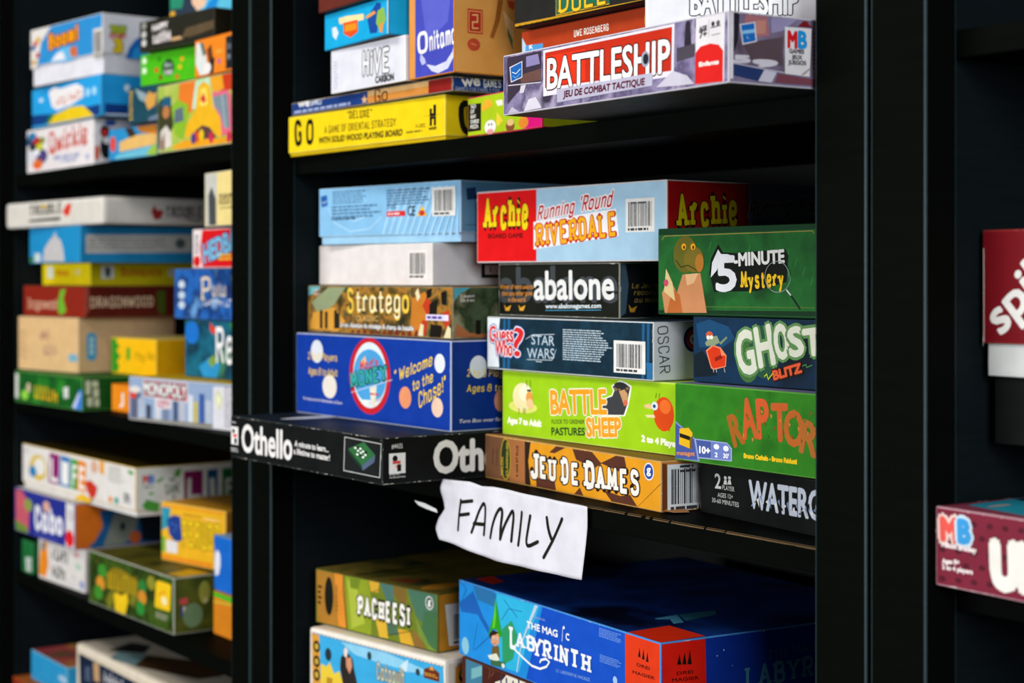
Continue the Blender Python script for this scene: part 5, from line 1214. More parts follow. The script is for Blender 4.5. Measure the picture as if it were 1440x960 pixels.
b.bc('s', 16.5, 4.7, 48.7, 37.9, '#dcdcd8')
b.e(None, 't', '#c8882c', 170, 29.1, 12.2, 23.8)
b.p(None, 't', '#7a3a1c', (106.6, 12.1), (136.6, 16.6), (134.5, 39.2), (108.5, 29.5))
b.l(None, 't', '#16140a', 6.1, (61, 9.2), (73.5, 97.1))
b.wear('s', 'l', 0.8, 0.4, '#3a2c10')
b.done()

b = Box('dark brown and blue box with outlined capitals, mostly hidden under a royal blue box', (-1.3491, 0.8706, -0.4692), -0.0706, 0.2200, 0.2000, 0.1149, '#4a2018', side='#3a1812', edge='#5a3020', group='board games on the lower shelf of the middle bookcase')
b.p(None, 'f', '#3f7c98', (7.5, 127.8), (38.3, 128.9), (38.3, 71.8), (7.5, 65.1))
b.p(None, 'f', '#77b0b8', (18.3, 106.8), (38.3, 113.4), (38.3, 104.3), (18.3, 97))
b.p('title_lettering', 'f', '#e6e0d0', (62.1, 103.3), (75.9, 108.1), (82.5, 116.7), (124.7, 118.6), (139.6, 113.3), (62.7, 97.4))
b.q('title_lettering', 'f', '#2c3a54', 66.7, 100.2, 144.4, 104.7, 11.5, 7, 2.6)
b.l(None, 'f', '#8a5a3c', 0.6, (49.2, 116.1), (53.2, 111.5), (50.5, 104.3))
b.l(None, 'f', '#8a5a3c', 0.6, (57.3, 116.4), (60, 111.5), (54.6, 107.1))
b.done()

b = Box('royal blue box with green pointed hat figure and red corner, under the paper sign', (-1.3571, 0.8726, -0.3537), -0.0706, 0.3249, 0.2600, 0.0695, '#1450c4', side='#0e349c', top='#0a1c4c,#123a86,#050d28@9', edge='#4a90d8', group='board games on the lower shelf of the middle bookcase')  # dark top art, deepened to carry the shade under the shelf
b.p(None, 'f', '#1f8cdc', (1.3, 69.8), (149.8, 70.6), (142.8, 51), (122.4, -0.5), (1.3, -1.1))
b.p(None, 'f', '#2fb4e0', (68.3, 70.2), (145.3, 71.4), (130.4, 45.7), (110.2, 4.3), (73.6, 2.3))
b.p(None, 'f', '#1c60b4', (1.5, 47.9), (27.1, 63), (46.6, 41.7), (58.8, 33.1), (57.5, 27.4), (35.5, 42.6), (4.4, 40))
b.p(None, 'f', '#2a70a8', (27.1, 69.9), (49.3, 69.2), (71, 67.3), (68.3, 54.8), (35.5, 56.2))
b.p(None, 'f', '#2f9a64', (80.3, 36.9), (97.3, 47.8), (107.6, 36.5), (99.9, 14), (81.6, 5.2))
b.l(None, 'f', '#0e4a90', 0.7, (3, 68.9), (14.4, 62.4), (1.5, 45.1))
b.l(None, 'f', '#0e4a90', 0.6, (35.5, 34.4), (27.1, 8.3))
b.l(None, 'f', '#0e4a90', 0.6, (29.9, 8.8), (62.9, 29.8))
b.l(None, 'f', '#0e4a90', 0.5, (79, 44.6), (92.1, 57.4), (115.3, 58.7))
b.l(None, 'f', '#0e4a90', 0.5, (84.2, 64.1), (107.6, 52.2))
b.e(None, 'f', '#8ac4d8', 12.4, 9.7, 6.8, 7.9)
b.p(None, 'f', '#b8d0e8', (137.4, 68.8), (142.9, 69.7), (125.4, 44.8), (115.3, 30), (107.6, 3.8), (105.6, 3.3), (113.3, 29.7), (122.9, 45.7))
b.p('picture', 'f', '#2a9c1c', (68.8, 63.6), (73.1, 52.9), (81.1, 31.7), (76.3, 28.2), (71, 35.2), (62.9, 33.8), (55.3, 25.7), (58.8, 34.4), (65.6, 47.7))
b.p('picture', 'f', '#5cc830', (68.8, 61.6), (70.4, 48.5), (67.7, 36), (62.9, 35.1), (66.1, 47.7))
b.p('picture', 'f', '#dc9c70', (60.2, 30.3), (71, 33.9), (76.3, 29.5), (75, 23.3), (68.8, 19.5), (61.6, 21.5))
b.p('picture', 'f', '#2a2018', (57.5, 28.8), (64.3, 33.4), (75, 33.3), (69.6, 30.3), (62.9, 28.4), (60.2, 23.9))
b.e('picture', 'f', '#f0f0f0', 66.1, 27, 1.8, 1.1)
b.e('picture', 'f', '#f0f0f0', 72, 27.4, 1.8, 1.1)
b.e('picture', 'f', '#16302c', 66.4, 26.9, 0.9, 0.6)
b.e('picture', 'f', '#16302c', 72.3, 27.3, 0.9, 0.6)
b.l('picture', 'f', '#8a3c28', 0.5, (66.1, 22), (69.9, 22.2))
b.p('picture', 'f', '#6a5a24', (62.9, 18.4), (75, 21), (76.8, 11), (61.6, 8.7))
b.p('picture', 'f', '#dfe4d0', (55.3, 8.9), (71, 13.8), (76.8, 9), (71, 6.5), (58.8, 6.2))
b.p('picture', 'f', '#3c6a40', (60.2, 5.8), (85.6, 8.6), (86.9, 3.6), (61.6, 0))
b.e('picture', 'f', '#e0e8e0', 83.2, 4.9, 3, 2.1)
b.t(None, 'f', '#9cb8e8', 'THE MAGIC', 135.4, 56.7, 155.1, 57.1, 1.8)
b.t('title_lettering', 'f', '#eef2f6', 'THE MAG', 124.4, 46.2, 174.8, 47, 5.6, bold=0.35)
b.t('title_lettering', 'f', '#eef2f6', 'C', 187.5, 47.3, 192.7, 47.3, 5.4, bold=0.35)
b.l('title_lettering', 'f', '#eef2f6', 0.6, (182.4, 54.7), (181.4, 44.7))
b.p('title_lettering', 'f', '#eef2f6', (181.9, 56.1), (184.5, 58.7), (186.1, 56.3), (183.5, 55.1))
b.t('title_lettering', 'f', '#eef2f6', 'L', 93.4, 24.4, 107.1, 24.6, 17.7, font='slab', wt=0.23)
b.t('title_lettering', 'f', '#eef2f6', 'AB', 105.6, 26.7, 137.9, 28.4, 11.3, font='slab', wt=0.23)
b.t('title_lettering', 'f', '#eef2f6', 'Y', 132.9, 24.5, 150.2, 25.2, 14.9, font='slab', wt=0.2)
b.t('title_lettering', 'f', '#eef2f6', 'RINTH', 150.7, 26.6, 226.2, 27.3, 13.2, font='slab', wt=0.23)
b.l('title_lettering', 'f', '#eef2f6', 2, (103.8, 23.3), (117.9, 18.8), (132.9, 14.6), (146.6, 14.6), (157.5, 18.7), (161.9, 23.4), (156.3, 25.1), (148.3, 22.6), (146.6, 20.4))
b.t('subtitle', 'f', '#8cb0e8', 'LE LABYRINTHE MAGIQUE', 171.5, 17.1, 225, 19.7, 2.4, font='slab', wt=0.13)
b.g(None, 'f', '#6f98e0', 238.4, 66.6, 271.8, 58.9, 6, 0.5)
b.g(None, 'f', '#6f98e0', 239.5, 45.1, 270.7, 38.5, 5, 0.5)
b.e(None, 'f', '#a8c8f0', 261.8, 27.8, 3.1, 3.4)
b.p('emblem', 'f', '#e03a16', (276.2, 69.4), (326, 69.9), (329.5, 16.1), (276.7, 4.6))
b.p('emblem', 's', '#dc1c0e', (0, 69.7), (43, 70.8), (44.7, 9.4), (2.4, 14.8))
b.p('emblem', 't', '#d82c10', (278, -1.2), (273.6, 45), (321, 45.9), (325.1, -0.2))
b.p('emblem', 'f', '#16100c', (294.3, 53.2), (297.9, 53.2), (296.5, 60.7))
b.p('emblem', 'f', '#16100c', (299.8, 52.4), (303.4, 52.4), (302, 60.9))
b.p('emblem', 'f', '#16100c', (305.3, 51.5), (308.8, 51.5), (307.4, 59.5))
b.p('emblem', 's', '#16100c', (15.6, 51.1), (19.8, 50.6), (17.9, 59.2))
b.p('emblem', 's', '#16100c', (20.6, 50.7), (24.7, 50.2), (22.9, 60.1))
b.p('emblem', 's', '#16100c', (25.6, 50.2), (29.8, 49.7), (27.9, 61.6))
b.t('emblem', 'f', '#3a0c06', 'DREI', 292.7, 45.6, 310.2, 45.7, 2.3, bold=0.1)
b.t('emblem', 'f', '#3a0c06', 'MAGIER', 286.9, 38.6, 317.2, 39.5, 2.3, bold=0.1)
b.t('emblem', 's', '#3a0c06', 'DREI', 15.3, 43, 30.9, 42.6, 2.5, bold=0.1)
b.t('emblem', 's', '#3a0c06', 'MAGIER', 10.7, 38.2, 36.5, 37.3, 2.5, bold=0.1)
b.t('side_lettering', 's', '#3c5c98', 'THE MAGIC', 105.5, 44.7, 167.9, 47.6, 6.9, bold=0.2)
b.t('side_lettering', 's', '#4a8ca8', 'LABYRINTH', 82.7, 25.2, 203.5, 27.9, 15.3, font='slab', wt=0.2)
b.e(None, 's', '#c8d4f0', 61.1, 57.5, 0.6, 0.7)
b.e(None, 's', '#c8d4f0', 54.6, 53.6, 0.5, 0.5)
b.e(None, 's', '#8090c0', 69.7, 44.2, 0.5, 0.6)
b.p(None, 't', '#d8341a', (5.4, 14.5), (0.3, 35.8), (30.7, 31.2), (38.5, 14))
b.p('top_lettering', 't', '#4a94b4', (244.3, 51.1), (240.1, 77.1), (269.4, 62.8), (269.7, 52.1), (253.2, 60.5), (247.4, 50.7))
b.p('top_lettering', 't', '#2f7084', (240.8, 78.3), (241.3, 116), (257, 105.8), (265.6, 67.4))
b.wear('f', 'tl', 0.9, 0.55, '#9cc8f0')
b.wear('s', 'lt', 1.2, 0.5, '#f0b8a8')
b.done()

b = Box('white box with red handwritten-style title and colourful balls, under a bright blue box', (-2.4846, 0.8442, 0.1506), 0.0177, 0.2550, 0.2000, 0.0621, '#e6dede', side='#e4e2e8', edge='#efecec', group='board games on the upper shelf of the far bookcase')
b.e('picture', 'f', '#b8202c', 35.1, 43.6, 20.2, 8.2)
b.e('picture', 'f', '#c8cc28', 49.6, 33.7, 17.1, 7.1)
b.e('picture', 'f', '#7a8a24', 62.5, 44.4, 11.3, 5.1)
b.e('picture', 'f', '#4a4278', 60.3, 21.5, 22.7, 10.2)
b.e('picture', 'f', '#2a7aa8', 20.6, 52.2, 17.4, 6.3)
b.e('picture', 'f', '#26283c', 24.2, 36.5, 14.6, 6.2)
b.e('picture', 'f', '#d8d8dc', 16.9, 21.4, 20.4, 10.3)
b.e('picture', 'f', '#e06a28', 44.5, 10.8, 20.1, 7.2)
b.e('picture', 'f', '#e8e8ee', 38.8, 27.9, 14.4, 5.1)
b.e('picture', 'f', '#24486a', 9.5, 45.2, 11.8, 6.2)
b.t('title_lettering', 'f', '#c43a20', 'Qwirkle', 88.6, 24.5, 233.3, 30.5, 27.3, font='hand', wt=0.17)
b.l('title_lettering', 'f', '#cc4a30', 2.2, (99.1, 28.1), (232, 34.7))
b.g('subtitle', 'f', '#9ca4c4', 106, 21.9, 219.2, 10.6, 1, 0.5)
b.g('subtitle', 'f', '#9ca4c4', 136.8, 14.2, 199.9, 6.3, 1, 0.5)
b.e('subtitle', 'f', '#b0b4d4', 232, 11.8, 7.6, 3.8)
b.e('picture', 's', '#15181c', 16, 44.8, 7.1, 8.6)
b.e('picture', 's', '#c83030', 15.5, 43.6, 4, 4.8)
b.e('picture', 's', '#2a5ab0', 23.6, 57.2, 8.1, 4.8)
b.e('picture', 's', '#1a1c20', 17.3, 23.2, 8.1, 15.4)
b.e('picture', 's', '#d86a50', 4.6, 15.5, 4.1, 10.5)
b.e('picture', 's', '#e8e8ec', 18.5, 32.9, 5.1, 4.8)
b.done()

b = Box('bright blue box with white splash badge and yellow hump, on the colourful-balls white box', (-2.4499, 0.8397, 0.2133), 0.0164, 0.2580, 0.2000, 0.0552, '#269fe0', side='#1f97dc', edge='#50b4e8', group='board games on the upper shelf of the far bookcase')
b.p(None, 'f', '#123c7c', (-1.6, 19.4), (85.1, 15.3), (272.8, 15), (272.8, -1.5), (-0.2, 3.3))
b.p(None, 's', '#123a80', (6, 16.5), (38.6, 16.1), (38.6, 4.1), (6, 2.4))
b.p(None, 's', '#e0e4ec', (6, 2.4), (38.6, 3.7), (38.6, -3), (6, -3.6))
b.p(None, 'f', '#e9c61c', (64.2, 1.8), (85.1, 12.8), (152.6, 19.9), (198.1, 17.5), (235.9, -1), (152.6, -2.1))
b.p(None, 'f', '#2a7a3c', (53.7, 5.1), (78.2, 15.8), (92, 14.8), (71.2, 3.8))
b.p('emblem', 'f', '#ece8e8', (67.7, 46.9), (85.1, 52.9), (112.5, 48), (172.3, 50), (198.1, 42.8), (198.1, 29.5), (152.6, 22.4), (98.8, 19.2), (79.6, 25.8))
b.q('title_lettering', 'f', '#cc5a2c', 92, 25.3, 192.9, 29.2, 11, 8, 2.4)
b.e(None, 'f', '#a8d8f0', 214, 34.2, 7.5, 5.7)
b.e(None, 'f', '#a8d8f0', 235.9, 34.6, 7.5, 5.8)
b.e(None, 'f', '#c8e4f4', 37.4, 38.1, 8.5, 3)
b.e(None, 's', '#d8ecf8', 37.3, 38.6, 4, 4.8)
b.done()

b = Box('blue and white box with orange title and bar code, topmost of the far upper stack', (-2.4085, 0.8236, 0.2692), 0.0962, 0.2220, 0.2000, 0.0800, '#2d8ccc', side='#e0dfe8', top='#d8d4cc', edge='#e8e4e0', group='board games on the upper shelf of the far bookcase', tray=(0.0270, 0.0030, '#dedce4'))
b.p(None, 'f', '#e2dcd6', (-5, 84.1), (66.8, 83.1), (34.8, 59.6), (20.9, 24.9), (-2.6, 25))
b.l(None, 'f', '#164a8a', 0.8, (66.8, 83.1), (34.8, 59.6), (20.9, 23.9))
b.e(None, 'f', '#c84a2c', 16.2, 59.6, 7.9, 4)
b.e(None, 'f', '#d8a83c', 25.5, 64.6, 7.9, 4)
b.e(None, 'f', '#4a6a9c', 9.2, 54.2, 7.9, 4.1)
b.e(None, 'f', '#c8a050', 11.5, 33.8, 8, 4)
b.e(None, 'f', '#b85a48', 23.2, 42.7, 7.9, 4.1)
b.p(None, 'f', '#5cb4e4', (62.3, 29.5), (96, 45.9), (129, 45), (145.2, 26.4), (107.1, 25.2))
b.p('picture', 'f', '#cc6a38', (123.5, 43.1), (146.3, 43.7), (148.4, 29.7), (129, 29.2))
b.p('picture', 'f', '#e6e4ec', (68, 30.2), (84.8, 39.6), (104.3, 40.2), (112.6, 28.3))
b.t('title_lettering', 'f', '#f09a18', 'Boom!', 57.7, 48.6, 150.6, 53.6, 16.9, font='hand', wt=0.3, ol=('#7a3010', 2.2))
b.bc('f', 195, 21.4, 221.8, 60.6, '#d8d2cc')
b.r(None, 'f', '#d8d2cc', 221.8, 20.4, 232, 77.9)
b.t('side_lettering', 's', '#b8c030', 'TOY', 11.7, 53.5, 34.6, 54.6, 9.5, bold=1.0, ol=('#3a6a30', 1.6))
b.t('side_lettering', 's', '#c83030', 'STORY', 10.2, 47, 35.1, 48.5, 5.7, bold=0.6)
b.t('side_lettering', 's', '#e8c828', '3', 16.9, 30.3, 28.1, 30.3, 15.2, bold=1.2, ol=('#a08020', 1.8))
b.p(None, 's', '#1c6cc4', (33.3, 21.7), (38.5, 36.4), (47.7, 47.9), (55.7, 53.4), (66.3, 53.2), (66.3, 23.2))
b.p(None, 's', '#2a9ce8', (41.2, 22.3), (47.7, 37.2), (66.3, 43.6), (66.3, 23.2))
b.done()

b = Box('small blue and sand-coloured box lying on the far upper shelf under the dark teal box', (-2.1576, 0.8421, 0.1506), 0.0785, 0.1350, 0.1600, 0.0406, '#2a8cc4', edge='#1c6a98', group='board games on the upper shelf of the far bookcase')
b.p(None, 'f', '#e0b468', (30.6, 22.9), (74.8, 29.3), (140.5, 28.7), (140.5, 14.5), (30.6, 10))
b.p(None, 'f', '#6ab8d0', (24.5, 6.6), (94.4, 11.8), (140.5, 13.6), (140.5, -1.5), (14.2, -2.1))
b.p(None, 'f', '#9ac040', (104.2, 2.3), (123.4, 14.6), (140.5, 12.7), (140.5, -1.5))
b.e('picture', 'f', '#d84838', 12.1, 21.2, 8.3, 10.2)
b.p('picture', 'f', '#3a2a20', (46.8, 40.2), (66.9, 42.5), (78.8, 29), (58.9, 26.6))
b.p(None, 'f', '#d08028', (78.8, 41.7), (140.5, 40.2), (140.5, 26.9), (90.5, 31.9))
b.done()

b = Box('dark teal box with a yellow upright strip, standing behind the colourful bus box', (-2.0733, 0.8348, 0.1918), 0.0868, 0.0800, 0.1600, 0.0452, '#1a4656', edge='#16343e', group='board games on the upper shelf of the far bookcase')
b.g(None, 'f', '#c8a428', 3.4, 42.5, 13, 4, 7, 0.5)
b.p('picture', 'f', '#d09a48', (43.5, 28.5), (56.7, 38), (64.1, 33.9), (77, 34.6), (71.5, 19.2), (52.9, 14.5))
b.p('picture', 'f', '#8aa0a8', (18.8, 43.9), (49.2, 35.1), (45.4, 24.8), (30.3, 29.5))
b.p('picture', 'f', '#6a7a90', (56.7, 5.3), (78.9, 8.1), (78.9, -3.2), (52.9, -2.3))
b.done()

b = Box('vivid green box with dark round badge, under the near-black box', (-2.0406, 0.8380, 0.2376), 0.1793, 0.1200, 0.1600, 0.0387, '#48b414', edge='#5cc828', group='board games on the upper shelf of the far bookcase')
b.e(None, 'f', '#d8e8c8', 8.4, 30.9, 4.8, 4)
b.e(None, 'f', '#d8e8c8', 8.4, 18.5, 4.8, 4)
b.e('emblem', 'f', '#123c14', 61.3, 18.4, 13.1, 10.5)
b.q(None, 'f', '#c8d8d8', 52.7, 20, 69.8, 19.4, 4.8, 4, 1.5)
b.q(None, 'f', '#e8e4e4', 52.7, 10.4, 71.3, 9.7, 6.1, 4, 1.7)
b.e(None, 'f', '#d84820', 35.5, 17.1, 4.1, 3.2)
b.e(None, 'f', '#e0b81c', 86.7, 17.1, 3.9, 3.1)
b.e(None, 'f', '#d05828', 80.6, 5.5, 3.9, 3.1)
b.e(None, 'f', '#2a8a10', 41.8, 29.7, 4, 3.2)
b.e(None, 'f', '#7a3a10', 44.9, 7.5, 4.1, 3.2)
b.e(None, 'f', '#e0a818', 91.2, 26.2, 4, 3.1)
b.done()

b = Box('near-black box with white capitals and three grey dots, on the vivid green box', (-2.0212, 0.8286, 0.2769), 0.1379, 0.1700, 0.1600, 0.0374, '#25241b', edge='#38362a', group='board games on the upper shelf of the far bookcase')
b.e(None, 'f', '#8a8c84', 10.7, 31.8, 5.8, 4.4)
b.e(None, 'f', '#b8b8b4', 10.7, 21.2, 5.8, 4.4)
b.e(None, 'f', '#c4c4c0', 10.7, 10.7, 5.8, 4.4)
b.t('title_lettering', 'f', '#e4dcdc', 'HAPPY', 30.8, 23.1, 66.6, 24.1, 7.4, bold=0.5)
b.q('title_lettering', 'f', '#e8e0e0', 31, 8.2, 74.7, 9, 11.4, 9, 2.3)
b.g(None, 'f', '#c8a070', 74.7, 12.9, 102.1, 5, 1, 0.5)
b.p(None, 'f', '#5a4a34', (98.9, 9.5), (108.5, 18.8), (212.5, 22.4), (212.5, 12.6), (118, 7.6))
b.done()

b = Box('large colourful box with yellow domed temple and pink bus, front of the far upper shelf', (-1.9873, 0.8380, 0.1506), 0.0266, 0.2250, 0.1600, 0.0812, '#c8cc5c,#9cb848,#d8c878@12', edge='#d8d4a0', group='board games on the upper shelf of the far bookcase')
b.p('picture', 'f', '#e07828', (62.6, 80), (106.2, 82.3), (115.7, 48.1), (87, 41.9), (57.7, 52.7))
b.p('picture', 'f', '#c83c1c', (166.7, 80.8), (206.8, 81), (206.8, 60.9), (171.2, 60))
b.p('picture', 'f', '#e8a028', (143.8, 80.9), (175.7, 82), (180.2, 63.3), (153, 61.5))
b.p('picture', 'f', '#b8dcc0', (106.2, 78.1), (143.8, 80.9), (148.4, 53.7), (96.7, 45.4))
b.p('picture', 'f', '#e8b020', (77.3, 13), (82.2, 29.6), (106.2, 44.6), (113.3, 71.2), (127.5, 76.6), (143.8, 70.6), (150.7, 45.3), (173.4, 31.3), (175.7, 8.7), (157.5, 11.9), (143.8, 22.1), (120.4, 24.8), (101.4, 15.7))
b.p('picture', 'f', '#f0d860', (118.1, 47.9), (121.4, 68.4), (134.5, 69.3), (139.1, 48.3))
b.p('picture', 'f', '#5a3a3c', (94.2, 9.8), (106.2, 20.6), (125.1, 25.5), (143.8, 22.1), (159.8, 10.8), (162.1, 5.5))
b.p('picture', 'f', '#d02838', (119.5, 56.1), (127.5, 63.7), (134.5, 54.9), (129.8, 50.1))
b.p('picture', 'f', '#e06a80', (150.7, 61.7), (189.1, 61.5), (198, 55.6), (200.2, 13.1), (175.7, 8.7), (171.2, 31.4), (155.3, 44.9))
b.p('picture', 'f', '#7a8c98', (153, 56.4), (189.1, 57.4), (195.8, 17.5), (181.1, 18.5), (171.2, 35.5), (155.3, 47))
b.l('picture', 'f', '#d8dcd8', 1.1, (175.7, 56.5), (184.7, 18.3))
b.p('picture', 'f', '#3a3c22', (-0.1, 59.5), (7.2, 65.4), (37.7, 67.2), (40.2, 54.1), (47.7, 32.1), (35.2, 20), (2, 2.6))
b.p('picture', 'f', '#1c5a78', (9.7, 60.9), (22.5, 68.5), (40.2, 62.7), (37.7, 54.3), (12.3, 55.2))
b.e('picture', 'f', '#b87848', 25.1, 48.4, 10.1, 7.8)
b.p('picture', 'f', '#d8d0c8', (7.2, 2.3), (9.7, 26.1), (25.1, 32.6), (38.7, 23), (40.2, 6.8))
b.p('picture', 'f', '#8a6a58', (9.7, 13), (20, 25.4), (21.5, 3.6), (9.7, 2.2))
b.p('picture', 'f', '#86b42c', (40.2, 54.1), (57.7, 61.2), (87, 52.5), (82.2, 29.6), (72.4, 11.2), (50.2, 19), (45.2, 36.5))
b.p('picture', 'f', '#5a6a78', (50.2, 49), (72.4, 51.5), (74.9, 34.4), (47.7, 33.1))
b.p('picture', 'f', '#e8a01c', (37.7, 4.8), (77.3, 10.9), (206.8, 6.7), (206.8, 0.6), (57.7, 0.4))
b.e('picture', 'f', '#d8481c', 111, 12.9, 6.6, 6.7)
b.e('picture', 'f', '#c82c4c', 148.4, 9.5, 6.4, 6.5)
b.e('picture', 'f', '#e8c020', 122.8, 14.2, 6.5, 6.7)
b.e('picture', 'f', '#c82c4c', 193.6, 7.5, 6.2, 6.5)
b.e('picture', 'f', '#4a3a7c', 101.4, 11.5, 6.7, 6.7)
b.done()

b = Box('orange box with dark end label, on the large colourful bus box', (-1.8796, 0.8393, 0.2324), 0.0083, 0.1150, 0.1600, 0.0440, '#ec8420', edge='#c86818', group='board games on the upper shelf of the far bookcase')
b.p('label_panel', 'f', '#20242a', (83.2, 39.3), (113.4, 39.9), (113.4, 2.3), (83.2, 2.5))
b.q('label_panel', 'f', '#98a4ae', 86, 24.4, 102.5, 25.1, 7.3, 3, 1.5)
b.q('label_panel', 'f', '#98a4ae', 86, 13.1, 102.5, 13.9, 6.5, 3, 1.5)
b.p('picture', 'f', '#d8dcd8', (3.9, 40), (19.6, 39.9), (31.3, 22.1), (35.1, 1.9), (13.8, 2.3), (1.9, 16.8))
b.p('picture', 'f', '#5a6a64', (13.8, 40.5), (21.6, 40.5), (31.3, 26.2), (23.5, 22.9))
b.p('picture', 'f', '#6a3a20', (33.2, 30.1), (44.7, 35.5), (50.4, 16.8), (39, 11.4))
b.p('picture', 'f', '#1c1c1c', (46.6, 20.5), (54.2, 18.1), (50.4, 0.4), (35.1, 1.9))
b.e('picture', 'f', '#e8e0dc', 35.1, 8.5, 9.6, 6.6)
b.e(None, 'f', '#e0a040', 65.5, 25, 9.4, 2.5)
b.e(None, 'f', '#b060a0', 65.5, 13.6, 3.8, 3.3)
b.done()

b = Box('large pale blue box with dark cartoon artwork, on top of the near-black box', (-2.0848, 0.8961, 0.3149), -0.0268, 0.2300, 0.1200, 0.0894, '#5ec0e0', edge='#3a8cb4', group='board games on the upper shelf of the far bookcase')
b.p('picture', 'f', '#2c3a4c', (0.2, 88), (87.4, 74.8), (87.4, 8.1), (55.1, 0.4), (2.6, 1.3))
b.p('picture', 'f', '#2a8a6a', (-2.2, 60.8), (55.1, 52.7), (41, 25.7), (-2.2, 29.5))
b.p('picture', 'f', '#eec4a4', (73.6, 50.1), (132.2, 41.8), (114.4, 19.6), (91.9, 15.5), (73.6, 27.7))
b.p('picture', 'f', '#1a8ad8', (87.4, -1.7), (105.5, 10.2), (132.2, 24.3), (162.6, 28.8), (149.6, 13.3), (123.3, 2.7))
b.e('picture', 'f', '#e0a828', 8.7, 21.7, 9.6, 4.5)
b.e('picture', 'f', '#e0a828', 8.7, 11.6, 9.6, 4.6)
b.e('picture', 'f', '#b8a8d8', 55.1, 13.1, 9.3, 4.5)
b.e('picture', 'f', '#c8d0e8', 33.9, 9.4, 9.4, 4.5)
b.e('picture', 'f', '#2a8ce0', 38.6, 0.6, 9.4, 4.6)
b.e('picture', 'f', '#b88ab0', 7.5, 2.6, 9.6, 4.5)
b.done()

b = Box('dark red box with green edge and pale oval, behind the large pale blue box', (-2.1250, 1.0305, 0.3149), 0.0000, 0.1000, 0.1000, 0.0744, '#642630', edge='#6a7a3c', group='board games on the upper shelf of the far bookcase')
b.p(None, 'f', '#6a7a3c', (-366.9, 140.8), (-347.5, 138), (-347.5, 79.5), (-366.9, 79.8))
b.e('emblem', 'f', '#c8b0b4', -333.8, 97.3, 16.3, 12.9)
b.p(None, 'f', '#a86a2c', (-366.9, 84.1), (-274.8, 77.9), (-274.8, 68.4), (-366.9, 74.3))
b.done()

b = Box('dark green box with yellow lettering, under the deep tan cardboard box', (-2.4620, 0.8187, -0.1812), 0.0626, 0.2325, 0.1600, 0.0447, '#1a6a22,#14501c,#2a8428@20', side='#14501a', edge='#5a9a4a', group='board games on the middle shelf of the far bookcase')
b.p(None, 'f', '#d0d4c8', (1.1, 40.3), (13, 40.8), (13, 4.9), (1.1, 5.3))
b.q('title_lettering', 'f', '#ecb414', 68.4, 10, 153.3, 7.4, 17.1, 8, 3.2)
b.e('picture', 'f', '#c8b898', 49.3, 22.1, 7.6, 7.1)
b.e('picture', 'f', '#8acc40', 36.4, 11.3, 12.9, 7.1)
b.p('picture', 'f', '#cfd4cc', (169.4, 28.3), (187, 30.4), (187, 14.6), (172.3, 13.8))
b.p('picture', 'f', '#3a78d0', (204.5, 1.2), (221.7, 28.5), (231.4, 26.7), (230.3, 0.3))
b.p('picture', 'f', '#b8c4e4', (198.7, 3.2), (218.9, 23.6), (225.7, 22.8), (210.3, 1.5))
b.p(None, 's', '#c0d0b4', (4.3, 40.9), (11.5, 40.6), (11.5, 21.5), (4.3, 21.8))
b.p(None, 's', '#c0d0b4', (13.5, 40), (22.7, 39.7), (22.7, 31.1), (13.5, 31.4))
b.p(None, 's', '#c0d0b4', (15.3, 29.4), (23.5, 29.1), (23.5, 17.6), (15.3, 17.9))
b.p(None, 's', '#c0d0b4', (6.4, 18.3), (14.5, 18), (14.5, 5.5), (6.4, 5.9))
b.p(None, 's', '#c0d0b4', (17.1, 15.7), (24.3, 15.4), (24.3, 4.8), (17.1, 5.2))
b.done()

b = Box('deep tan cardboard box with faded purple letters and a blue tag', (-2.4924, 0.8338, -0.1359), 0.1798, 0.1668, 0.1600, 0.0769, '#d9b27e', side='#dcb88c', edge='#e2c49a', group='board games on the middle shelf of the far bookcase')
b.q('title_lettering', 'f', '#6a2c50', 61, 44.2, 88.9, 44.5, 15.4, 4, 1.8)
b.q('title_lettering', 'f', '#7a4468', 70, 23.5, 108.6, 23.2, 15.3, 5, 1.7)
b.p('tag', 'f', '#78a8bc', (141.1, 26.3), (165, 25.8), (165, 15.1), (141.1, 15.8))
b.p('tag', 's', '#4aa4d8', (13.5, 52.9), (17.2, 56.1), (25.7, 55.9), (29.4, 52.5), (29.4, 21.1), (25.7, 16.8), (17.2, 17.1), (13.5, 20.4))
b.e('tag', 's', '#b8e0f0', 21.5, 46.4, 3.6, 4)
b.e('tag', 's', '#b8e0f0', 21.5, 37.7, 3.6, 4)
b.e('tag', 's', '#b8e0f0', 21.5, 28.9, 3.6, 4)
b.g(None, 'f', '#b89468', 3.7, 58.4, 24.4, 14.8, 8, 0.5)
b.done()

b = Box('dark red box with cream lettering and green dragon strip, under a thin yellow box', (-2.5114, 0.8480, -0.0584), 0.0940, 0.2027, 0.1600, 0.0443, '#8a2414', side='#5a1c14', edge='#7a3a28', group='board games on the middle shelf of the far bookcase')
b.t('title_lettering', 'f', '#e0b898', 'Dragonwood', 15.8, 11.4, 111.5, 12, 13.6, font='slab', wt=0.14)
b.p('picture', 'f', '#6cb02c', (115.6, 18.4), (124.2, 38.8), (141.4, 40.2), (132.9, 26.2), (142.6, 8.7), (127.1, 2.9), (117.3, 5.7))
b.p(None, 's', '#a84c44', (0.6, 44.2), (5.5, 44.2), (5.5, 7.1), (0.6, 7.1))
b.t('side_lettering', 's', '#e2c8a8', 'DRAGONWOOD', 7.6, 15, 105, 15.9, 12.9, font='slab', wt=0.17)
b.p('picture', 's', '#4a5a1c', (110.1, 36.2), (124.3, 38.7), (124.3, 2.9), (112.9, 5.6))
b.done()

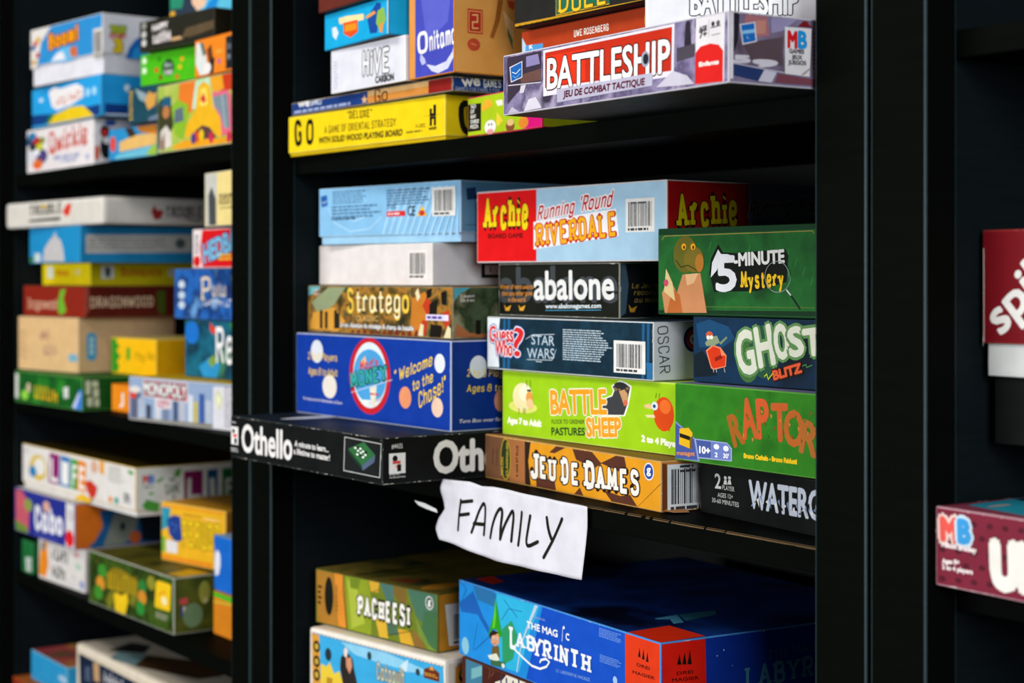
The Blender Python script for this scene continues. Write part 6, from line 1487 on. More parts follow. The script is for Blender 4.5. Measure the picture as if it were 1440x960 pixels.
b = Box('thin bright yellow box with red lettering, between light blue and dark red boxes', (-2.5252, 0.8813, -0.0135), 0.0300, 0.1829, 0.1600, 0.0316, '#e2cc0c', side='#c8b80e', edge='#e8d830', group='board games on the middle shelf of the far bookcase')
b.p('badge', 'f', '#d8e4d8', (21.4, 27.5), (42.5, 27.4), (42.5, 10.3), (21.4, 10.3))
b.t('title_lettering', 'f', '#c83a14', 'Bohnanza', 54.4, 14.8, 105.6, 14.2, 8.3, font='slab', wt=0.2)
b.e(None, 'f', '#d8c880', 135.6, 19.3, 10.5, 4.1)
b.p(None, 's', '#d8e0e0', (16.5, 28.1), (35.2, 28.7), (35.2, 10.4), (16.5, 9.7))
b.p(None, 's', '#3a4a3c', (21.8, 26.8), (29.8, 25.6), (30.4, 11.7), (22.3, 12.9))
b.t('side_lettering', 's', '#b83a18', 'Bohnanza', 46.5, 13.7, 109, 14.7, 11.2, font='slab', wt=0.2)
b.p('side_badge', 's', '#b8c0c0', (119.6, 24.6), (128.6, 24.6), (128.6, 12.9), (119.6, 12.7))
b.done()

b = Box('light blue box with pale domed building and grey text panel, under a white rounded box', (-2.4693, 0.8426, 0.0187), -0.0043, 0.2073, 0.1900, 0.0501, '#1f8cc4', side='#1a7eb4', edge='#3a9ccc', group='board games on the middle shelf of the far bookcase')
b.p('picture', 'f', '#c4c0c0', (56.9, 2.4), (64.4, 20.1), (86.7, 32.4), (101.5, 37.2), (107.3, 44.6), (114.6, 36.9), (130.5, 31.7), (141.2, 19.1), (146.2, 1.7))
b.p('picture', 'f', '#3a7a3c', (1.5, 7.9), (18.7, 10.4), (18.7, 0.1), (1.5, 0.2))
b.p('picture', 'f', '#c8d4d8', (22.5, 14.2), (47.8, 13.9), (47.8, 1.2), (22.5, 1.3))
b.p('text_panel', 's', '#b4b4b0', (8, 37.7), (163.6, 39.8), (163.6, 14.7), (8, 12.2))
b.g('text_panel', 's', '#8a8a86', 12.5, 34.1, 131.5, 16.9, 4, 0.5)
b.e('text_panel', 's', '#4a5a5c', 146.1, 27, 7.5, 7)
b.done()

b = Box('white round-cornered box with red accents, jutting above the light blue domed-building box', (-2.5163, 0.8230, 0.0694), 0.0704, 0.3276, 0.1900, 0.0371, '#d6d0c6', side='#d8d4cc', top='#c8c4bc', edge='#ddd8d0', group='board games on the middle shelf of the far bookcase', bev=0.0060)
b.t('title_lettering', 'f', '#26241f', 'TROUBLE', 86.3, 18.1, 196.3, 19.5, 12.3, font='slab', wt=0.24, shear=0.1)
b.p('title_lettering', 'f', '#26241f', (86.3, 11), (193.3, 12.7), (193.3, 8.3), (86.3, 7.9))
b.p('emblem', 'f', '#d83a28', (199.2, 19.9), (216.8, 30.4), (229.5, 29.3), (223.7, 15.8), (213.8, 12.2))
b.e('emblem', 'f', '#c8a828', 136.1, 29.3, 12.3, 2.4)
b.p('emblem', 's', '#a82c28', (70.3, 17.8), (75.6, 27.6), (78.2, 20.4), (89.4, 19.5), (84.9, 8.5), (75.6, 6.4))
b.t('side_lettering', 's', '#26241f', 'TROUBLE', 91.5, 11.1, 146.9, 13.5, 12.5, font='slab', wt=0.22, shear=0.1)
b.l('emblem', 's', '#26241f', 2, (123.7, 9.3), (140.1, 6), (146.9, 11))
b.done()

b = Box('box with grey city skyline and red title bar, on the far middle shelf', (-2.0706, 0.8345, -0.1812), 0.1413, 0.2750, 0.1300, 0.0546, '#8fa4c4', top='#e0b820', edge='#c8c8c8', group='board games on the middle shelf of the far bookcase')
b.p('picture', 'f', '#5a6078', (4.7, 35.7), (28.5, 35.7), (28.5, -1.9), (4.7, -2.1))
b.p('picture', 'f', '#a8b4c8', (22.1, 28.3), (39.3, 28.1), (39.3, -1.6), (22.1, -1.6))
b.p('picture', 'f', '#3c4458', (42.3, 21.1), (54.1, 20.7), (54.1, -1.2), (42.3, -1.1))
b.p('picture', 'f', '#c8ccd4', (62.6, 31.7), (77.2, 31.4), (77.2, -0.6), (62.6, -0.6))
b.p('picture', 'f', '#74809c', (81.4, 24.6), (95.8, 24.3), (95.8, -0.1), (81.4, -0.1))
b.p('picture', 'f', '#44506c', (106.1, 35.2), (116.2, 34.7), (116.2, 0.4), (106.1, 0.6))
b.p('picture', 'f', '#b8b8c4', (120.3, 28), (132.3, 27.6), (132.3, 0.8), (120.3, 0.9))
b.p('picture', 'f', '#cfd4dc', (140.3, 38.3), (150.3, 37.7), (150.3, 1.3), (140.3, 1.5))
b.p('picture', 'f', '#c8b430', (152.2, 31), (160.1, 30.3), (160.1, 1.5), (152.2, 1.8))
b.p('picture', 'f', '#3a5a9c', (164, 40.8), (175.7, 40.3), (175.7, 1.9), (164, 2.1))
b.p('picture', 'f', '#b4bccc', (177.7, 33.6), (191.2, 33.3), (191.2, 2.4), (177.7, 2.4))
b.p('picture', 'f', '#8a8478', (2.5, 3), (193.1, 6), (193.1, 0.8), (2.5, -1.5))
b.e('picture', 'f', '#d83a28', 10.4, 31.5, 7.8, 4.5)
b.e('picture', 'f', '#d8d4cc', 15.6, 38.5, 13.8, 4.4)
b.p('title_panel', 'f', '#d8d4dc', (32.8, 52.2), (139.5, 52), (138.7, 28.3), (33.7, 30.4))
b.p('title_panel', 'f', '#c02c34', (35.4, 51), (137.1, 50.8), (136.3, 29.7), (36.3, 31.9))
b.t('title_lettering', 'f', '#e8e4e4', 'MONOPOLY', 36.3, 33.7, 135.5, 33.1, 15.1, bold=0.7, ol=('#20161c', 1.6))
b.p('title_panel', 'f', '#e0d4d8', (65.9, 29.4), (102, 29.2), (100.8, 18.2), (66.8, 17.8))
b.t('title_lettering', 'f', '#b04058', 'CITY', 70.1, 20, 97.9, 20.2, 7, bold=0.5)
b.p('info_panel', 'f', '#dcdae0', (194.2, 50.3), (240.2, 52.4), (238.7, 0.6), (194.2, -0.2))
b.p('info_panel', 'f', '#c8d090', (205.7, 47.7), (214.8, 35.6), (207.2, 22.6), (198.1, 35.7))
b.p('info_panel', 'f', '#e8e8c8', (205.7, 43.5), (211.8, 35.4), (206.4, 26.3), (200.4, 35.9))
b.g('info_panel', 'f', '#9a9aa4', 218.5, 52.5, 237.2, 3.6, 12, 0.5)
b.p(None, 'f', '#e0b81c', (106.1, 58.5), (240.2, 58), (240.2, 55.5), (106.1, 57.6))
b.done()

b = Box('small bright orange box with white letters, tucked beside the city skyline box', (-2.2177, 0.8695, -0.1812), 0.0111, 0.0600, 0.1200, 0.0365, '#ee8a14', edge='#d8701c', group='board games on the middle shelf of the far bookcase')
b.t('title_lettering', 'f', '#f4e8d8', 'J', 27.1, 11.4, 41.6, 12, 13.2, bold=0.9)
b.l(None, 'f', '#f0a848', 1, (7.4, 33.6), (4.9, 0))
b.done()

b = Box('plain deep yellow box with jagged green edge, in front of the deep tan cardboard box', (-2.3079, 0.9041, -0.1359), 0.0955, 0.1300, 0.1400, 0.0502, '#f0b80c', side='#e8ae0a', top='#e8d080', edge='#f4cc40', group='board games on the middle shelf of the far bookcase')
b.p(None, 'f', '#2c8c1c', (-0.3, 48.8), (18.4, 49.8), (15.8, 43.5), (26.4, 38.9), (15.8, 32.3), (28, 24.1), (17.4, 17.5), (24.8, 10.4), (18.4, 2.2), (0.8, 1.9))
b.r('emblem', 'f', '#2c9c24', 45.8, 20.2, 56.2, 37)
b.t('title_lettering', 'f', '#8a6a0c', 'Play Nine', 70.7, 20.5, 136, 22.5, 10.7, font='hand', wt=0.11)
b.done()

b = Box('dark teal box with swirling blue art and large white letters, on the city skyline box', (-2.0217, 0.8892, -0.1259), 0.0794, 0.2200, 0.1200, 0.0703, '#0f3a50,#1a6a84,#123048,#3a7a5c@18', edge='#2a5a6a', group='board games on the middle shelf of the far bookcase')
b.e('picture', 'f', '#1c70c8', 18.3, 55.3, 18.3, 14.2)
b.p('picture', 'f', '#2a90c8', (36.6, 13.7), (63.5, 25.7), (89.8, 18), (81.1, 0.3), (45.6, -0.3))
b.p('picture', 'f', '#7a9c38', (59, 21.2), (74.5, 30.5), (78.9, 19.8), (67.9, 12.8))
b.p('picture', 'f', '#d8402c', (63.5, 68.5), (78.9, 61.2), (83.3, 63.4), (74.5, 53.4), (64.3, 58.6))
b.p('picture', 'f', '#3a8a3c', (111.4, 70.1), (124.2, 70.4), (124.2, 58), (115.7, 59.9))
b.t('title_lettering', 'f', '#eef0f0', 'Reef', 77.6, 22.3, 162.7, 23.9, 38.4, font='hand', wt=0.17)
b.done()

b = Box('rippling blue sea pattern box with cream lettering, above the swirling teal box', (-2.1163, 0.9162, -0.0550), 0.0022, 0.2000, 0.1200, 0.0640, '#1c4a9c,#2a6cc0,#14306c,#6aa0d8@26', edge='#4a7ac0', group='board games on the middle shelf of the far bookcase')
b.e('picture', 'f', '#c8d8e8', 22.9, 44, 10.1, 5.1)
b.e('picture', 'f', '#c8d8e8', 22.9, 30.1, 10.1, 5.1)
b.e('picture', 'f', '#c8d8e8', 22.9, 17.4, 10.1, 5.1)
b.t('title_lettering', 'f', '#e8dcc8', 'P', 82.5, 25, 112, 25.3, 27.2, font='slab', wt=0.14, ol=('#3a3050', 0.8))
b.q('title_lettering', 'f', '#e8dcc8', 114.6, 30.5, 158.7, 30, 13.5, 6, 2.7)
b.q('title_lettering', 'f', '#d8dce4', 87.9, 18.3, 181.4, 17.4, 8.1, 9, 2)
b.done()

b = Box('bright red and white box with pale blue slanted capitals, under the cream box', (-1.9685, 0.8761, 0.0096), 0.0171, 0.2000, 0.1200, 0.0474, '#d8161c', edge='#e8d8d8', group='board games on the middle shelf of the far bookcase')
b.p(None, 'f', '#e8dcdc', (1, 47.4), (27.2, 47.3), (20.7, 23.5), (28.2, 0.5), (1, 0.6))
b.t('title_lettering', 'f', '#7cc0e4', 'HEDBANZ', 33.2, 6.1, 160.6, 31.6, 22.5, bold=1.0, ol=('#4a4478', 1.6))
b.g(None, 'f', '#f0c838', 72.3, 17.6, 151.6, 8.5, 2, 0.5)
b.e(None, 'f', '#d8161c', 12.2, 8.4, 10, 7)
b.g(None, 'f', '#5a5a64', 7.1, 41.2, 17.2, 17.1, 5, 0.5)
b.done()

b = Box('cream and pale yellow upright box with dark picture panel, by the post', (-1.8667, 0.8460, 0.0576), -0.0698, 0.1080, 0.1200, 0.0624, '#ecd68c', side='#e0c87c', edge='#d8cfae', group='board games on the middle shelf of the far bookcase')
b.p(None, 'f', '#c4c4bc', (1.5, 61.3), (39.7, 62.8), (38.6, 0.3), (3.9, 0.4))
b.p('picture', 'f', '#4a4c4c', (12.1, 36.3), (22.5, 46.1), (36.3, 31.2), (37.5, 1.4), (14.4, 1.4))
b.g(None, 'f', '#8a7a4c', 46.6, 37.9, 100.7, 31.1, 1, 0.5)
b.t('title_lettering', 'f', '#5a4a1c', 'HIDDEN C', 46.6, 24.2, 103.4, 25.8, 7.4, font='slab', wt=0.2)
b.g(None, 'f', '#b8a468', 51.1, 23.5, 100.7, 17.1, 1, 0.5)
b.done()

b = Box('white box with scattered dark capitals and orange edge, under the indigo box', (-2.4545, 0.8513, -0.4382), 0.0542, 0.1630, 0.2000, 0.0605, '#dcd6d2', edge='#e6e0dc', group='board games on the third shelf of the far bookcase')
b.p(None, 'f', '#e8881c', (-4.1, 5.2), (6.5, 50), (29.9, 57), (35.1, 21.8), (24.7, 3))
b.p(None, 'f', '#4a8a90', (9.1, 50.3), (19.5, 55.7), (22.1, 43.7), (9.1, 39))
b.q('title_lettering', 'f', '#1c2a28', 43.5, 34.4, 106.3, 33.3, 14.3, 5, 4.1)
b.q('title_lettering', 'f', '#26241c', 47.9, 9.5, 98.3, 9.7, 14.3, 5, 3.7)
b.e(None, 'f', '#a8c8b0', 139.8, 33.3, 9.6, 4.9)
b.e(None, 'f', '#d89090', 133.8, 49.8, 7.2, 4)
b.e(None, 'f', '#c84a30', 168.4, 34.7, 7.1, 4.9)
b.e(None, 'f', '#98a0c8', 151.8, 10.2, 9.5, 6)
b.l(None, 'f', '#b8a8b8', 1.2, (112.4, 19.6), (133.8, 15.1))
b.done()

b = Box('indigo box with white rounded title and orange end, under the long white box', (-2.5273, 0.8399, -0.3772), 0.0222, 0.2360, 0.2200, 0.0636, '#26308e', side='#d8701c', top='#e0dcd8', edge='#4a4a90', group='board games on the third shelf of the far bookcase')
b.p('picture', 'f', '#c85a6a', (4.3, 61.2), (31.9, 61.3), (61.2, 46.1), (57.6, 4.2), (5.8, 1.9))
b.p('picture', 'f', '#6a8a34', (2, 16), (50.3, 11.1), (57.6, 1.6), (5.8, -0.7))
b.e('picture', 'f', '#8a9a48', 57.6, 43.1, 17.3, 9.4)
b.t('title_lettering', 'f', '#eceaf0', 'Cabo', 82.8, 15, 191.2, 17.8, 26.8, font='hand', wt=0.24, ol=('#c4c4dc', 1.4))
b.e('picture', 'f', '#d8a898', 130, 48.4, 13.9, 8.1)
b.g(None, 'f', '#6a74c4', 86.4, 3.8, 176.5, 6.1, 2, 0.5)
b.p(None, 'f', '#e0dcdc', (204.5, 66.9), (241, 66.8), (241, 1.4), (201.8, 1.3))
b.e(None, 'f', '#dc1c24', 217.6, 13.7, 15.7, 11.8)
b.g(None, 'f', '#a8a4a8', 213, 52.5, 235.8, 37.9, 3, 0.5)
b.p('picture', 's', '#1c5a90', (35.9, 52.2), (41.1, 29.6), (28.2, 8.5), (19.1, 4.4), (25.6, -1.1), (126, -10.4), (126, 50.1))
b.p('picture', 's', '#7a8278', (56.8, 45.6), (93.8, 45.1), (88.4, 15.5), (72.5, 2), (41.1, -0.1), (48.9, 21.5))
b.p('picture', 's', '#14202c', (93.8, 45.1), (134.2, 41.9), (134.2, -11.2), (99.1, 4.6))
b.e('picture', 's', '#c8602c', 88.4, 10.6, 8.6, 8.9)
b.e('picture', 's', '#2a3034', 69.9, 27.1, 4.2, 6)
b.done()

b = Box('long white box with rainbow letter tiles and a gold top edge', (-2.5274, 0.8520, -0.3130), 0.0269, 0.4100, 0.2000, 0.0640, '#e2ddd8', side='#d8dcd8', top='#3a2e0a', edge='#d8b038', group='board games on the third shelf of the far bookcase', tray=(0.0075, 0.0020, '#dcd8d4'))  # gold top turned nearly black, its unlit look put into the colour
b.p('title_panel', 'f', '#8a1c6c', (109.2, 59.3), (146.6, 58.4), (143.3, 15.6), (103.7, 15.8))
b.t('title_lettering', 'f', '#f2efec', 'L', 113.3, 19.8, 138.6, 19.7, 30.7, bold=0.8)
b.p('title_panel', 'f', '#1c78b8', (151.3, 58.7), (186.5, 57.7), (183.2, 15.5), (146, 15.8))
b.t('title_lettering', 'f', '#f2efec', 'I', 155.4, 19.8, 178.6, 19.5, 30.2, bold=0.8)
b.p('title_panel', 'f', '#2c9a3c', (189.7, 58.2), (215.6, 56.5), (212.4, 14.7), (184.5, 15.8))
b.t('title_lettering', 'f', '#f2efec', 'F', 193.7, 19.7, 207.9, 18.7, 29.9, bold=0.8)
b.p('title_panel', 'f', '#ec8a1c', (215.6, 57.9), (244.3, 56.4), (241.1, 15), (210.5, 15.8))
b.t('title_lettering', 'f', '#f2efec', 'E', 219.5, 19.7, 236.7, 19, 29.6, bold=0.8)
b.e('picture', 'f', '#d8b83c', 63.7, 33.2, 33.7, 18.7)
b.e('picture', 'f', '#e8e4de', 68.7, 35, 22.5, 12.4)
b.e('picture', 'f', '#2c80b8', 42.3, 26.1, 14.3, 8.3)
b.g(None, 'f', '#b0a8b4', 5.9, 57.1, 27.8, 51, 2, 0.5)
b.p('picture', 'f', '#c83424', (241.1, 29.6), (259.9, 33.8), (283.4, 26.4), (278.5, 13.9), (263, 7.4), (247.4, 18))
b.p('picture', 'f', '#e8a02c', (290.8, 65.7), (305.9, 62.2), (305.9, 45.4), (290.8, 46.4))
b.e('picture', 'f', '#d8a890', 272.3, 53.2, 12.3, 8.7)
b.p('picture', 'f', '#e8b820', (199.5, 2), (228.4, 12.4), (266.2, 7.7), (253.7, 1.5))
b.g(None, 'f', '#a8a4a0', 322.1, 60, 373.7, 37.7, 7, 0.5)
b.p(None, 'f', '#4a9a3c', (385.2, 59.8), (403.3, 58), (401.1, 53.2), (386.3, 54.8))
b.e(None, 'f', '#e8882c', 328.1, 14.7, 7.1, 3.8)
b.e(None, 'f', '#2c9a8c', 347.6, 15.1, 7, 4.7)
b.bc('f', 367.9, 14.3, 395.4, 30.1, '#e8e6e2')
b.t('emblem', 's', '#d03430', 'M', 10.1, 42.9, 17.6, 42.8, 10.2, bold=0.7)
b.t('emblem', 's', '#2c80d0', 'B', 18.8, 42.7, 25.8, 42.7, 10.2, bold=0.7)
b.g(None, 's', '#6a6a70', 11.4, 40, 26.3, 35.9, 1, 0.5)
b.p('picture', 's', '#4a9a3c', (28.8, 45.1), (37.6, 50.3), (38.3, 46.7), (30.1, 41.9))
b.p('picture', 's', '#4a9a3c', (52.7, 49.2), (56.5, 58.3), (64.6, 59), (61.6, 48.6))
b.p('picture', 's', '#4a9a3c', (8.4, 14.1), (15.1, 22.1), (33.8, 15.6), (31.3, 4.2), (13.9, 7.9))
b.p('picture', 's', '#4a9a3c', (17.6, 30.3), (25.1, 31.4), (24.3, 27.9), (18.8, 27.2))
b.t(None, 's', '#3a5a60', 'THE', 46.4, 42.7, 55.2, 43.2, 4.6, bold=0.2)
b.t('side_lettering', 's', '#3a5a60', 'GAME', 41.8, 26.6, 62.9, 28.6, 11.2, font='slab', wt=0.2)
b.t(None, 's', '#3a5a60', 'OF', 50.2, 20.2, 56.5, 20.4, 4.7, bold=0.2)
b.p('side_panel', 's', '#7a1858', (67.9, 55.2), (94.9, 54.9), (94.9, 10.9), (67.9, 15.3))
b.t('side_lettering', 's', '#c8ccc8', 'L', 73.1, 19.6, 91, 19.2, 25.4, bold=0.8)
b.p('side_panel', 's', '#16507c', (101.4, 54.9), (117, 55.3), (117, 9.1), (101.4, 12.7))
b.t('side_lettering', 's', '#c8ccc8', 'I', 106.6, 17.1, 113.1, 17.5, 25.6, bold=0.8)
b.p('side_panel', 's', '#1c6a34', (123.6, 55.3), (144.7, 55.4), (144.7, 7), (123.6, 11))
b.t('side_lettering', 's', '#c8ccc8', 'F', 128.8, 15.4, 140.7, 15.4, 25.7, bold=0.8)
b.done()

b = Box('tiny green and white box in the dark corner beside the scattered-capitals white box', (-2.5270, 0.8505, -0.4382), 0.0000, 0.0450, 0.1000, 0.0464, '#1c6a34', edge='#3a8a54', group='board games on the third shelf of the far bookcase')
b.p(None, 'f', '#c8d0c8', (17.3, 22.2), (57.8, 24.5), (60.9, 4.2), (20.5, 1.6))
b.g(None, 'f', '#7a8a80', 29.9, 20.7, 48.6, 4.5, 4, 0.5)
b.done()

b = Box('dark green glossy jungle box with yellow title and pale worn edges', (-2.2358, 0.8442, -0.4382), 0.0216, 0.2700, 0.1700, 0.0692, '#2c3c14,#3f5a18,#1c2c10,#7a7a20@22', side='#3c4418,#5a6020,#2c3810@20', top='#4a4a18,#6a6420,#2a3012@14', edge='#b8bcae', group='board games on the third shelf of the far bookcase')
b.e('picture', 'f', '#3a8a2c', 46.6, 47.4, 14.4, 9.4)
b.e('picture', 'f', '#d8902c', 40.6, 30, 14.5, 9.5)
b.e('picture', 'f', '#2c7a34', 176.1, 45.1, 13.1, 9)
b.e('picture', 'f', '#d08a2c', 176.1, 31.6, 13.1, 9)
b.e('picture', 'f', '#2c8a34', 170.6, 17.3, 13.2, 9)
b.e('picture', 'f', '#3f8a2c', 34.5, 17.3, 14.5, 9.5)
b.e('picture', 'f', '#8a8a28', 203.3, 53.6, 12.9, 8.9)
b.p(None, 'f', '#8a7414', (59.2, 44.4), (85.3, 57.4), (120.1, 57.6), (162.3, 49.9), (162.3, 30.7), (108.6, 28.3), (61.6, 27.2))
b.q('title_lettering', 'f', '#d0b01c', 64, 28.2, 159.6, 31.8, 20.7, 8, 2.1)
b.p('emblem', 'f', '#ecc41c', (85.3, 21.4), (94.1, 26.2), (108.6, 23.7), (128.6, 30.2), (132.6, 20.5), (122.9, 1.8), (111.5, -1.7), (90, 2.3))
b.p('badge', 'f', '#f0c41c', (218.3, 57.5), (223.6, 60), (257.1, 60.3), (262.2, 58.8), (259.7, 27.7), (253.5, 26.3), (216.7, 25.6), (214, 27.4))
b.l('badge', 'f', '#d84a20', 1.4, (224.7, 41.2), (237.8, 47.6), (245.7, 47.6))
b.e('badge', 'f', '#f4e4b0', 243.1, 37.4, 8.3, 5.3)
b.g(None, 'f', '#a8a890', 216.7, 21.2, 253.5, 12.8, 4, 0.5)
b.p(None, 's', '#c84a50', (8.2, 42.8), (18.3, 43.9), (18.3, 36.2), (8.2, 36.3))
b.p(None, 's', '#2a3c8c', (9.6, 32.8), (12.4, 33), (12.4, 20.5), (9.6, 20.9))
b.p(None, 's', '#e0dcd8', (12.4, 33), (15.3, 33.1), (15.3, 20.6), (12.4, 20.5))
b.p(None, 's', '#c83c40', (15.3, 33.1), (18.1, 33), (18.1, 21), (15.3, 20.6))
b.e('emblem', 's', '#6a8a64', 25.4, 21.2, 13.4, 14.9)
b.e('picture', 's', '#a0a040', 41, 48, 7.6, 14)
b.e('picture', 's', '#c8c090', 42.2, 38, 2.8, 3.5)
b.p('emblem', 't', '#dcae1c', (235.9, 5.6), (219.7, 43.1), (261.5, 52.3), (276.1, 12))
b.wear('f', 'tr', 1.6, 0.7, '#c8ccc0')
b.wear('s', 'l', 1.6, 0.7, '#c8ccc0')
b.done()

b = Box('golden yellow box with black-outlined title and blue figure, standing on the jungle box', (-2.1048, 0.8931, -0.3684), 0.1907, 0.1400, 0.1100, 0.0753, '#e8b020', side='#d88a1c', top='#e0a028', edge='#f0c860', group='board games on the third shelf of the far bookcase')
b.p('picture', 'f', '#2a90a8', (-1.4, 69.2), (20.8, 69), (16.8, 44.4), (-1.4, 37.9))
b.p('picture', 'f', '#1c3c88', (12.7, 53.2), (26.8, 60.3), (42.7, 59.6), (46.6, 29.2), (30.8, 25.2), (16.8, 35.2))
b.p('picture', 'f', '#6ab03c', (-2.7, 30.8), (8.7, 29.7), (8.7, 11.3), (-1.4, 10.1))
b.p('picture', 'f', '#e0dcdc', (10.7, 26.5), (36, 26.9), (36, 11.6), (11.9, 10.5))
b.p(None, 'f', '#e88c1c', (1.4, 7), (112.3, 7.3), (112.3, -2.1), (2.2, -0.1))
b.l('picture', 'f', '#5878c8', 1.1, (20.8, 49.4), (36.7, 46.4), (26.8, 38.5))
b.p(None, 'f', '#ec9c1c', (-1.4, 73.1), (142.3, 76.7), (142.3, 70.5), (-1.4, 68.5))
b.g(None, 'f', '#7a1c14', 48.6, 63.6, 91.4, 62.1, 1, 0.9)
b.g(None, 'f', '#f0e4c8', 93.3, 62.3, 129.3, 61.4, 1, 0.9)
b.t('title_lettering', 'f', '#f2cc20', 'PERUDO', 46.6, 24.6, 129.3, 27, 28.3, font='hand', wt=0.2, ol=('#241808', 0.9))
b.done()

b = Box('orange box with bright green upper band, beside the dark green jungle box', (-1.9491, 0.8947, -0.4382), 0.0008, 0.0750, 0.1200, 0.0527, '#d8821c', edge='#c87014', group='board games on the third shelf of the far bookcase')
b.p(None, 'f', '#48b428', (0, 53.3), (60.3, 53), (60.3, 44.5), (0, 45.5))
b.p(None, 'f', '#c8c440', (0, 40.2), (60.3, 43.6), (60.3, 41.9), (0, 38.5))
b.done()

b = Box('upright blue box with white cloud shape, on the green-banded orange box', (-1.9526, 0.8973, -0.3849), -0.0023, 0.0780, 0.1200, 0.0670, '#1668cc', side='#1456a8', top='#9cc0e4', edge='#4a8cd8', group='board games on the third shelf of the far bookcase')
b.p('emblem', 'f', '#e4e8f0', (3.2, 44.7), (10.9, 50.1), (17.6, 44.4), (18.6, 31.6), (13.5, 20), (4.2, 16.9), (0.6, 29.1))
b.l(None, 'f', '#3a90e8', 1, (46.9, 63.4), (46.9, 31.2))
b.done()

b = Box('large cream rounded box with dark blue picture panel at the bottom of the photo', (-2.3469, 0.8666, -0.6568), 0.0052, 0.3600, 0.2600, 0.1413, '#dacdb8', top='#cabfae', edge='#e0d4c0', group='board games on the lowest visible shelf of the far bookcase', bev=0.0070)
b.p('picture', 'f', '#16243c', (13.7, 128.5), (299.8, 125.7), (299.8, 100.2), (20.2, 55.6))
b.q(None, 'f', '#8a9cbc', 36.2, 96.3, 58.3, 95.9, 19.8, 2, 2.4)
b.p('picture', 'f', '#c09a70', (67.7, 125.5), (89.3, 127.2), (92.4, 102.5), (70.8, 100.7))
b.q('title_lettering', 'f', '#dcdce0', 102.8, 104.5, 178.6, 105.9, 17.5, 6, 2.5)
b.p('picture', 't', '#7a9ca0', (127.1, -7.6), (92.9, 25.1), (131.5, 52.9), (188.1, 10.2))
b.p('picture', 't', '#4a3420', (188.1, 10.2), (136.4, 50.8), (226.9, 100.7), (307.9, 81.9), (306.5, 47.5))
b.p('picture', 't', '#2a2c28', (80, 15.7), (46.9, 63.4), (83.9, 77.9), (123.9, 51.2))
b.done()

b = Box('sky blue box with reddish art on its top, beside the large cream rounded box', (-2.5029, 0.8566, -0.5946), -0.0000, 0.1500, 0.2200, 0.0426, '#2a94c8', top='#4a5a34,#a8404c,#c89a3c@10', edge='#7ab8cc', group='board games on the lowest visible shelf of the far bookcase')
b.l(None, 'f', '#1c74a4', 0.8, (6.7, 9.7), (194.1, 5.8))
b.e(None, 'f', '#a0c0d8', 132.3, 23.4, 17.1, 5.1)
b.done()

b = Box('rust red box under the reddish-topped sky blue box at the bottom of the photo', (-2.5318, 0.8387, -0.6568), -0.0001, 0.1760, 0.2200, 0.0615, '#8a2c14', top='#a8401c,#c07a34@12', edge='#b85028', group='board games on the lowest visible shelf of the far bookcase')
b.done()

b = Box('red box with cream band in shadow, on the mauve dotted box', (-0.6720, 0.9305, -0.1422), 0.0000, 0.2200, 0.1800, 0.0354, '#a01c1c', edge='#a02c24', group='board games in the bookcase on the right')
b.p(None, 'f', '#c8c09a', (-81.4, 42.7), (7.9, 43.7), (7.9, 28.2), (-81.4, 28.5))
b.done()

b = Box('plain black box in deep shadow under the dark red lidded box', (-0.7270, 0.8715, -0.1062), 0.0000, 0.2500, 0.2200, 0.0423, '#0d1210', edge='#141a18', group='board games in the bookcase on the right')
b.done()

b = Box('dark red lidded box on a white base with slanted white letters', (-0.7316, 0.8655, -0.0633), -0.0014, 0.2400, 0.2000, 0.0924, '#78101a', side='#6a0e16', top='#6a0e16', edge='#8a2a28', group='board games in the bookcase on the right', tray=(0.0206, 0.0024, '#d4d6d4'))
b.l(None, 'f', '#e8d8d0', 0.6, (1.1, 80.5), (1.3, 21.8))
b.l(None, 'f', '#c05a40', 0.5, (0, 82.8), (0.2, 21.8))
b.t('title_lettering', 'f', '#eeebe6', 'spill', 15.3, 26.3, 54, 62.4, 22.3, font='b', bold=0.9)
b.wear('f', 'tl', 1.2, 0.5, '#d8c8c0')
b.done()

b = Box('mauve dotted box with large white capitals and teal top art', (-0.7320, 0.8225, -0.1918), -0.0394, 0.3000, 0.2600, 0.0490, '#7c2438', side='#7c2438', top='#84384c', edge='#b88a94', group='board games in the bookcase on the right')
b.e(None, 'f', '#541828', 5.7, 40.6, 2.7, 1.8)
b.e(None, 'f', '#541828', 18.7, 40.9, 2.5, 1.8)
b.e(None, 'f', '#541828', 31.3, 41.2, 2.6, 1.7)
b.e(None, 'f', '#541828', 43.8, 41.5, 2.5, 1.7)
b.e(None, 'f', '#541828', 55.9, 41.7, 2.5, 1.7)
b.e(None, 'f', '#541828', 67.9, 42, 2.4, 1.7)
b.e(None, 'f', '#541828', 79.6, 42.3, 2.3, 1.6)
b.e(None, 'f', '#541828', 91.1, 42.5, 2.3, 1.7)
b.e(None, 'f', '#541828', 102.3, 42.8, 2.3, 1.6)
b.e(None, 'f', '#541828', 12.2, 32.5, 2.6, 1.7)
b.e(None, 'f', '#541828', 25, 32.9, 2.6, 1.7)
b.e(None, 'f', '#541828', 37.6, 33.2, 2.5, 1.7)
b.e(None, 'f', '#541828', 49.9, 33.6, 2.4, 1.7)
b.e(None, 'f', '#541828', 61.9, 33.9, 2.5, 1.7)
b.e(None, 'f', '#541828', 73.8, 34.3, 2.3, 1.6)
b.e(None, 'f', '#541828', 85.4, 34.6, 2.3, 1.6)
b.e(None, 'f', '#541828', 96.7, 34.9, 2.3, 1.6)
b.e(None, 'f', '#541828', 107.9, 35.2, 2.2, 1.6)
b.e(None, 'f', '#541828', 5.7, 22.7, 2.7, 1.7)
b.e(None, 'f', '#541828', 18.7, 23.2, 2.5, 1.7)
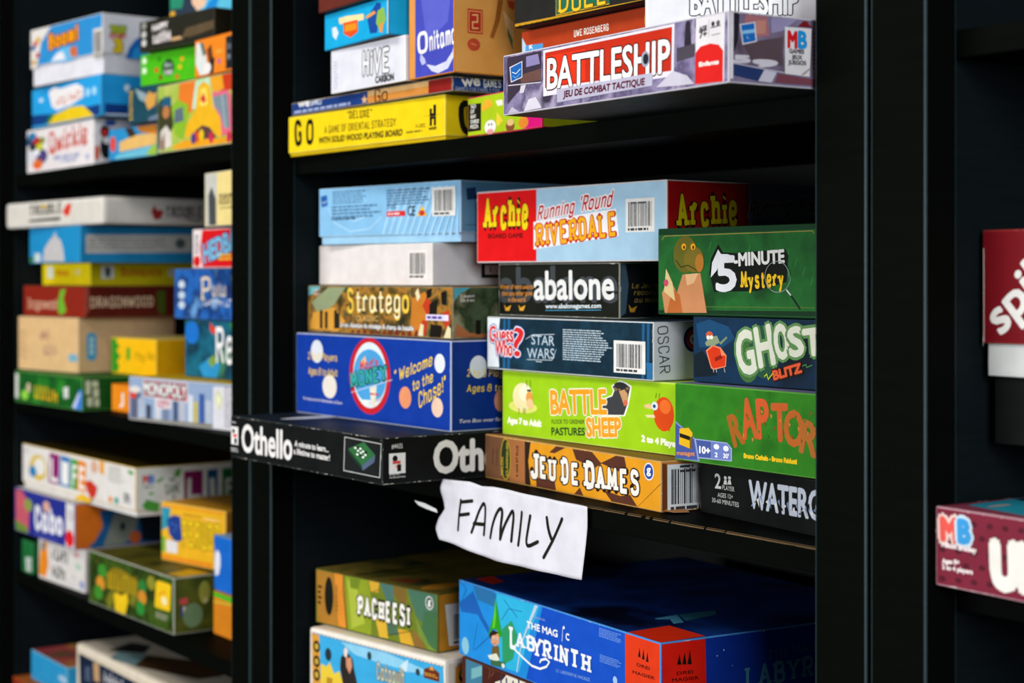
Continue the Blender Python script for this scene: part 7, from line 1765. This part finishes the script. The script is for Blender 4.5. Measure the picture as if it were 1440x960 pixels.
b.e(None, 'f', '#541828', 31.3, 23.6, 2.6, 1.7)
b.e(None, 'f', '#541828', 43.8, 24.1, 2.5, 1.7)
b.e(None, 'f', '#541828', 55.9, 24.5, 2.5, 1.7)
b.e(None, 'f', '#541828', 67.9, 24.9, 2.4, 1.7)
b.e(None, 'f', '#541828', 79.6, 25.4, 2.3, 1.6)
b.e(None, 'f', '#541828', 91.1, 25.8, 2.3, 1.6)
b.e(None, 'f', '#541828', 102.3, 26.2, 2.3, 1.6)
b.e(None, 'f', '#541828', 12.2, 14.6, 2.6, 1.8)
b.e(None, 'f', '#541828', 25, 15.2, 2.6, 1.7)
b.e(None, 'f', '#541828', 37.6, 15.7, 2.5, 1.7)
b.e(None, 'f', '#541828', 49.9, 16.2, 2.4, 1.7)
b.e(None, 'f', '#541828', 61.9, 16.8, 2.5, 1.6)
b.e(None, 'f', '#541828', 73.8, 17.3, 2.3, 1.6)
b.e(None, 'f', '#541828', 85.4, 17.8, 2.3, 1.6)
b.e(None, 'f', '#541828', 96.7, 18.3, 2.3, 1.6)
b.e(None, 'f', '#541828', 107.9, 18.7, 2.2, 1.7)
b.e(None, 'f', '#541828', 5.7, 4.7, 2.7, 1.8)
b.e(None, 'f', '#541828', 18.7, 5.4, 2.5, 1.7)
b.e(None, 'f', '#541828', 31.3, 6, 2.6, 1.7)
b.e(None, 'f', '#541828', 43.8, 6.7, 2.5, 1.7)
b.e(None, 'f', '#541828', 55.9, 7.3, 2.5, 1.7)
b.e(None, 'f', '#541828', 67.9, 7.9, 2.4, 1.6)
b.e(None, 'f', '#541828', 79.6, 8.5, 2.3, 1.6)
b.e(None, 'f', '#541828', 91.1, 9, 2.3, 1.7)
b.e(None, 'f', '#541828', 102.3, 9.6, 2.3, 1.6)
b.t('emblem', 'f', '#e85a50', 'M', 5.4, 28.7, 17.6, 29.2, 13.2, bold=1.4, ol=('#e8c8c0', 2.2))
b.t('emblem', 'f', '#3c9cdc', 'B', 19.7, 29.3, 28, 29.6, 13, bold=1.4, ol=('#c8dce8', 2.2))
b.t('emblem', 'f', '#f0e0e0', 'Milton Bradley', 5.4, 24.6, 33.3, 24.3, 3, bold=0.3)
b.t('emblem', 'f', '#f0e0e0', 'Ages 8+', 5.7, 14.3, 19.7, 15.3, 2.7, bold=0.25)
b.t('emblem', 'f', '#f0e0e0', '2 to 4 players', 5.7, 10.8, 30.3, 11, 2.6, bold=0.25)
b.t('title_lettering', 'f', '#f0ece4', 'UNO', 47.3, 6.6, 111.3, 9.3, 25.5, bold=3.2)
b.p('picture', 't', '#2490a8', (7.9, 19.2), (-1.8, 82), (25, 104.4), (104.7, -4.5), (59.7, 11.6))
b.e('picture', 't', '#c89a8c', 20.8, 33.5, 2.2, 10.4)
b.p('picture', 't', '#14242c', (4.6, 65.4), (-0.6, 83.9), (20.1, 96.7), (29.3, 59.4))
b.wear('f', 'tlb', 1.4, 0.6, '#e0c8cc')
b.wear('t', 'bl', 1.4, 0.6, '#e0c8cc')
b.done()

# ------------------------------------------------------------------ the handwritten sign taped over the shelf edge (mm on the sheet)
SIGN_AT = (-1.3368, 0.8413, -0.1856)
TOP = [(6.1, 0.5), (27.7, 1.3), (47.7, 2.0), (68.4, 0.2), (87.6, 1.5), (112.8, 1.0), (155.1, -0.0), (195.5, -0.5), (222.7, -1.0)]
BOTTOM = [(4.9, -54.3), (21.8, -55.4), (45.4, -57.5), (70.7, -59.8), (96.4, -61.3), (123.6, -61.3), (160.3, -61.0), (195.5, -60.8), (221.7, -59.9)]
LEFT = [6.1, 0.0, 2.4, 6.1, 0.0, -1.2, 6.1]
PEN = [[(36.0, -15.8), (34.2, -28.2), (34.2, -42.3)], [(36.0, -17.4), (45.4, -15.8), (52.9, -14.6)], [(34.5, -29.0), (41.9, -27.9), (49.5, -26.4)], [(56.4, -41.8), (59.3, -33.5), (63.9, -22.3), (69.6, -15.7), (73.5, -14.6), (75.2, -19.7), (75.2, -31.6), (74.9, -41.7)], [(58.1, -34.0), (75.2, -32.9)], [(86.4, -42.8), (88.7, -31.9), (94.2, -19.5), (99.2, -15.5), (101.9, -19.2), (101.4, -31.6), (102.5, -42.0)], [(102.5, -42.0), (105.2, -32.4), (110.7, -21.9), (116.1, -15.5), (118.2, -20.5), (117.5, -32.8), (117.8, -41.9)], [(131.4, -15.9), (130.0, -29.4), (128.2, -44.0)], [(144.4, -17.4), (142.7, -29.1), (140.6, -40.2), (144.7, -43.3), (157.7, -37.5)], [(166.4, -16.4), (168.5, -23.0), (171.5, -28.6), (175.1, -32.9)], [(190.1, -14.6), (184.6, -22.9), (178.6, -31.9), (172.5, -40.9), (167.5, -49.0)]]
STRIP = [(-30.4, -22.3), (-17.3, -23.5), (-1.2, -27.6), (0.0, -30.8), (-14.8, -28.5), (-24.8, -26.3)]

def lerp(tab, t):
    x = t * (len(tab) - 1); i = min(int(x), len(tab) - 2); f = x - i
    a, b = tab[i], tab[i + 1]
    return tuple(p + (q - p) * f for p, q in zip(a, b)) if isinstance(a, tuple) else a + (b - a) * f
def bulge(u, v):
    """how far the creased paper stands off the shelf edge, mm"""
    return 1.2 + 1.6 * math.sin(u / 17 + v / 40) ** 2 + 3.2 * math.exp(-((u - 6) / 9) ** 2) * math.exp(-((v + 9) / 9) ** 2) + max(0, -v - 18) * .10 + 1.5 * math.sin(v / 11 + u / 30) * math.exp(-(u / 25) ** 2)
def on_sheet(u, v, off=0.0): return (u * .001, -(bulge(u, v) + off) * .001, v * .001)
sign = empty('paper_sign', (SIGN_AT[0], SIGN_AT[1], SIGN_AT[2] + CAM_Z))
sign['label'] = 'white paper sign with handwritten black capitals taped over the shelf edge'
sign['category'] = 'sign'
PAPER = mat('#dddbe4')
M = Mesh(); NU, NV = 56, 20
for j in range(NV + 1):
    for i in range(NU + 1):
        s, t = i / NU, j / NV
        a, b_ = lerp(TOP, s), lerp(BOTTOM, s)
        u = a[0] + (b_[0] - a[0]) * t + (lerp(LEFT, t) - (TOP[0][0] + (BOTTOM[0][0] - TOP[0][0]) * t)) * (1 - s) ** 8
        M.v.append(on_sheet(u, a[1] + (b_[1] - a[1]) * t))
for i in range(NU + 1):                                        # the strip folded back onto the shelf top
    x, y, z = M.v[i]; M.v.append((x, 0.012, 0.0004))
R0 = (NU + 1) * (NV + 1)
for j in range(NV):
    for i in range(NU):
        k = j * (NU + 1) + i
        M.f.append((k, k + NU + 1, k + NU + 2, k + 1)); M.m.append(0)
M.mats.append(PAPER)
M.v = M.v[:R0]
sheet = M.build('sheet', sign)
sheet.data.polygons.foreach_set('use_smooth', [True] * len(sheet.data.polygons))
sol = sheet.modifiers.new('thickness', 'SOLIDIFY'); sol.thickness = 0.0002; sol.offset = 0
M = Mesh()
def dense(pts):
    pts = chaikin(pts, 2); out = []
    for a, b_ in zip(pts, pts[1:]):
        n = max(1, int(math.hypot(b_[0] - a[0], b_[1] - a[1]) / 1.2))
        out += [(a[0] + (b_[0] - a[0]) * k / n, a[1] + (b_[1] - a[1]) * k / n) for k in range(n)]
    return out + [pts[-1]]
for i, pts in enumerate(PEN):
    for p in ribbon(dense(pts), 3.3, True):
        M.poly([on_sheet(u, v, .32 + i * .01) for u, v in p], '#17180f')
M.build('handwriting', sign)
M = Mesh()
for k in (0, 1):
    M.poly([(u * .001, -.004 + (6 - u) * -.0002 - k * .0003, v * .001) for u, v in (STRIP if k else STRIP[::-1])], '#e6e4e4')
for a, b_ in zip(STRIP, STRIP[1:] + STRIP[:1]):
    M.poly([(u * .001, -.004 + (6 - u) * -.0002 - k * .0003, v * .001) for (u, v), k in ((a, 0), (b_, 0), (b_, 1), (a, 1))], '#e6e4e4')
M.build('torn_strip', sign)

# bare wood showing along the chipped front edge of the shelf behind the sign
M = Mesh(); rng = random.Random(5); x = 0.30; zt = CAM_Z + SHELVES['middle'][2]
while x < UNIT - GAP - POST - 0.001:
    n = x + rng.uniform(.004, .02); d = rng.uniform(.0001, .0007) * (0.5 if x < .45 else 1)
    M.poly([(x, INSET - .0001, zt - .0011 - d), (n, INSET - .0001, zt - .0011 - d * rng.uniform(.5, 1)), (n, INSET - .0001, zt - .0010), (x, INSET - .0001, zt - .0010)], WORNWOOD)
    M.poly([(x, INSET - .0001, zt - .0010), (n, INSET - .0001, zt - .0010), (n, INSET + .0009, zt + .0001), (x, INSET + .0009, zt + .0001)], WORNWOOD)
    x = n + (rng.uniform(0, .006) if rng.random() < .45 else 0)
M.build('worn_edge', SH2[2])
